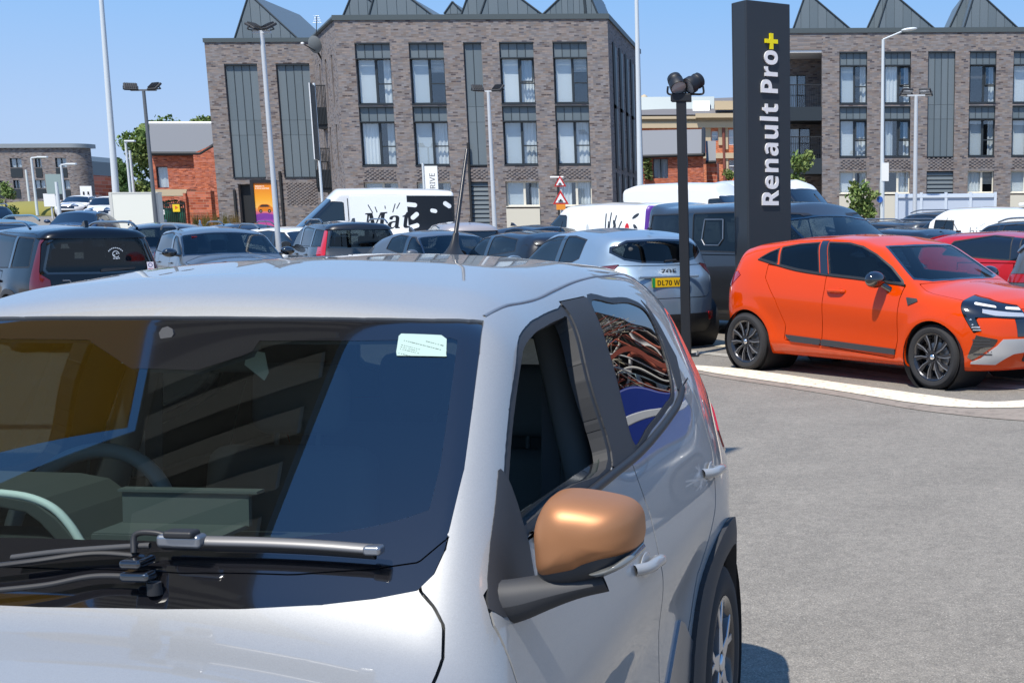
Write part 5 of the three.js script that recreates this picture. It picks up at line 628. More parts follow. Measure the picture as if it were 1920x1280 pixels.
makeCar({ ...vanBase, H: 2.45, aerial: null, also: (o, k) => { k.patch(o, 'yellow_notice', (x, y, z) => Math.max(Math.abs(x + 0.45) - 0.3, Math.abs(y - 1.72) - 0.16, 0.4 - z), std(0xffffff, 0.6, 0, { map: canvasTex(128, 64, (c, w, h) => { c.fillStyle = '#f4e21a'; c.fillRect(0, 0, w, h); c.fillStyle = '#4a4620'; c.font = 'bold 30px sans-serif'; for (let i = 0; i < 5; i++) c.fillRect(30 + i * 14, 36 - (i % 2) * 6, 8, 16); }) }), { off: 0.005, depth: 0.006, uvf: (x, y) => [(x + 0.75) / 0.6, (y - 1.56) / 0.32] }); } }, { body: C.white, handle: M.black }, { name: 'white_van', label: 'plain white van with a yellow notice on its flank left of the black floodlight post', category: 'van', pose: spot(1290, 40, 1.15, 0.9) });
makeCar({ ...vanBase, H: 2.55, wb: 3.4, hdr: [2.65, 2.25], cowl: [3.55, 1.35], slices: [[-0.6, 0.6], [0.75, 1.9], [2.1, 2.62], [2.7, 9]], dlo: [[-0.55, 1.45], [-0.55, 2.0], [2.4, 2.05], [2.75, 2.05], [3.2, 1.66], [3.35, 1.42], [3.3, 1.36], [2.2, 1.42]], doors: [[2.2, 3.4, 2.3], [1.0, 2.1, 1.95]], mirror: 3.15, glassY: 1.38 }, { body: C.white, handle: M.black, mirror: M.black }, { name: 'white_minibus', label: 'white high-roof minibus with side windows behind the dark sign', category: 'minibus', pose: spot(1450, 41, 0.95, 1.5) });
{ // dark minibus behind the sign
  const q = { ...vanBase, cell: 0.046, wb: 3.1, H: 1.88, hdr: [2.3, 1.69], cowl: [3.22, 1.16], tailY: 1.9, tailTop: -0.93, glassTop: 1.72, lean: 0.19, belt: 0.13, glassY: 1.17, hood: 1.1, nose: 0.88, rearGlass: [[0, 1.78], [0.7, 1.76], [0.76, 1.25], [0, 1.22]], slices: [[-9, 0.32], [0.42, 1.66], [1.86, 9]], noBand: false, dlo: [[-0.8, 1.19], [-0.76, 1.70], [1.9, 1.74], [2.25, 1.70], [2.75, 1.42], [3.0, 1.24], [2.95, 1.17], [1.5, 1.16]], doors: [[1.8, 3.1, 1.95], [0.45, 1.76, 1.6]], mirror: 2.8, cladding: false,
    also: (o, k) => { for (const sg of [1, -1]) { k.patch(o, 'sliding_rail', (x, y, z) => Math.max(Math.abs(y - 1.08) - 0.012, x - 0.4, -0.8 - x, 0.4 - sg * z), M.satin, { off: 0.006 }); const w = k.W(1.0, 1.45); const fr = []; const P = [[0.62, 1.62], [1.02, 1.62], [1.06, 1.35], [0.98, 1.26], [0.68, 1.26], [0.6, 1.34]]; P.forEach((p, i) => { const n = P[(i + 1) % 6]; fr.push(bar([p[0], p[1], sg * (k.W(p[0], p[1]) + 0.004)], [n[0], n[1], sg * (k.W(n[0], n[1]) + 0.004)], 0.01, 6)); }); part(o, 'opening_pane_frame', merge(fr), M.satin); } part(o, 'windscreen_card', box(0.004, 0.16, 0.12, 2.78, 1.3, 0.25, 0, 0, -0.3), M.white); part(o, 'windscreen_card', box(0.004, 0.14, 0.1, 2.78, 1.32, -0.15, 0, 0, -0.3), M.white); } };
  makeCar(q, { body: metal(0.028, 0.03, 0.034), glass: M.tint, rear: M.tint, screen: M.mid, handle: M.satin, mirror: M.gloss }, { name: 'dark_minibus', label: 'dark grey minibus with tinted side windows behind the tall sign', category: 'minibus', pose: spot(1472, 19.3, 0.76, 1.4) });
}
{ // small white van lettered hia, with chevrons behind
  const q = { ...vanBase, cell: 0.04, wb: 2.7, fo: 0.85, ro: 0.72, H: 1.83, hw: 0.91, hdr: [1.85, 1.66], cowl: [2.6, 1.12], hood: 1.05, nose: 0.85, tailTop: -0.66, tailY: 1.78, tailLow: -0.7, glassTop: 1.65, belt: 0.1, glassY: 1.12, noRear: true, dlo: [[1.32, 1.14], [1.32, 1.52], [1.8, 1.54], [1.95, 1.5], [2.36, 1.2], [2.34, 1.12]], slices: [[-9, 1.86], [1.98, 9]], doors: [[1.28, 2.45, 1.4], [0.5, 1.2, 1.1]], mirror: 2.2, tailLamp: [[0.74, 0.95], [0.78, 1.4], [1.0, 1.4], [1.0, 0.95]], also: (o, k) => {
    for (const sg of [-1, 1]) k.patch(o, 'side_lettering', (x, y, z) => Math.max(Math.abs(x - 0.75) - 0.4, Math.abs(y - 1.28) - 0.22, 0.4 - sg * z), std(0xffffff, 0.45, 0, { map: canvasTex(256, 128, (c, w, h) => { c.fillStyle = '#f4f5f4'; c.fillRect(0, 0, w, h); c.fillStyle = '#63686c'; c.font = '86px sans-serif'; c.fillText('hia', 66, 104); c.strokeStyle = '#9aa0a2'; c.lineWidth = 4; c.beginPath(); c.moveTo(150, 34); c.lineTo(188, 14); c.stroke(); }) }), { off: 0.004, depth: 0.005, uvf: (x, y) => [sg < 0 ? (1.15 - x) / 0.8 : (x - 0.35) / 0.8, (y - 1.06) / 0.44] });
    k.patch(o, 'chevrons', (x, y, z) => Math.max(x + 0.58, Math.abs(z) - 0.72, y - 1.52, 0.75 - y), std(0xffffff, 0.5, 0, { map: canvasTex(256, 128, (c, w, h) => { for (let i = -2; i < 12; i++) { c.fillStyle = i % 2 ? '#d8401c' : '#f2e414'; c.beginPath(); c.moveTo(i * 36, h); c.lineTo(i * 36 + 36, h); c.lineTo(i * 36 + 66, 0); c.lineTo(i * 36 + 30, 0); c.fill(); } }) }), { off: 0.005, depth: 0.006, uvf: (x, y, z) => [(z + 0.72) / 1.44, (y - 0.75) / 0.77] });
    part(o, 'roof_beacon', merge([rbox(0.2, 0.07, 1.0, 0.03, -0.2, 1.86, 0)]), M.white);
  } };
  makeCar(q, { body: C.white, mirror: M.black, handle: M.black }, { name: 'small_white_van', label: 'small white van with thin grey lettering and yellow and red chevrons on its tail', category: 'van', pose: spot(1845, 31, -2.1, 0.9) });
}
// ---------------------------------------------------------------- the silver electric hatchback in front
{
  const s = {
    cell: 0.0185, fineWheels: true, axles: [0, 2.423], wheelR: 0.305, wheelW: 0.185, rimR: 0.2, archR: 0.36, floor: 0.2, track: 0.69, rimStyle: 'star',
    top: [[-0.9, 1.40], [-0.5, 1.45], [-0.1, 1.495], [0.35, 1.522], [0.8, 1.52], [1.15, 1.495], [1.335, 1.462], [1.84, 1.0], [1.9, 0.985], [2.2, 0.955], [2.6, 0.9], [2.9, 0.83], [3.2, 0.72]], topR: 0.028,
    front: [[0.1, 2.93], [0.35, 3.02], [0.6, 3.05], [0.8, 3.02], [0.95, 2.9], [1.6, 2.6]], rear: [[0.1, -0.5], [0.35, -0.64], [0.7, -0.66], [0.98, -0.62], [1.1, -0.56], [1.3, -0.48], [1.45, -0.42], [1.7, -0.3]],
    plan: [[-0.9, 0.6], [-0.5, 0.725], [-0.1, 0.795], [0.3, 0.778], [0.9, 0.76], [1.5, 0.765], [2.0, 0.775], [2.42, 0.785], [2.8, 0.75], [3.1, 0.62]],
    section: [[0.1, 0.09], [0.3, 0.03], [0.45, 0.03], [0.6, 0.026], [0.7, 0.006], [0.76, 0.0], [0.82, 0.012], [0.9, 0.034], [1.02, 0.068], [1.08, 0.085], [1.45, 0.2], [1.6, 0.26]], sectionR: 0.026,
    beltShift: [[-0.6, 0.05], [0.2, 0.04], [0.9, 0.01], [1.8, -0.02], [3, -0.06]],
    crown: [[-0.6, 0.07], [1.1, 0.06], [1.35, 0.07], [1.84, 0.085], [2.2, 0.07], [3, 0.1]], edge: [[-0.6, 0.15], [1.0, 0.15], [1.35, 0.085], [1.75, 0.07], [1.95, 0.16], [3, 0.2]], flare: 0.028, flareR: 0.37,
    noseCurve: 0.3, tailCurve: 0.16, linerMat: std(lin(0.075, 0.078, 0.08), 0.9),
    extra: (x, y) => sstep(1.02, 1.45, y) * (0.03 * sstep(0.7, 1.3, x) - 0.045 * sstep(0.75, -0.35, x)),
  };
  const silver = phys({ color: lin(0.375, 0.378, 0.378), metalness: 0.25, roughness: 0.48, clearcoat: 1, clearcoatRoughness: 0.012, map: dataTex(256, (u, v, i, j) => { const q = 244 + (hash2(i, j, 31) - 0.5) * 18; return [q, q, q]; }, { rep: [1 / 0.22, 1 / 0.22] }) });
  const o = vehicle('silver_hatchback', 'silver electric hatchback closest to the camera with copper mirror cap and open driver window', 'car', SPRING, 0);
  const k = makeSkin(s);
  const scrF = poly(mirrorZ([[1.369, 0], [1.3672, 0.11], [1.3645, 0.18], [1.3588, 0.26], [1.3518, 0.34], [1.343, 0.41], [1.334, 0.465], [1.325, 0.507], [1.312, 0.535], [1.29, 0.556], [1.367, 0.573], [1.465, 0.59], [1.569, 0.607], [1.672, 0.612], [1.715, 0.575], [1.738, 0.5], [1.762, 0.38], [1.778, 0.2], [1.782, 0]]));
  const cowlF = poly(mirrorZ([[1.6, 0], [1.6, 0.3], [1.66, 0.56], [1.674, 0.612], [1.69, 0.613], [1.728, 0.606], [1.754, 0.587], [1.776, 0.525], [1.797, 0.445], [1.82, 0.324], [1.835, 0.198], [1.843, 0.07], [1.845, 0]]));
  const bonF = poly(mirrorZ([[1.5, 0], [1.55, 0.5], [1.69, 0.56], [1.756, 0.594], [1.772, 0.622], [1.79, 0.643], [1.83, 0.655], [1.95, 0.662], [2.4, 0.675], [2.8, 0.62], [2.95, 0.4], [3.0, 0]]));
  const scrT = onTop(scrF, 0.9), ws = k.take(scrT), rl = (x, z) => Math.max(scrF(x, z) + 0.042, x - 1.742 + z * z * 0.22 + Math.pow(Math.abs(z), 6) * 0.9);
  const mount = poly([[1.2, 0.2], [1.41, 0.17], [1.462, 0.06], [1.465, -0.07], [1.43, -0.16], [1.2, -0.2]]), inset = (x, z) => Math.max(rl(x, z), -mount(x, z));
  part(o, 'windscreen', meshGeo(clip(ws, (x, y, z) => inset(x, z)), -0.006), phys({ color: lin(0.7, 0.83, 0.79), transmission: 1, roughness: 0, thickness: 0, ior: 2.2 }));
  part(o, 'windscreen_border', meshGeo(clip(ws, (x, y, z) => -inset(x, z)), -0.0055), M.gloss);
  k.holes.push((x, y, z) => Math.max(inset(x, z), 0.9 - y));
  const st = clip(ws, (x, y, z) => poly([[1.372, -0.42], [1.363, -0.508], [1.401, -0.519], [1.412, -0.428]])(x, z));
  part(o, 'sticker', meshGeo(st, -0.004, (x, y, z) => [(-z - 0.42) / 0.095, (1.41 - x + 0.1 * (-z - 0.42)) / 0.045]), std(lin(0.6, 0.6, 0.6), 0.7, 0, { side: THREE.DoubleSide, map: canvasTex(512, 256, (c, w, h) => { c.fillStyle = '#c9e6dc'; c.fillRect(0, 0, w, h); c.fillStyle = '#41524f'; for (const [x, y, l, t] of [[290, 34, 180, 9], [70, 80, 380, 9], [60, 130, 200, 6], [60, 150, 180, 6], [60, 170, 190, 6], [60, 214, 230, 7]]) for (let q = x; q < x + l; q += rr(16, 30)) c.fillRect(q, y, rr(8, 16), t); }) }));
  const cowl = k.take((x, y, z) => Math.max(cowlF(x, z), 0.85 - y), 0.004); part(o, 'cowl_panel', slabGeo(cowl, -0.008, 0.02), M.gloss);
  const fw = [[1.612, 1.06], [1.58, 1.1], [1.512, 1.165], [1.378, 1.287], [1.253, 1.372], [1.13, 1.398], [1.0, 1.406], [0.846, 1.412], [0.795, 1.413], [0.84, 1.25], [0.868, 1.064], [1.2, 1.058]], rw = [[0.60, 1.416], [0.4, 1.41], [0.2, 1.395], [0.10, 1.36], [0.09, 1.28], [0.13, 1.19], [0.2, 1.128], [0.3, 1.11], [0.496, 1.085], [0.68, 1.068], [0.645, 1.25]];
  const fwF = poly(fw, 5), rwF = poly(rw, 5), pil = poly([[0.80, 1.423], [0.592, 1.424], [0.638, 1.25], [0.672, 1.06], [0.875, 1.056], [0.846, 1.25]]);
  const frontDoor = poly([[1.70, 0.3], [1.735, 0.6], [1.74, 0.8], [1.735, 0.96], [1.70, 1.03], [1.62, 1.10], [1.53, 1.185], [1.395, 1.307], [1.262, 1.392], [1.13, 1.42], [1.0, 1.428], [0.70, 1.432], [0.75, 1.25], [0.725, 1.025], [0.712, 0.92], [0.735, 0.81], [0.69, 0.594], [0.67, 0.3]]);
  const rearDoor = poly([[0.70, 1.432], [0.75, 1.25], [0.725, 1.025], [0.712, 0.92], [0.735, 0.81], [0.69, 0.594], [0.67, 0.3], [0.45, 0.3], [0.42, 0.5], [0.3, 0.66], [0.12, 0.8], [-0.02, 0.95], [-0.03, 1.15], [0.0, 1.33], [0.14, 1.415], [0.4, 1.43]]);
  const qtr = poly([[0.10, 1.395], [0.06, 1.36], [0.0, 1.22], [0.07, 1.15], [0.15, 1.125], [0.12, 1.2], [0.085, 1.28], [0.09, 1.36]]);
  for (const sg of [-1, 1]) {
    const side = f => onSide(f, sg), fn = side(fwF), all = k.take(fn), ring = clip(all, (...a) => -fn(...a) - 0.02), inner = clip(all, (...a) => fn(...a) + 0.02);
    part(o, 'window_frame', slabGeo(ring, -0.002, 0.035), M.trim); k.holes.push((...a) => fn(...a) + 0.014);
    if (sg > 0) part(o, 'window', meshGeo(inner, -0.006), M.tint);
    else part(o, 'window', slabGeo(clip(inner, (x, y) => y - 1.085), -0.022, 0.004), M.glass);
    const ra = k.take(side(rwF)), rf = side(rwF);
    part(o, 'window_frame', slabGeo(clip(ra, (...a) => -rf(...a) - 0.014), 0, 0.02), M.rubber);
    part(o, 'rear_side_window', meshGeo(clip(ra, (...a) => rf(...a) + 0.014), -0.003), M.privacy); k.holes.push((...a) => rf(...a) + 0.01);
    k.panel(o, 'pillar_trim', side(pil), M.trim, { gap: 0.003, off: 0.002 }); k.panel(o, 'quarter_trim', side(qtr), M.trim, { gap: 0.003, off: 0.001 });
    const bl = tab([[-0.1, 1.165], [0.1, 1.14], [0.3, 1.094], [0.5, 1.07], [0.87, 1.048], [1.3, 1.042], [1.62, 1.045], [1.72, 1.0]], 0.03), below = f => (x, y, z) => Math.max(f(x, y), y - bl(x), 0.15 - sg * z), fd = k.panel(o, 'door', below(frontDoor), silver), rd = k.panel(o, 'door', below(rearDoor), silver);
    // door handles
    for (const [d, hx, hy] of [[fd, 0.84, 0.83], [rd, 0.06, 0.9]]) {
      const w = k.W(hx, hy), P = (dx, dy, e) => [hx + dx, hy + dy, sg * (k.W(hx + dx, hy + dy) + e)];
      part(d, 'handle', merge([tube([P(-0.09, -0.015, -0.004), P(-0.06, -0.005, 0.018), P(0.0, 0.004, 0.025), P(0.06, 0.006, 0.019), P(0.095, 0.008, -0.004)], 0.014, 10, 24)]), silver);
      part(d, 'handle_recess', (() => { const g = new THREE.SphereGeometry(1, 20, 14); g.scale(0.055, 0.034, 0.006); g.translate(hx + 0.01, hy - 0.005, sg * (w + 0.0)); return g; })(), silver);
    }
  }
  k.panel(o, 'bonnet', onTop(bonF, 0.6), silver, { gap: 0.005 });
  k.window(o, 'rear_window', onRear(poly(mirrorA([[0, 1.40], [0.4, 1.38], [0.5, 1.28], [0.53, 1.14], [0.4, 1.1], [0, 1.09]])), 0.1), M.tint);
  for (const sg of [-1, 1]) {
    const tl = poly([[-0.8, 0.86], [-0.46, 0.86], [-0.34, 0.9], [-0.3, 0.96], [-0.42, 1.03], [-0.8, 1.05]]);
    const L = k.panel(o, 'tail_lamp', (x, y, z) => Math.max(tl(x, y), 0.3 - sg * z), M.redLamp, { gap: 0.004, off: 0.004, depth: 0.03 });
    part(L, 'lamp_lens', slabGeo(clip(k.full, (x, y, z) => Math.max(poly([[-0.7, 0.9], [-0.5, 0.905], [-0.43, 0.93], [-0.5, 0.965], [-0.7, 0.98]])(x, y), 0.3 - sg * z)), 0.008, 0.005), M.lamp);
    for (const ax of s.axles) k.patch(o, 'arch_cladding', (x, y, z) => { const d = Math.hypot(x - ax, y - 0.305); return Math.max(d - 0.435, 0.358 - d, 0.3 - sg * z, y - 0.74); }, M.trim, { off: 0.016, depth: 0.035 });
    k.patch(o, 'sill_trim', (x, y, z) => Math.max(Math.abs(y - 0.29) - 0.05, x - 2.02, 0.4 - x, 0.3 - sg * z), M.trim, { off: 0.01, depth: 0.02 });
    k.patch(o, 'door_guard', (x, y, z) => Math.max(poly([[0.36, 0.44], [0.39, 0.5], [0.43, 0.56], [0.48, 0.585], [0.56, 0.5], [0.64, 0.42], [0.5, 0.36]])(x, y), 0.3 - sg * z), M.satin, { off: 0.007, depth: 0.012 });
    const pt = (x, y, e = 0.002) => [x, y, sg * (k.W(x, y) + e)];
    part(o, 'belt_moulding', tube([[1.47, 1.043], [1.3, 1.042], [0.87, 1.048], [0.68, 1.054], [0.496, 1.07], [0.3, 1.094], [0.19, 1.112], [0.1, 1.14]].map(p => pt(...p)), 0.011, 8, 48), M.rubber);
    // mirror: sail, arm, lower shell, copper cap, repeater
    const sail = clip(k.full, (x, y, z, nx, ny, n3) => Math.max(0.5 - sg * n3, poly([[1.514, 1.18], [1.584, 1.116], [1.635, 1.073], [1.681, 1.03], [1.722, 0.985], [1.70, 0.965], [1.619, 0.96], [1.52, 0.985], [1.495, 1.04], [1.494, 1.113], [1.503, 1.165]])(x, y), 0.6 - sg * z));
    const mi = sub(o, 'door_mirror'); mi.position.set(0, -0.007, -sg * 0.011);
    part(mi, 'mirror_sail', slabGeo(sail, 0.014, 0.03), M.trim);
    const dome = (out, x0, depth, pw, tilt = 0.06) => { const n = out.length, R = 14, p = [], idx = [], cz = out.reduce((a, b) => a + b[0], 0) / n, cy = out.reduce((a, b) => a + b[1], 0) / n; for (let r = 0; r <= R; r++) { const q = Math.sin((1 - r / R) * Math.PI / 2); for (let i = 0; i < n; i++) { const z = cz + (out[i][0] - cz) * q, y = cy + (out[i][1] - cy) * q; p.push(x0 + depth * Math.pow(1 - Math.pow(q, pw), 1 / pw) - (z + 0.84) * -tilt, y, z * -sg); } } for (let r = 0; r < R; r++) for (let i = 0; i < n; i++) { const a = r * n + i, b = r * n + (i + 1) % n, c = a + n, d = b + n; sg < 0 ? idx.push(a, b, c, b, d, c) : idx.push(a, c, b, b, c, d); } let g = new THREE.BufferGeometry(); g.setAttribute('position', new THREE.Float32BufferAttribute(p, 3)); g.setIndex(idx); g.computeVertexNormals(); return g; };
    const smooth = (pts, m = 8) => new THREE.CatmullRomCurve3(pts.map(p => V3(p[0], p[1], 0)), true, 'centripetal').getPoints(pts.length * m).slice(0, -1).map(v => [v.x, v.y]);
    const cap = smooth([[-0.751, 1.105], [-0.7505, 1.066], [-0.754, 1.028], [-0.762, 1.019], [-0.784, 1.017], [-0.831, 1.025], [-0.853, 1.036], [-0.89, 1.05], [-0.93, 1.068], [-0.937, 1.085], [-0.938, 1.105], [-0.934, 1.13], [-0.918, 1.148], [-0.874, 1.161], [-0.811, 1.168], [-0.788, 1.164], [-0.774, 1.155], [-0.76, 1.133]]);
    const small = P => P.map(([z, y]) => [-0.845 + (z + 0.845) * 0.945, 1.088 + (y - 1.088) * 0.945]);
    part(mi, 'mirror_cap', dome(small(cap), 1.575, 0.115, 3.0), M.copper);
    const shell = smooth([[-0.748, 1.03], [-0.752, 1.11], [-0.79, 1.158], [-0.9, 1.145], [-0.931, 1.09], [-0.929, 1.06], [-0.916, 1.038], [-0.88, 1.018], [-0.84, 1.004], [-0.78, 0.996], [-0.752, 1.005]]);
    part(mi, 'mirror_shell', dome(small(shell), 1.563, 0.112, 3.0), M.trim);
    const back = new THREE.ShapeGeometry(shapeOf(small(shell))); back.rotateY(Math.PI / 2); const bp = back.attributes.position; for (let i = 0; i < bp.count; i++) bp.setXYZ(i, 1.572 + (-bp.getZ(i) + 0.84) * 0.06, bp.getY(i), -bp.getZ(i) * -sg); back.computeVertexNormals(); part(mi, 'mirror_glass', back, M.chrome);
    const rp = smooth([[-0.845, 1.03], [-0.87, 1.041], [-0.9, 1.052], [-0.93, 1.066], [-0.935, 1.056], [-0.905, 1.038], [-0.865, 1.025]], 6);
    part(mi, 'mirror_repeater', dome(small(rp), 1.568, 0.118, 3.0), phys({ color: lin(0.16, 0.165, 0.16), roughness: 0.15, clearcoat: 1 }));
    const arm = []; { const pts = [[1.66, 0.982, 0.665], [1.66, 0.985, 0.72], [1.645, 0.998, 0.78], [1.63, 1.01, 0.84], [1.62, 1.018, 0.87]], c = new THREE.CatmullRomCurve3(pts.map(p => V3(p[0], p[1], p[2] * sg))), g = new THREE.TubeGeometry(c, 24, 0.034, 16); const q = g.attributes.position; for (let i = 0; i < q.count; i++) { const m = sstep(0.70, 0.86, Math.abs(q.getZ(i))), cy = 0.985 + 0.03 * m; q.setY(i, cy + (q.getY(i) - cy) * (1.15 - 0.55 * m)); } g.computeVertexNormals(); arm.push(g); }
    part(mi, 'mirror_arm', merge(arm), M.trim);
  }
  k.finish(o, silver);
  addWheels(o, { ...s, spokeMat: std(lin(0.5, 0.51, 0.54), 0.3, 0.9) });
  // roof panel beads (the joints between roof skin and body sides)
  for (const sg of [-1, 1]) { const pts = []; for (let i = 0; i <= 24; i++) { const x = 1.27 - i * 0.07, z = 0.548 - 0.03 * sstep(1.2, 0.3, x) - 0.045 * sstep(0.4, -0.4, x); let y = 1.6; while (k.F(x, y, z) > 0.0 && y > 1.2) y -= 0.001; pts.push([x, y - 0.0015, sg * z]); } part(o, 'roof_joint', tube(pts, 0.0045, 6, 60), std(lin(0.25, 0.26, 0.28), 0.4, 0.5)); }
  // aerial
  const an = sub(o, 'aerial'); { const g = new THREE.LatheGeometry([[0.032, 0], [0.03, 0.006], [0.02, 0.018], [0.012, 0.035], [0.008, 0.055], [0.0075, 0.07]].map(p => new THREE.Vector2(...p)), 20), q = g.attributes.position; for (let i = 0; i < q.count; i++) { q.setX(i, q.getX(i) * 1.9 - q.getY(i) * 0.55); } g.computeVertexNormals(); g.translate(-0.02, 1.5, 0.0); part(an, 'aerial_base', g, M.rubber); part(an, 'aerial_rod', bar([-0.05, 1.555, 0], [-0.185, 1.812, 0], 0.0068, 10, 0.005), std(lin(0.03, 0.03, 0.034), 0.25, 0.2)); }
  // wipers
  const up = (p, e) => [p[0] + 0.5 * e, p[1] + 0.85 * e, p[2]];
  const flat = (pts, w, t) => { const c = new THREE.CatmullRomCurve3(pts.map(p => V3(...p))), g = new THREE.TubeGeometry(c, 40, 1, 8), P = c.getSpacedPoints(40), q = g.attributes.position, nrm = V3(0.62, 0.78, 0), acr = V3(0.78, -0.62, 0); for (let i = 0; i < q.count; i++) { const b = c.getPointAt(Math.floor(i / 9) / 40), d = V3(q.getX(i), q.getY(i), q.getZ(i)).sub(b), a = d.dot(nrm) * t, e = d.dot(acr) * w; q.setXYZ(i, b.x + nrm.x * a + acr.x * e, b.y + nrm.y * a + acr.y * e, b.z + d.z * 0.004); } g.computeVertexNormals(); return g; };
  const w1 = sub(o, 'wiper'), bl = [[1.757, 1.076, -0.165], [1.752, 1.074, -0.249], [1.745, 1.072, -0.335], [1.738, 1.068, -0.422], [1.73, 1.061, -0.513]].map(p => up(p, 0.028));
  part(w1, 'blade', flat(bl, 0.0105, 0.005), std(lin(0.13, 0.13, 0.135), 0.42, 0.5));
  part(w1, 'blade_rubber', flat(bl.map(p => up(p, -0.012)), 0.006, 0.012), M.rubber);
  part(w1, 'blade_end', rbox(0.026, 0.016, 0.03, 0.006, ...up([1.73, 1.06, -0.515], 0.028)), M.satin); part(w1, 'blade_holder', rbox(0.03, 0.022, 0.075, 0.007, ...up([1.757, 1.074, -0.205], 0.03)), M.satin);
  part(w1, 'blade_inner', flat([[1.764, 1.073, -0.15], [1.768, 1.07, -0.1], [1.776, 1.062, 0.0], [1.783, 1.052, 0.08]].map(p => up(p, 0.02)), 0.0055, 0.0045), M.trim);
  part(w1, 'wiper_arm', merge([flat([[1.80, 1.035, 0.16], [1.79, 1.05, 0.04], [1.775, 1.062, -0.06], [1.775, 1.06, -0.134]].map(p => up(p, 0.018)), 0.0055, 0.0045), tube([up([1.775, 1.058, -0.13], 0.026), up([1.757, 1.075, -0.128], 0.038), up([1.752, 1.075, -0.16], 0.042), up([1.757, 1.072, -0.2], 0.032)], 0.005, 8, 24)]), M.rubber);
  part(w1, 'wiper_bracket', rbox(0.05, 0.014, 0.036, 0.006, ...up([1.788, 1.045, -0.145], 0.03)), M.gloss); part(w1, 'blade_clip', rbox(0.03, 0.012, 0.05, 0.005, ...up([1.757, 1.074, -0.21], 0.045)), M.rubber);
  const w2 = sub(o, 'wiper');
  part(w2, 'wiper_arm', merge([flat([[1.84, 1.005, 0.17], [1.829, 1.014, 0.078], [1.818, 1.022, 0.0], [1.803, 1.034, -0.072], [1.80, 1.034, -0.16]].map(p => up(p, 0.014)), 0.0055, 0.0045)]), M.rubber);
  part(w2, 'pivot_cover', rbox(0.03, 0.016, 0.05, 0.007, ...up([1.803, 1.033, -0.15], 0.02)), M.gloss); part(w2, 'pivot', cyl(0.012, 0.011, 0.02, 1.807, 1.018, -0.172), M.rubber);
  // interior
  const it = sub(o, 'interior');
  part(it, 'dashboard', (() => { const sec = [[1.80, 0.9], [1.72, 1.005], [1.64, 1.024], [1.5, 1.028], [1.38, 1.02], [1.33, 0.99], [1.30, 0.9], [1.34, 0.7], [1.6, 0.6]], g = prism(sec, 1.2, [], -0.6, 0.012); return g; })(), M.dash);
  for (const z of [0.19, 0.0, -0.38]) part(it, 'air_vent', merge([0, 1, 2, 3, 4, 5].map(i => box(0.03, 0.004, 0.016, 1.63, 1.0295, z + 0.12 - i * 0.022))), std(lin(0.5, 0.52, 0.52), 0.6));  // pale slats: sunlight on the vents is put into their colour
  part(it, 'instrument_hood', (() => { const arc = [[0.62, 1.02], [0.58, 1.095], [0.5, 1.112], [0.3, 1.11], [0.24, 1.10], [0.2, 1.07], [0.16, 1.02]], inn = [[0.2, 1.02], [0.235, 1.06], [0.26, 1.078], [0.32, 1.088], [0.5, 1.09], [0.56, 1.075], [0.585, 1.02]]; const g = prism(arc.concat(inn.slice()).map(([z, y]) => [-z, y]), 0.22, [], 0, 0.004); g.rotateY(Math.PI / 2); g.translate(1.29, 0, 0); return g; })(), std(lin(0.045, 0.047, 0.047), 0.7)); part(it, 'sunlit_hood_edge', tube([[1.508, 1.02, 0.158], [1.508, 1.055, 0.178], [1.508, 1.085, 0.205], [1.508, 1.104, 0.245], [1.508, 1.113, 0.31], [1.508, 1.115, 0.42], [1.508, 1.113, 0.52], [1.508, 1.095, 0.585]], 0.008, 8, 40), std(lin(0.6, 0.62, 0.6), 0.6));  // pale edge tube: the sunlit top of the dark hood, put into its colour
  part(it, 'screen_shelf', merge([box(0.01, 0.062, 0.25, 1.455, 1.08, -0.022, 0, 0, 0.12), box(0.09, 0.007, 0.25, 1.5, 1.048, -0.016), box(0.008, 0.024, 0.235, 1.545, 1.037, -0.008), box(0.026, 0.005, 0.275, 1.45, 1.113, -0.03)]), std(lin(0.075, 0.08, 0.08), 0.6));
  const sw = sub(it, 'steering_wheel'); { const g = new THREE.TorusGeometry(0.182, 0.017, 14, 56); g.rotateY(Math.PI / 2); g.rotateZ(0.42); g.translate(1.14, 0.95, 0.40); part(sw, 'wheel_rim', g, std(lin(0.26, 0.27, 0.27), 0.4)); part(sw, 'wheel_boss', merge([rbox(0.06, 0.12, 0.15, 0.03, 1.16, 0.935, 0.40), box(0.03, 0.03, 0.32, 1.16, 0.94, 0.40), bar([1.15, 0.93, 0.4], [1.4, 0.85, 0.4], 0.03)]), M.dash); }
  const seatCloth = std(lin(0.17, 0.18, 0.185), 0.9); for (const z of [0.36, -0.36]) part(it, 'front_seat', merge(seatGeo(0.5, z, { y: 0.28, h: 0.56 })), seatCloth);
  part(it, 'rear_bench', merge([...seatGeo(-0.2, 0.3, { y: 0.3, h: 0.5, w: 0.6 }), ...seatGeo(-0.2, -0.3, { y: 0.3, h: 0.5, w: 0.6 })]), seatCloth); for (const sg of [-1, 1]) part(it, 'sunlit_pillar_strip', bar([0.56, 0.93, sg * 0.645], [0.66, 1.33, sg * 0.53], 0.028, 10), std(lin(0.55, 0.56, 0.56), 0.7));  // light bars: sunlit strip of the door pillar put into their colour
  part(it, 'floor_pan', box(2.2, 0.02, 1.2, 0.7, 0.26, 0), M.liner);
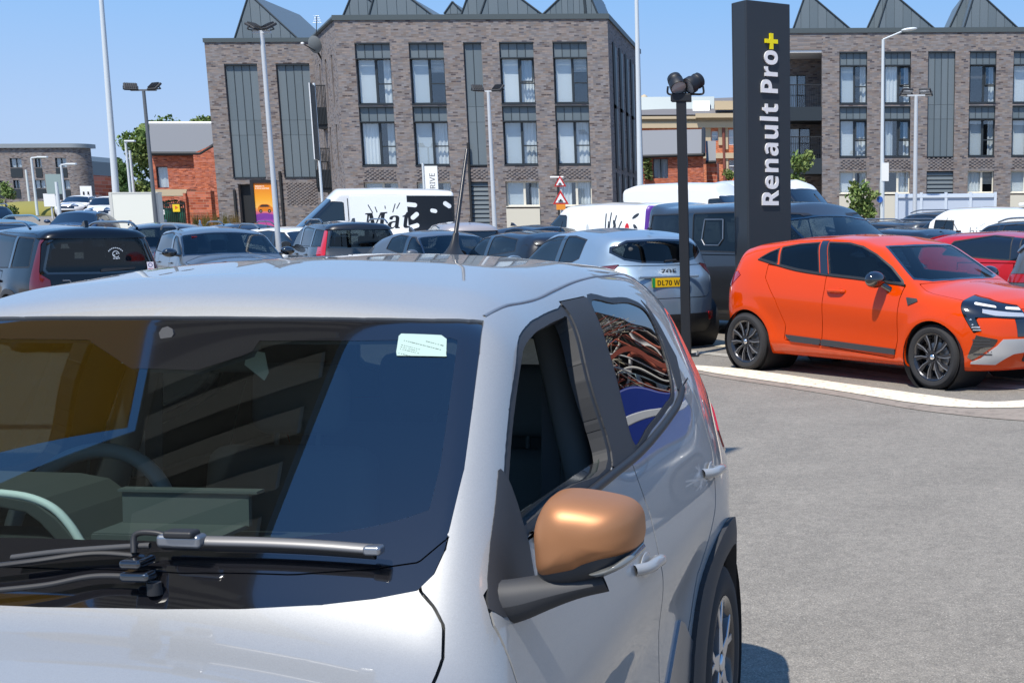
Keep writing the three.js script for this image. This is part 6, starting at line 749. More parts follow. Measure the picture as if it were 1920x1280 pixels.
  const rv = sub(it, 'interior_mirror'); part(rv, 'mirror_housing', rbox(0.03, 0.062, 0.26, 0.014, 1.27, 1.345, 0.04), M.trim); part(rv, 'mirror_stem', bar([1.28, 1.35, 0.03], [1.40, 1.40, 0.02], 0.014), M.trim); part(rv, 'mirror_label', prism([[0.02, 0.03], [0.055, 0.024], [0.06, -0.015], [0.05, -0.03], [0.012, 0.0]].map(([a, b]) => [a, b]), 0.002).rotateY(Math.PI / 2).translate(1.287, 1.33, -0.055), std(lin(0.35, 0.4, 0.38), 0.4));
  part(it, 'roof_console', prism([[-0.07, 0], [0, 0.022], [0.02, 0.022], [0.055, 0]], 0.02).rotateY(Math.PI / 2).translate(1.30, 1.335, 0.1), M.alloy);
  for (const z of [0.35, -0.35]) part(it, 'sun_visor', rbox(0.16, 0.018, 0.4, 0.008, 1.2, 1.405, z), std(lin(0.2, 0.2, 0.19), 0.8));
  for (const sg of [-1, 1]) { part(it, 'pillar_lining', bar([0.78, 0.95, sg * 0.60], [0.68, 1.36, sg * 0.49], 0.04), std(lin(0.12, 0.12, 0.12), 0.8)); part(it, 'seat_belt', box(0.004, 0.42, 0.045, 0.72, 1.1, sg * 0.5, 0, 0, 0.15), std(lin(0.06, 0.06, 0.065), 0.8)); part(it, 'door_card', box(1.55, 0.45, 0.03, 0.72, 0.74, sg * 0.63), M.dash); }
  globalThis.__springSkin = k;
}
// ---------------------------------------------------------------- orange hatchback on the right
{
  const s = {
    cell: 0.023, fineWheels: true, axles: [0, 2.583], wheelR: 0.31, wheelW: 0.205, rimR: 0.228, archR: 0.347, floor: 0.19, track: 0.775, rimStyle: 'turbine',
    top: [[-0.9, 1.15], [-0.5, 1.285], [-0.1, 1.38], [0.45, 1.435], [1.0, 1.455], [1.4, 1.44], [1.72, 1.375], [2.36, 1.0], [2.5, 0.985], [2.9, 0.93], [3.2, 0.845], [3.5, 0.7]], topR: 0.04,
    front: [[0.1, 3.2], [0.3, 3.36], [0.5, 3.41], [0.7, 3.37], [0.85, 3.24], [1.5, 3.0]], rear: [[0.1, -0.4], [0.35, -0.6], [0.6, -0.66], [0.85, -0.64], [1.0, -0.58], [1.12, -0.5], [1.3, -0.46], [1.6, -0.3]],
    plan: [[-0.8, 0.64], [-0.45, 0.79], [0, 0.868], [0.6, 0.86], [1.3, 0.865], [2.0, 0.875], [2.58, 0.89], [3.0, 0.86], [3.4, 0.72]],
    section: [[0.1, 0.12], [0.26, 0.04], [0.38, 0.04], [0.5, 0.03], [0.66, 0.004], [0.76, 0.0], [0.85, 0.02], [0.95, 0.05], [1.02, 0.078], [1.4, 0.235], [1.6, 0.33]], sectionR: 0.032,
    beltShift: [[-0.6, 0.08], [0.3, 0.06], [1.2, 0.02], [2.2, -0.03], [3.2, -0.06]], crown: [[-0.6, 0.08], [1.5, 0.06], [2.4, 0.075], [3.4, 0.08]], edge: [[-0.6, 0.14], [1.4, 0.12], [1.8, 0.09], [2.3, 0.08], [2.6, 0.1], [3.4, 0.12]], flare: 0.022, flareR: 0.36, noseCurve: 0.3, tailCurve: 0.28,
    extra: (x, y) => sstep(1.05, 1.4, y) * -0.06 * sstep(0.9, -0.5, x),
  };
  const body = paint(lin(0.62, 0.05, 0.0), { rough: 0.45, spec: 0.0 }), o = vehicle('orange_hatchback', 'bright orange hatchback with black wheels parked beside the tall sign', 'car', CLIO, 0), k = makeSkin(s);
  globalThis.__clioSkin = k;
  const gl = M.mid;
  k.window(o, 'windscreen', onTop(poly(mirrorZ([[1.755, 0], [1.74, 0.3], [1.69, 0.53], [1.9, 0.6], [2.1, 0.665], [2.2, 0.69], [2.29, 0.5], [2.335, 0.25], [2.345, 0]])), 0.9), gl, { rim: 0.03, rimMat: M.gloss, rimName: 'windscreen_border' });
  k.window(o, 'rear_window', onRear(poly(mirrorA([[0, 1.28], [0.42, 1.26], [0.5, 1.12], [0.45, 1.05], [0, 1.03]])), 0.1), M.tint);
  const F1 = poly([[1.01, 1.385], [1.3, 1.378], [1.5, 1.345], [1.72, 1.27], [1.95, 1.15], [2.14, 1.02], [2.17, 0.985], [1.9, 1.003], [1.5, 1.032], [1.16, 1.052]]), F2 = poly([[0.36, 1.325], [0.6, 1.362], [0.89, 1.381], [1.03, 1.06], [0.7, 1.092], [0.42, 1.135]]), F3 = poly([[0.08, 1.205], [0.2, 1.27], [0.335, 1.318], [0.395, 1.14], [0.25, 1.165], [0.1, 1.192]]), PL = poly([[0.90, 1.392], [1.0, 1.393], [1.15, 1.05], [1.04, 1.055]]);
  const FD = poly([[1.13, 1.06], [1.145, 0.9], [1.13, 0.6], [1.09, 0.33], [2.08, 0.26], [2.135, 0.44], [2.16, 0.85], [2.19, 0.97], [1.9, 0.995], [1.5, 1.024]]), RD = poly([[1.13, 1.06], [1.145, 0.9], [1.13, 0.6], [1.09, 0.33], [0.55, 0.36], [0.58, 0.51], [0.45, 0.786], [0.27, 1.0], [0.26, 1.14], [0.42, 1.125], [0.7, 1.082]]);
  const handle = (d, hx, hy, sg) => { const P = (dx, dy, e) => [hx + dx, hy + dy, sg * (k.W(hx + dx, hy + dy) + e)]; part(d, 'handle', tube([P(-0.11, 0, 0), P(-0.07, 0.002, 0.028), P(0.02, 0.004, 0.034), P(0.09, 0.002, 0.026), P(0.12, 0, 0)], 0.017, 10, 24), body); const g = new THREE.SphereGeometry(1, 16, 10); g.scale(0.075, 0.035, 0.006); g.translate(hx, hy, sg * (k.W(hx, hy) + 0.001)); part(d, 'handle_recess', g, body); };
  for (const sg of [-1, 1]) {
    for (const f of [F1, F2, F3]) k.window(o, 'side_window', onSide(f, sg), f === F1 ? gl : M.tint, { rim: 0.016 });
    k.panel(o, 'pillar_trim', onSide(PL, sg), M.gloss, { gap: 0.002, off: 0.001 });
    part(o, 'window_strip', tube([[2.19, 0.978], [1.9, 0.997], [1.5, 1.025], [1.1, 1.05], [0.7, 1.086], [0.42, 1.13], [0.25, 1.16], [0.08, 1.19]].map(([x, y]) => [x, y, sg * (k.W(x, y) + 0.001)]), 0.011, 8, 48), M.rubber);
    const fd = k.panel(o, 'door', onSide(FD, sg), body, { gap: 0.009 }), rd = k.panel(o, 'door', onSide(RD, sg), body, { gap: 0.009 }); handle(fd, 1.31, 0.895, sg);
    k.patch(fd, 'rubbing_strip', (x, y, z) => Math.max(poly([[0.56, 0.415], [2.1, 0.355], [2.1, 0.30], [0.66, 0.345]])(x, y), 0.3 - sg * z, Math.abs(x - 1.6) - 0.505), M.trim, { off: 0.014, depth: 0.02 }); k.patch(rd, 'rubbing_strip', (x, y, z) => Math.max(poly([[0.56, 0.415], [2.1, 0.355], [2.1, 0.30], [0.66, 0.345]])(x, y), 0.3 - sg * z, x - 1.085), M.trim, { off: 0.014, depth: 0.02 });
    const TL = poly([[-0.7, 0.86], [-0.3, 0.9], [-0.14, 1.02], [-0.2, 1.06], [-0.5, 1.04], [-0.7, 1.02]]); k.panel(o, 'tail_lamp', (x, y, z) => Math.max(TL(x, y), 0.32 - sg * z), M.redLamp, { gap: 0.005, off: 0.004 });
    const HL = poly([[2.83, 0.895], [2.98, 0.865], [3.2, 0.80], [3.5, 0.74], [3.5, 0.655], [3.15, 0.70], [3.02, 0.70], [3.08, 0.58], [3.02, 0.56], [2.94, 0.69], [2.88, 0.78]]), hl = k.panel(o, 'headlamp', (x, y, z) => Math.max(HL(x, y), 0.36 - sg * z), M.gloss, { gap: 0.006, off: 0.003 });
    for (const P of [[[2.95, 0.835], [3.1, 0.80], [3.12, 0.782], [2.96, 0.815]], [[3.16, 0.79], [3.5, 0.735], [3.5, 0.715], [3.17, 0.77]]]) part(hl, 'light_strip', slabGeo(clip(k.full, (x, y, z) => Math.max(poly(P)(x, y), 0.38 - sg * z)), 0.008, 0.004), M.white);
    for (const P of [[[3.04, 0.775], [3.2, 0.745], [3.5, 0.69], [3.5, 0.675], [3.15, 0.715], [3.06, 0.74]]]) part(hl, 'lamp_reflector', slabGeo(clip(k.full, (x, y, z) => Math.max(poly(P)(x, y), 0.38 - sg * z)), 0.007, 0.004), M.lamp);
    for (let i = 0; i < 5; i++) part(hl, 'light_strip', slabGeo(clip(k.full, (x, y, z) => Math.max(Math.abs(y - 0.685 + i * 0.024) - 0.006, Math.abs(x - 2.99 - i * 0.014) - 0.035, 0.38 - sg * z)), 0.008, 0.004), M.lamp);
    const vt = k.patch(o, 'bumper_vent', (x, y, z) => Math.max(poly([[3.04, 0.54], [3.2, 0.50], [3.17, 0.44], [3.0, 0.3], [2.96, 0.33]])(x, y), 0.3 - sg * z), M.gloss, { off: 0.004 }); for (let i = 0; i < 6; i++) part(vt, 'vent_slat', slabGeo(clip(k.full, (x, y, z) => Math.max(Math.abs(y - 0.36 - i * 0.027) - 0.006, Math.abs(x - 3.08) - 0.07, 0.4 - sg * z)), 0.013, 0.008), M.trim);
    k.patch(o, 'silver_blade', (x, y, z) => Math.max(poly([[2.95, 0.27], [3.06, 0.32], [3.19, 0.44], [3.23, 0.50], [3.6, 0.50], [3.6, 0.44], [3.27, 0.36], [3.15, 0.262]])(x, y), 0.16 - sg * z), std(lin(0.55, 0.56, 0.58), 0.38, 0.5), { off: 0.01, depth: 0.015 });
    k.patch(o, 'fender_badge', (x, y, z) => Math.max(poly([[2.24, 0.865], [2.37, 0.855], [2.39, 0.83], [2.28, 0.79]])(x, y), 0.3 - sg * z), M.trim, { off: 0.008 });
    const mx = 1.92, my = 1.03, mz = k.W(mx, my), g = new THREE.SphereGeometry(0.5, 24, 16); g.scale(0.19, 0.165, 0.25); { const p = g.attributes.position; for (let i = 0; i < p.count; i++) if (p.getX(i) < -0.03) p.setX(i, -0.03); } g.computeVertexNormals(); g.translate(mx, my, sg * (mz + 0.16)); const mi = sub(o, 'door_mirror'); part(mi, 'mirror_cap', g, M.gloss); part(mi, 'mirror_arm', bar([mx + 0.09, 0.93, sg * (k.W(2.0, 0.93) - 0.01)], [mx + 0.02, 1.0, sg * (mz + 0.13)], 0.032, 10, 0.022), M.gloss);
  }
  k.panel(o, 'bonnet', onTop(poly(mirrorZ([[2.36, 0], [2.33, 0.4], [2.27, 0.68], [2.5, 0.745], [2.9, 0.74], [3.15, 0.6], [3.26, 0.3], [3.28, 0]])), 0.7), body, { gap: 0.008 });
  k.patch(o, 'grille', (x, y, z) => Math.max(3.2 - x, Math.abs(y - 0.6) - 0.08, Math.abs(z) - 0.5), M.gloss, { off: 0.004 }); k.patch(o, 'lower_grille', (x, y, z) => Math.max(3.1 - x, Math.abs(y - 0.35) - 0.07, Math.abs(z) - 0.4), M.black, { off: 0.004 });
  k.patch(o, 'rear_bumper_trim', (x, y, z) => Math.max(x + 0.3, y - 0.4, 0.1 - y), M.trim, { off: 0.006 });
  k.finish(o, body); addWheels(o, { ...s, spokeMat: std(lin(0.3, 0.3, 0.31), 0.3, 0.7), capMat: M.chrome });
  for (const z of [0.37, -0.37]) part(o, 'front_seat', merge(seatGeo(0.95, z, { y: 0.22, h: 0.6 })), M.seat); part(o, 'rear_bench', merge([...seatGeo(0.1, 0.3, { w: 0.6, y: 0.24 }), ...seatGeo(0.1, -0.3, { w: 0.6, y: 0.24 })]), M.seat); part(o, 'dashboard', box(0.55, 0.3, 1.35, 2.0, 0.8, 0), M.dash);
  { const g = new THREE.TorusGeometry(0.18, 0.017, 10, 36); g.rotateY(Math.PI / 2); g.rotateZ(0.4); g.translate(1.55, 0.93, 0.36); part(o, 'steering_wheel', g, M.dash); }
}
// ---------------------------------------------------------------- silver-blue electric hatchback seen from behind
{
  const q = { ...kinds.hatch, cell: 0.033, fineWheels: true, wb: 2.588, fo: 0.84, ro: 0.65, H: 1.52, hw: 0.875, hdr: [1.75, 1.40], cowl: [2.42, 1.03], hood: 0.97, tailTop: -0.36, tailY: 1.40, tailLow: -0.56, glassTop: 1.45, lean: 0.24, belt: 0.05, glassY: 1.02, wheelR: 0.31, tailCurve: 0.3,
    rearGlass: [[0, 1.385], [0.42, 1.37], [0.62, 1.29], [0.64, 1.22], [0.5, 1.13], [0.3, 1.095], [0, 1.085]], dlo: [[0.32, 1.14], [0.30, 1.38], [0.7, 1.425], [1.3, 1.42], [1.7, 1.33], [2.1, 1.12], [2.14, 1.04], [1.2, 1.05], [0.5, 1.09]], bx: 1.02, tailLamp: [[0.56, 1.08], [0.72, 1.06], [0.95, 0.98], [0.95, 0.9], [0.76, 0.9], [0.66, 0.98]], lampX: 0.1, plate: 'DL70 WYE', green: true, plateY: 0.855, aerial: -0.12, spoiler: false, tailY2: 0 };
  const body = phys({ color: lin(0.25, 0.34, 0.44), metalness: 0.45, roughness: 0.36, clearcoat: 1, clearcoatRoughness: 0.02 });
  const { o, k } = makeCar({ ...q, also: (o, k, s) => {
    k.panel(o, 'tailgate', (x, y, z) => Math.max(poly([[-0.7, 1.06], [-0.72, 0.9], [-0.66, 0.7], [-0.58, 0.66], [0.58, 0.66], [0.66, 0.7], [0.72, 0.9], [0.7, 1.06]])(z, y), x), body, { gap: 0.009 });
    k.patch(o, 'rear_diffuser', (x, y, z) => Math.max(x + 0.1, y - 0.46, 0.1 - y, Math.abs(z) - 0.72), M.black, { off: 0.012 });
    for (const sg of [-1, 1]) { const r = k.patch(o, 'reflector', (x, y, z) => Math.max(poly([[0.6, 0.47], [0.76, 0.475], [0.74, 0.38], [0.64, 0.36]])(sg * z, y), x), M.redLamp, { off: 0.018 }); }
    { let x = -1; while (k.F(x, 0.935, 0.1) > 0) x += 0.003; const pp = rbox(0.03, 0.035, 0.85, 0.012, x - 0.01, 0.925, 0); part(o, 'number_plate_trim', pp, body); }
    k.patch(o, 'wiper', (x, y, z) => Math.max(poly([[0, 1.12], [0.3, 1.14], [0.3, 1.125], [0, 1.1]])(z, y), x), M.rubber, { off: 0.02 });
  } }, { body, glass: M.tint, screen: M.mid, rear: M.tint, tail: phys({ color: lin(0.12, 0.03, 0.035), roughness: 0.1, clearcoat: 1 }), spoke: M.alloy }, { name: 'silver_blue_hatchback', label: 'silver blue electric hatchback seen from behind next to the black floodlight post', pose: ZOE, y: 0 });
  const f = await new FontLoader().loadAsync('fonts/droid/droid_sans_bold.typeface.json'); let x = -1; while (k.F(x, 0.99, 0.1) > 0) x += 0.003;
  const g = new TextGeometry('ZOE', { font: f, size: 0.055, depth: 0.006, curveSegments: 4 }); g.scale(1.5, 1, 1); g.computeBoundingBox(); g.translate(-g.boundingBox.max.x / 2 + 0.02, 0, 0); g.rotateY(-Math.PI / 2); g.rotateZ(-0.12); g.translate(x - 0.014, 0.962, 0); part(o, 'lettering', g, M.trim);
}
// ---------------------------------------------------------------- the tall sign and the street furniture
const gY = (x, d) => terrain(x, -d);
{
  const d = 16.9, c = onY(1428, 420, CAM.h), x = X(1430, 400, d), t = thing('totem_sign', 'tall dark grey totem sign with upright white lettering and a yellow plus', 'sign', [x, 0, -d], 0.62), H = Y(7, d, 1425), W = 0.64, T = 0.3;
  const face = std(lin(0.032, 0.037, 0.044), 0.42, 0.2);
  part(t, 'panel', rbox(W, H - 0.1, 0.03, 0.008, 0, H / 2 + 0.05, T / 2), face); part(t, 'panel', rbox(0.03, H - 0.1, T - 0.034, 0.006, -W / 2 + 0.016, H / 2 + 0.05, 0), face); part(t, 'panel', rbox(0.03, H - 0.1, T - 0.034, 0.006, W / 2 - 0.016, H / 2 + 0.05, 0), face); part(t, 'panel', rbox(W, H - 0.1, 0.03, 0.008, 0, H / 2 + 0.05, -T / 2), face); part(t, 'top_cap', rbox(W - 0.04, 0.03, T - 0.04, 0.006, 0, H - 0.012, 0), M.trim); part(t, 'base', box(W + 0.06, 0.1, T + 0.08, 0, 0.05, 0), M.black);
  const f = await new FontLoader().loadAsync('fonts/droid/droid_sans_bold.typeface.json'), z = T / 2 + 0.016, yR = Y(385, d, 1435), yE = Y(97, d, 1435), yP = Y(66, d, 1435);
  const g = new TextGeometry('Renault Pro', { font: f, size: 0.2, depth: 0.02, curveSegments: 6 }); g.computeBoundingBox(); const b = g.boundingBox; g.translate(-b.min.x, -b.min.y, 0); g.rotateZ(Math.PI / 2); g.computeBoundingBox(); const k = (yE - yR) / (g.boundingBox.max.y); g.scale(k * 1.02, k, 1); g.computeBoundingBox(); g.translate(0.12 - g.boundingBox.max.x, yR, z); part(t, 'lettering', g, M.white);
  const s = (yP - yE) * 0.95; part(t, 'plus_mark', merge([box(s * 1.0, s * 0.26, 0.022, 0.03, (yE + yP) / 2 + 0.01, z + 0.011), box(s * 0.27, s * 0.37, 0.022, 0.03, (yE + yP) / 2 + 0.01 + s * 0.316, z + 0.011), box(s * 0.27, s * 0.37, 0.022, 0.03, (yE + yP) / 2 + 0.01 - s * 0.316, z + 0.011)]), std(lin(0.85, 0.72, 0.0), 0.5));
}
function floodHead(parent, x, y, z, yaw, tilt, k = 1, mat = M.trim) { const h = sub(parent, 'floodlight'); h.scale.setScalar(k); h.position.set(x, y, z); h.rotation.set(tilt, yaw, 0, 'YXZ'); part(h, 'housing', merge([rbox(0.42, 0.07, 0.34, 0.02, 0, 0.1, 0), ...[...Array(6)].map((_, i) => box(0.012, 0.05, 0.26, -0.15 + i * 0.06, 0.155, 0))]), mat); part(h, 'lens', rbox(0.36, 0.012, 0.28, 0.004, 0, 0.06, 0), M.lamp); part(h, 'bracket', merge([box(0.02, 0.12, 0.04, -0.22, 0.06, 0), box(0.02, 0.12, 0.04, 0.22, 0.06, 0), box(0.46, 0.02, 0.04, 0, 0.0, 0)]), mat); return h; }
function floodPost(px, py, d, label, { r = 0.06, mat = M.alloyPole, yaw = [0.5, -0.5], arm = 0.42, tilt = 0.5, head = 1 } = {}) {
  const p = at(px, py, d), t = thing('lamp_post', label, 'lamp post', [p[0], gY(p[0], d), -d], 0, 'floodlight posts of the car park'), H = p[1] - gY(p[0], d);
  part(t, 'pole', merge([cyl(r * 1.25, r, H * 0.35), cyl(r, r * 0.8, H * 0.65, 0, H * 0.35, 0)]), mat); part(t, 'cross_arm', box(arm * 2, 0.05, 0.06, 0, H + 0.02, 0), mat); part(t, 'base_plate', box(0.3, 0.03, 0.3, 0, 0.015, 0), mat);
  for (const s of [-1, 1]) floodHead(t, s * arm, H + 0.05, 0, yaw[s < 0 ? 0 : 1], tilt, head); return t;
}
M.alloyPole = std(lin(0.6, 0.62, 0.64), 0.5, 0.2); M.paintPole = std(lin(0.66, 0.7, 0.72), 0.45, 0.1);
floodPost(268, 170, 45, 'slim lamp post with two floodlights left of the red brick house', { mat: std(lin(0.16, 0.17, 0.18), 0.5, 0.4), r: 0.065, tilt: 0.7 });
floodPost(490, 62, 25, 'lamp post with two floodlights in front of the left wing of the apartment block', { r: 0.047, arm: 0.16, head: 0.66, yaw: [1.3, -0.8], tilt: 0.5 });
floodPost(915, 172, 50, 'lamp post with two floodlights in front of the middle apartment block', { r: 0.075, tilt: 0.7, arm: 0.4 });
floodPost(1718, 180, 46, 'lamp post with two floodlights in front of the right apartment block', { r: 0.075, tilt: -0.7, arm: 0.3 });
{ // curved street lamp
  const d = 57, p = at(1656, 74, d), y0 = gY(p[0], d), H = p[1] - y0, t = thing('street_lamp', 'tall pale street lamp with a bent arm in front of the right apartment block', 'street lamp', [p[0], y0, -d]); part(t, 'pole', merge([cyl(0.11, 0.1, H * 0.3), cyl(0.085, 0.06, H * 0.7, 0, H * 0.3, 0)]), M.paintPole); part(t, 'arm', bar([0, H, 0], [0.75, H + 0.28, 0.2], 0.035), M.paintPole); const l = new THREE.SphereGeometry(1, 16, 8); l.scale(0.34, 0.07, 0.13); l.rotateZ(0.12); l.translate(1.05, H + 0.36, 0.25); part(t, 'lamp_head', l, M.paintPole); part(t, 'notice', box(0.3, 0.75, 0.02, 0.12, H * 0.34, 0.1), M.white); part(t, 'round_sign', new THREE.CylinderGeometry(0.13, 0.13, 0.02, 20).rotateX(Math.PI / 2).translate(-0.1, H * 0.2, 0.12), std(lin(0.03, 0.12, 0.45), 0.5));
}
function flagpole(px0, py0, px1, py1, d, label, r) { const a = at(px1, py1, d), b = at(px0, py0 - 60, d), y0 = gY(a[0], d), t = thing('flagpole', label, 'flagpole', [a[0], y0, -d], 0, 'white flagpoles'); part(t, 'pole', bar([0, 0, 0], [b[0] - a[0], b[1] - y0, 0], r, 14, r * 0.55), M.paintPole); part(t, 'collar', cyl(r * 1.25, r * 1.2, 0.5), M.paintPole); return t; }
flagpole(184, 0, 216, 380, 62, 'very tall tapering white flagpole left of the apartment block', 0.165); flagpole(1192, 0, 1200, 370, 55, 'very tall white flagpole at the right flank of the middle apartment block', 0.13);
{ // black square post with two spotlights
  const d = 16.0, b = at(1287, 663, d), p = at(1285, 187, d), H = p[1], t = thing('spotlight_post', 'black square post with two round black spotlights left of the tall sign', 'lamp post', [b[0], 0, -d]), k = std(lin(0.012, 0.014, 0.018), 0.5, 0.1);
  part(t, 'pole', rbox(0.112, H, 0.112, 0.006, 0, H / 2, 0), k); part(t, 'crossbar', rbox(0.235, 0.085, 0.14, 0.008, 0, H + 0.02, 0), k); part(t, 'base_plate', box(0.26, 0.02, 0.26, 0.02, 0.01, 0), k); for (const [x, z] of [[-0.09, -0.09], [0.13, -0.09], [-0.09, 0.09], [0.13, 0.09]]) part(t, 'bolt', cyl(0.012, 0.012, 0.03, x, 0.02, z, 8), M.alloy);
  for (const [x, yaw, roll] of [[-0.05, 0.5, 0.75], [0.16, -0.9, 0.5]]) { const h = sub(t, 'spotlight'); h.position.set(x, H + 0.19, 0.02); h.rotation.set(roll, yaw, 0, 'YXZ'); part(h, 'housing', lathe([[0, -0.1], [0.07, -0.1], [0.085, -0.085], [0.085, -0.05], [0.09, -0.048], [0.09, -0.03], [0.085, -0.028], [0.088, 0.02], [0.098, 0.03], [0.1, 0.1], [0.092, 0.104], [0.088, 0.09]], 32), k); part(h, 'lens', new THREE.CircleGeometry(0.088, 28).translate(0, 0, 0.088), M.lamp); part(t, 'yoke', tube([[x - 0.1, H + 0.15, 0.02], [x - 0.1, H + 0.07, 0.02], [x, H + 0.06, 0.02], [x + 0.1, H + 0.07, 0.02], [x + 0.1, H + 0.15, 0.02]], 0.012), k); }
}
{ // poster stand
  const d = 60, x0 = X(472, 380, d), x1 = X(520, 380, d), y1 = Y(337, d, 495), y0 = gY(0, d), t = thing('poster_stand', 'illuminated poster stand with an orange and purple car advertisement', 'poster', [(x0 + x1) / 2, y0, -d]), W = x1 - x0, H = y1 - y0;
  part(t, 'frame', merge([box(0.14, H, 0.2, -W / 2 + 0.07, H / 2, 0), box(0.14, H, 0.2, W / 2 - 0.07, H / 2, 0), box(W - 0.28, 0.14, 0.2, 0, H - 0.07, 0), box(W - 0.28, 0.5, 0.2, 0, 0.25, 0)]), M.black);
  const tex = canvasTex(512, 1024, (c, w, h) => { const g = c.createLinearGradient(0, 0, 0, h); g.addColorStop(0, '#e07a1c'); g.addColorStop(0.35, '#f3a52a'); g.addColorStop(0.55, '#f6b95a'); g.addColorStop(0.62, '#e58a5a'); g.addColorStop(0.7, '#c45a88'); g.addColorStop(0.82, '#8a3f9c'); g.addColorStop(1, '#d85a86'); c.fillStyle = g; c.fillRect(0, 0, w, h); c.fillStyle = '#7b3a93'; c.beginPath(); c.moveTo(0, 740); c.quadraticCurveTo(260, 660, 512, 760); c.lineTo(512, 860); c.quadraticCurveTo(200, 800, 0, 900); c.fill(); c.fillStyle = '#fff4e4'; c.font = 'bold 46px sans-serif'; c.fillText('RENAULT 5', 40, 90); c.fillText('E-TECH ELECTRIC', 40, 142); c.fillStyle = '#d9791a'; c.beginPath(); c.moveTo(60, 640); c.lineTo(70, 570); c.quadraticCurveTo(120, 500, 190, 490); c.lineTo(320, 490); c.quadraticCurveTo(390, 500, 420, 550); c.quadraticCurveTo(470, 565, 470, 620); c.lineTo(460, 660); c.lineTo(80, 660); c.fill(); c.fillStyle = '#3a2a24'; c.beginPath(); c.moveTo(110, 560); c.quadraticCurveTo(140, 510, 195, 504); c.lineTo(310, 504); c.quadraticCurveTo(360, 512, 385, 556); c.fill(); for (const x of [140, 370]) { c.fillStyle = '#1c1618'; c.beginPath(); c.arc(x, 655, 44, 0, 7); c.fill(); c.fillStyle = '#8a7a70'; c.beginPath(); c.arc(x, 655, 22, 0, 7); c.fill(); } });
  const g = new THREE.PlaneGeometry(W - 0.28, H - 0.64); g.translate(0, 0.5 + (H - 0.64) / 2, 0.06); part(t, 'poster', g, std(0xffffff, 0.35, 0, { map: tex }));
}
{ // banners
  const mk = (px, py0, py1, d, w, yaw, text, label) => { const p = at(px, py0, d), y0 = gY(p[0], d), H = p[1] - y0, t = thing('banner_flag', label, 'banner', [p[0], y0, -d], yaw), h = p[1] - Y(py1, d, px); part(t, 'mast', cyl(0.045, 0.04, H + 0.1, -w / 2 - 0.05, 0, 0, 10), M.paintPole); part(t, 'foot', box(0.7, 0.05, 0.7, -w / 2, 0.025, 0), M.black); const tex = text && canvasTex(128, 512, (c, W, Hh) => { c.fillStyle = '#f2f3f2'; c.fillRect(0, 0, W, Hh); c.save(); c.translate(W * 0.72, Hh * 0.44); c.rotate(-Math.PI / 2); c.fillStyle = '#2c3036'; c.font = '74px sans-serif'; c.textAlign = 'center'; c.fillText(text, 0, 0, 420); c.restore(); }); part(t, 'cloth', box(w, h, 0.03, 0, H - h / 2, 0), tex ? std(0xffffff, 0.8, 0, { map: tex }) : M.white); if (!text) part(t, 'dark_side', box(w - 0.1, h, 0.02, 0.02, H - h / 2, -0.03), B.frame); return t; };
  { const d = 46, w = X(819, 340, d) - X(795, 340, d), t = mk(807, 311, 372, d, w, 0, null, 'white banner flag lettered DRIVE above the roof of the lettered van'); const g = new THREE.PlaneGeometry(w * 0.98, 0.92); const y = Y(311, d, 807) - gY(0, d); g.translate(0, y - 0.48, 0.018); part(t, 'lettering', g, std(0xffffff, 0.8, 0, { map: canvasTex(128, 256, (c, W, Hh) => { c.fillStyle = '#f2f3f2'; c.fillRect(0, 0, W, Hh); c.save(); c.translate(W * 0.78, Hh * 0.62); c.rotate(-Math.PI / 2); c.fillStyle = '#2c3036'; c.font = '74px sans-serif'; c.textAlign = 'center'; c.fillText('DRIVE', 0, 0, 215); c.restore(); }) })); }
  mk(583, 158, 300, 44, 1.1, -1.36, null, 'white banner flag seen edge-on in front of the apartment balconies');
}
{ // warning signs on one post
  const d = 50, p = at(1050, 332, d), y0 = gY(p[0], d), t = thing('road_sign', 'red and white triangular warning signs on one grey post', 'road sign', [p[0], y0, -d]); part(t, 'post', cyl(0.05, 0.05, p[1] - y0, 0.02, 0, 0, 10), M.alloyPole);
  const tri = (yc, s) => { const g = new THREE.CylinderGeometry(s, s, 0.03, 3); g.rotateX(Math.PI / 2); g.rotateZ(Math.PI); g.translate(0, yc, 0.08); part(t, 'red_border', g, std(lin(0.5, 0.02, 0.02), 0.5)); const q = new THREE.CylinderGeometry(s * 0.66, s * 0.66, 0.03, 3); q.rotateX(Math.PI / 2); q.rotateZ(Math.PI); q.translate(0, yc, 0.09); part(t, 'white_face', q, M.white); part(t, 'symbol', merge([box(s * 0.5, s * 0.12, 0.02, 0, yc - s * 0.18, 0.11), box(s * 0.2, s * 0.16, 0.02, 0, yc - s * 0.05, 0.11)]), M.black); };
  tri(Y(374, d, 1050) - y0, 0.34); tri(Y(343, d, 1050) - y0, 0.26); part(t, 'orange_plate', box(0.34, 0.2, 0.02, 0, Y(388, d, 1050) - y0, 0.09), M.amber); part(t, 'lamp_unit', rbox(0.5, 0.06, 0.12, 0.02, -0.12, p[1] - y0, 0), M.white);
}
{ // hoarding
  const d = 60, x0 = X(1681, 380, d), x1 = X(1866, 380, d), y1 = Y(363, d, 1770), t = thing('hoarding_fence', 'pale blue grey panel hoarding in front of the right apartment block', 'fence', [x0, gY(0, d), -d]), H = y1 - gY(0, d), n = 4, w = (x1 - x0) / n, pm = std(lin(0.5, 0.56, 0.66), 0.6);
  for (let i = 0; i < n; i++) part(t, 'panel', box(w - 0.1, H, 0.06, (i + 0.5) * w, H / 2, 0), pm); for (let i = 0; i <= n; i++) part(t, 'post', box(0.12, H + 0.06, 0.14, i * w, H / 2 + 0.03, 0.02), std(lin(0.6, 0.66, 0.74), 0.6)); part(t, 'rail', box(x1 - x0 - 0.14, 0.1, 0.06, (x1 - x0) / 2, H - 0.12, 0.065), std(lin(0.6, 0.66, 0.74), 0.6));
}
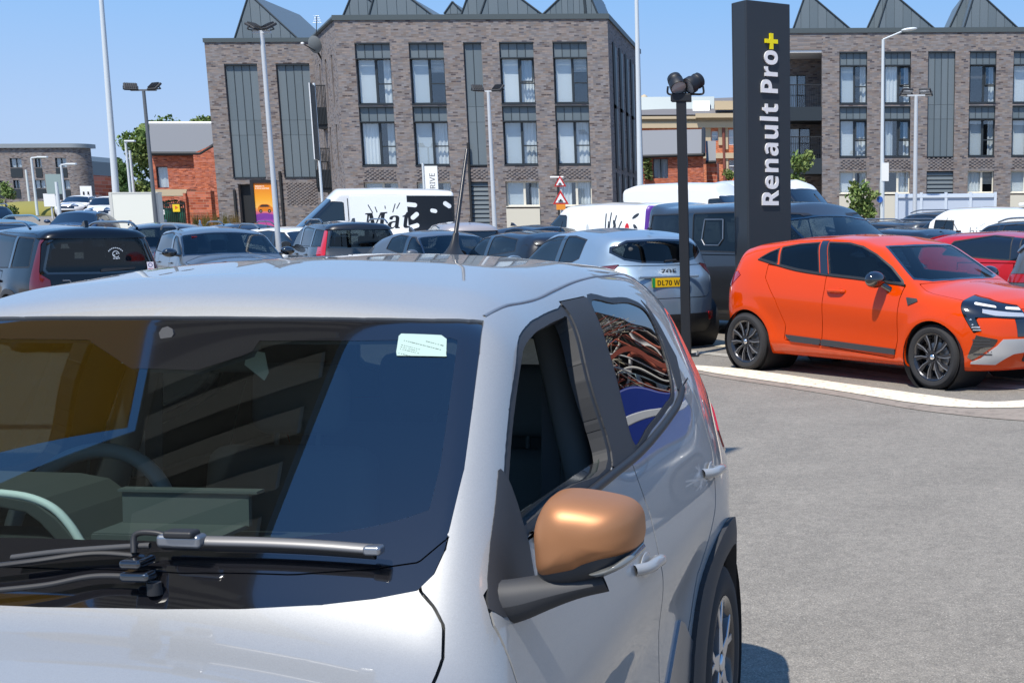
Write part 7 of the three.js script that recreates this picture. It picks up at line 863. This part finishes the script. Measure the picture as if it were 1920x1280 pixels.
{ // cream container
  const d = 56, x0 = X(207, 400, d), x1 = X(289, 400, d), y1 = Y(361, d, 250), y0 = gY(0, d), t = thing('storage_container', 'plain cream white storage container beside the railing gate', 'container', [(x0 + x1) / 2, y0, -d]), W = x1 - x0, H = y1 - y0, cm = std(lin(0.78, 0.78, 0.7), 0.6);
  part(t, 'front_panel', box(W - 0.12, H - 0.1, 0.06, 0, H / 2, 0), cm); part(t, 'frame', merge([box(0.12, H, 0.14, -W / 2 + 0.06, H / 2, -0.02), box(0.2, H, 0.14, W / 2 + 0.04, H / 2, -0.02), box(W, 0.06, 0.12, 0, H - 0.02, -0.02)]), std(lin(0.6, 0.6, 0.56), 0.6)); part(t, 'side_panel', box(0.06, H - 0.1, 0.4, W / 2 + 0.1, H / 2, -0.3), cm); part(t, 'side_panel', box(0.06, H - 0.1, 0.4, -W / 2 + 0.06, H / 2, -0.3), cm); part(t, 'roof_panel', box(W + 0.2, 0.06, 0.4, 0.04, H - 0.01, -0.3), cm);
}
// small street poles and signs far left
{
  const pole = (px, py, d, label, arm) => { const p = at(px, py, d), y0 = gY(p[0], d), t = thing('street_lamp', label, 'street lamp', [p[0], y0, -d], 0, null), H = p[1] - y0; part(t, 'pole', cyl(0.1, 0.07, H, 0, 0, 0, 10), M.paintPole); if (arm) { part(t, 'arm', bar([0, H, 0], [arm, H + 0.05, 0], 0.05), M.paintPole); part(t, 'lamp_head', rbox(0.7, 0.12, 0.25, 0.04, arm + 0.2 * Math.sign(arm), H + 0.05, 0), M.paintPole); } return t; };
  pole(57, 296, 95, 'thin white street lamp with a short arm left of the distant apartments windows', 0.6); pole(47, 318, 100, 'thin plain white pole leftmost before the distant apartments'); pole(113, 309, 92, 'thin white street lamp with short arm before the middle of the distant apartments', 0.5); pole(104, 341, 62, 'thicker pale bollard pole above the left black estate roof'); pole(234, 266, 90, 'thin pole with a dark lantern in front of the large tree', 0.1); pole(242, 282, 88, 'thin pale pole just right of the lantern pole');
  const s = (px, py, d, w, h, m, label) => { const p = at(px, py, d), y0 = gY(p[0], d), t = thing('street_sign', label, 'sign', [p[0], y0, -d]); part(t, 'post', cyl(0.06, 0.06, p[1] - y0, 0, 0, 0, 8), M.alloyPole); part(t, 'board', box(w, h, 0.05, 0, p[1] - y0, 0.08), m); return t; };
  const q = s(162, 365, 88, 0.75, 1.1, M.white, 'white rectangular road sign above the distant white car'); part(q, 'symbol', merge([box(0.1, 0.4, 0.02, -0.15, at(162, 365, 88)[1] - gY(-45, 88), 0.12), box(0.1, 0.4, 0.02, 0.15, at(162, 365, 88)[1] - gY(-45, 88), 0.12)]), B.black);
  s(94, 375, 86, 0.8, 0.8, M.white, 'small white board on posts before the distant apartments'); s(101, 345, 84, 0.95, 1.2, std(lin(0.25, 0.33, 0.33), 0.6), 'large grey green board before the distant apartments');
}
// ---------------------------------------------------------------- trees and planting
const leafMats = [[0.10, 0.17, 0.035], [0.13, 0.20, 0.045], [0.07, 0.13, 0.03], [0.17, 0.22, 0.06]].map(c => std(lin(...c), 0.75, 0, { side: THREE.DoubleSide }));
function crownGeo(blobs, n, size, s) { seed = s; const P = [], N = []; for (let i = 0; i < n; i++) { const b = blobs[Math.floor(rnd() * blobs.length)], th = rnd() * Math.PI * 2, u = rr(-1, 1), q = Math.sqrt(1 - u * u), r = Math.pow(rnd(), 0.45), c = V3(b[0] + b[3] * r * q * Math.cos(th), b[1] + b[4] * r * u, b[2] + b[3] * r * q * Math.sin(th)), a = V3(rr(-1, 1), rr(-0.4, 1), rr(-1, 1)).normalize(), t1 = V3(rr(-1, 1), rr(-1, 1), rr(-1, 1)).cross(a).normalize().multiplyScalar(size * rr(0.6, 1.3)), t2 = a.clone().cross(t1).multiplyScalar(0.55); for (const [e, f] of [[-1, 0], [0, -1], [1, 0], [-1, 0], [1, 0], [0, 1]]) { P.push(c.x + t1.x * e + t2.x * f, c.y + t1.y * e + t2.y * f, c.z + t1.z * e + t2.z * f); N.push(a.x, a.y, a.z); } } const g = new THREE.BufferGeometry(); g.setAttribute('position', new THREE.Float32BufferAttribute(P, 3)); g.setAttribute('normal', new THREE.Float32BufferAttribute(N, 3)); return g; }
function tree(name, label, px, pyTop, d, H, blobs, n, size, mats, trunkR, s, cat = 'tree') { const p = at(px, pyTop, d), y0 = p[1] - H, t = thing(name, label, cat, [p[0], y0, -d]); part(t, 'trunk', merge([cyl(trunkR * 1.3, trunkR * 0.6, H * 0.7, 0, 0, 0, 10), ...blobs.slice(0, 6).map(b => bar([0, H * 0.4, 0], [b[0] * 0.8, b[1], b[2] * 0.8], trunkR * 0.45, 6, trunkR * 0.15))]), std(lin(0.09, 0.07, 0.05), 0.9)); mats.forEach((m, i) => part(t, 'crown', crownGeo(blobs.filter((_, j) => mats.length === 1 || j % mats.length === i || j % 3 === i), Math.floor(n / mats.length), size, s + i), m)); return t; }
{
  seed = 99; const bl = []; for (let i = 0; i < 34; i++) { const a = rnd() * 6.28, y = rr(3.5, 11.2), R = 4.6 * Math.sin(Math.PI * clamp((y - 0.8) / 12, 0.05, 0.95)); bl.push([Math.cos(a) * R * rr(0.3, 0.95), y, Math.sin(a) * R * rr(0.3, 0.95), rr(0.9, 1.6), rr(0.7, 1.2)]); }
  tree('broadleaf_tree', 'large leafy green tree behind the red brick house', 322, 192, 112, 13.0, bl, 17000, 0.2, [leafMats[0], leafMats[1], leafMats[3]], 0.35, 5);
  const b2 = []; for (let i = 0; i < 16; i++) b2.push([rr(-3.5, 3.5), rr(5, 8.6), rr(-2, 2), rr(0.9, 1.5), rr(0.7, 1.1)]); tree('broadleaf_tree', 'yellow green tree crown showing above the slate roof beside the apartment block', 372, 208, 118, 9.6, b2, 6000, 0.2, [leafMats[1], leafMats[3]], 0.3, 8);
  const b3 = []; for (let i = 0; i < 18; i++) { const y = 0.8 + i * 0.42; b3.push([rr(-0.4, 0.4), y, rr(-0.4, 0.4), 1.9 * (1 - y / 9.2), 0.5]); } tree('conifer_tree', 'dark green conifer behind the tall left flagpole', 222, 292, 108, 8.6, b3, 4500, 0.22, [leafMats[2]], 0.2, 11);
  const sm = (px, py, d, H, label, s) => { seed = s; const b = []; for (let i = 0; i < 14; i++) b.push([rr(-0.45, 0.45), H * rr(0.3, 0.95), rr(-0.45, 0.45), rr(0.25, 0.42), rr(0.25, 0.45)]); return tree('young_tree', label, px, py, d, H, b, 1500, 0.1, [leafMats[1], leafMats[3]], 0.05, s); };
  sm(1500, 280, 60, 3.4, 'slender young tree in front of the balconies beside the tall sign', 21); sm(1620, 306, 57, 3.2, 'slender young tree rising behind the white minibus', 22); sm(4, 340, 90, 3.4, 'yellow green young tree at the left edge by the distant apartments', 23); sm(1373, 322, 100, 2.4, 'small green shrub in front of the old brick building beside the sign', 24);
  for (const [px, w, i] of [[383, 9, 0], [402, 11, 1], [421, 9, 2], [438, 8, 3], [366, 7, 4]]) { const d = 66, p = at(px, 404, d), y0 = gY(p[0], d), g = []; seed = 40 + i; for (let k = 0; k < 90; k++) { const a = rr(0, 6.28), r = rr(0, w / 38), h = rr(0.6, 1) * (p[1] - y0 + 0.3); g.push(new THREE.ConeGeometry(0.018, h, 3).translate(0, h / 2, 0).rotateX(rr(-0.22, 0.22)).rotateZ(rr(-0.22, 0.22)).translate(Math.cos(a) * r, 0, Math.sin(a) * r)); } const t = thing('ornamental_grass', 'clump of tall straw coloured ornamental grass at the foot of the apartment block', 'plant', [p[0], y0, -d], 0, 'grass clumps by the apartment block'); part(t, 'blades', merge(g), std(i % 2 ? lin(0.38, 0.28, 0.10) : lin(0.30, 0.27, 0.09), 0.85)); }
  // grass verge far left
  const v = [], gx = X(65, 400, 98); for (let i = 0; i <= 20; i++) for (let j = 0; j < 1; j++); const vg = new THREE.SphereGeometry(1, 32, 10, 0, Math.PI * 2, 0, Math.PI / 2); vg.scale(4.2, 1.1, 3); vg.translate(gx, gY(gx, 98) - 0.1, -98); struct('grass_mound', vg, std(lin(0.22, 0.2, 0.05), 0.95));
  { const g = new THREE.PlaneGeometry(16, 8, 8, 4); g.rotateX(-Math.PI / 2); g.translate(gx - 3, 0, -97); const p = g.attributes.position; for (let i = 0; i < p.count; i++) p.setY(i, terrain(p.getX(i), p.getZ(i)) + 0.03); g.computeVertexNormals(); struct('grass_verge', g, std(lin(0.2, 0.19, 0.055), 0.95)); }
}
// ---------------------------------------------------------------- the forecourt roof above and left of the camera, seen only mirrored in the windscreen
{
  const t = thing('forecourt_canopy', 'dark ribbed forecourt roof with a yellow end, mirrored in the windscreen of the silver hatchback', 'canopy', [0, 0, 0]), Hc = 8;
  const flat = (pts, h, y) => { const g = new THREE.ExtrudeGeometry(shapeOf(pts.map(([x, z]) => [x, -z])), { depth: h, bevelEnabled: false }); g.rotateX(-Math.PI / 2); g.translate(0, y, 0); return g; };
  part(t, 'roof_deck', flat([[-2.22, -5.2], [-3.95, -0.6], [-10, -0.6], [-10, -2.6], [-5.65, -2.28], [-5.5, -3.3], [-5.2, -5.2]], 0.25, Hc + 0.12), std(lin(0.14, 0.15, 0.135), 0.8));
  for (let i = 0; i < 12; i++) { const z = -5.0 + i * 0.39, x1 = -1.8 - (z + 6.5) * 0.373, x0 = z < -3.3 ? -5.0 - (z + 6.5) * 0.156 : -5.5; part(t, 'rib', box(x1 - x0 - 0.06, 0.1, 0.2, (x0 + x1) / 2, Hc + 0.06, z, 0), std(lin(0.3, 0.32, 0.29), 0.7)); }
  part(t, 'yellow_sheet', flat([[-5.25, -5.2], [-5.56, -3.3], [-5.7, -2.35], [-12, -3.6], [-12, -5.6]], 0.03, Hc), phys({ color: lin(0.62, 0.42, 0.04), roughness: 0.95, transmission: 0.3, thickness: 0 }));
  for (const [x, z] of [[-11.5, -4.6], [-11.5, -6.2], [-5.9, -0.7]]) part(t, 'column', cyl(0.12, 0.12, Hc + 0.1, x, 0, z), M.alloyPole); part(t, 'edge_beam', box(6.4, 0.2, 0.16, -8.8, Hc + 0.14, -6.5), M.trim);
}
// a blue lorry and a pipe rack added unseen beyond the right edge, to be mirrored in the rear side window of the silver hatchback
{
  const rk = thing('added_pipe_rack', 'added rack of mixed coloured pipes and poles, unseen but mirrored in the rear side window', 'rack', [14.2, 0, -28], -0.35);
  part(rk, 'back_board', box(12, 8.6, 0.12, 0, 4.4, -0.7), std(lin(0.05, 0.045, 0.04), 0.9)); for (const x of [-5.9, -2, 2, 5.9]) part(rk, 'upright', box(0.12, 8.6, 0.12, x, 4.3, 0.5), M.trim); for (let i = 0; i < 7; i++) part(rk, 'beam', box(12, 0.08, 0.1, 0, 1.6 + i * 0.9, 0.5), std(lin(0.4, 0.09, 0.05), 0.5));
  seed = 77; const cols = [[0.55, 0.14, 0.08], [0.8, 0.78, 0.72], [0.5, 0.45, 0.38], [0.7, 0.64, 0.45], [0.45, 0.6, 0.66], [0.85, 0.84, 0.82]].map(c => std(lin(...c), 0.5)); for (let i = 0; i < 290; i++) { const y = rr(2.0, 5.8), x = rr(-5.7, -0.6), a = rr(-1.1, 1.1) * (rnd() < 0.5 ? 0.35 : 1), l = rr(0.6, 2.2); part(rk, 'pipe', bar([x - l * Math.cos(a) / 2, y - l * Math.sin(a) / 2, rr(-0.3, 0.45)], [x + l * Math.cos(a) / 2, y + l * Math.sin(a) / 2, rr(-0.3, 0.45)], rr(0.012, 0.03), 5), cols[(rnd() * 6) | 0]); }
  const lr = thing('added_blue_lorry', 'added blue box lorry unseen beyond the right edge, mirrored in the rear side window', 'lorry', [12.0, 0, -25.4], -0.35); part(lr, 'load_box', rbox(5.5, 1.9, 2.0, 0.05, 0, 1.62, 0), std(lin(0.02, 0.05, 0.32), 0.4)); part(lr, 'white_band', rbox(5.54, 0.26, 2.04, 0.04, 0, 1.95, 0), M.white); part(lr, 'cab', rbox(1.6, 1.6, 1.9, 0.2, 3.6, 1.4, 0, 4), M.white); part(lr, 'chassis', box(6.6, 0.2, 1.4, 0.6, 0.6, 0), M.black); const wg = wheelGeo(0.42, 0.26, 0.27, 'cover'); for (const x of [-1.8, 3.4]) for (const s of [-1, 1]) { const w = sub(lr, 'wheel'); w.position.set(x, 0.42, s * 0.85); if (s < 0) w.rotation.y = Math.PI; part(w, 'tyre', wg.tyre, M.tyre); part(w, 'rim', wg.rim, M.alloy); }
}
renderer.render(scene, camera);
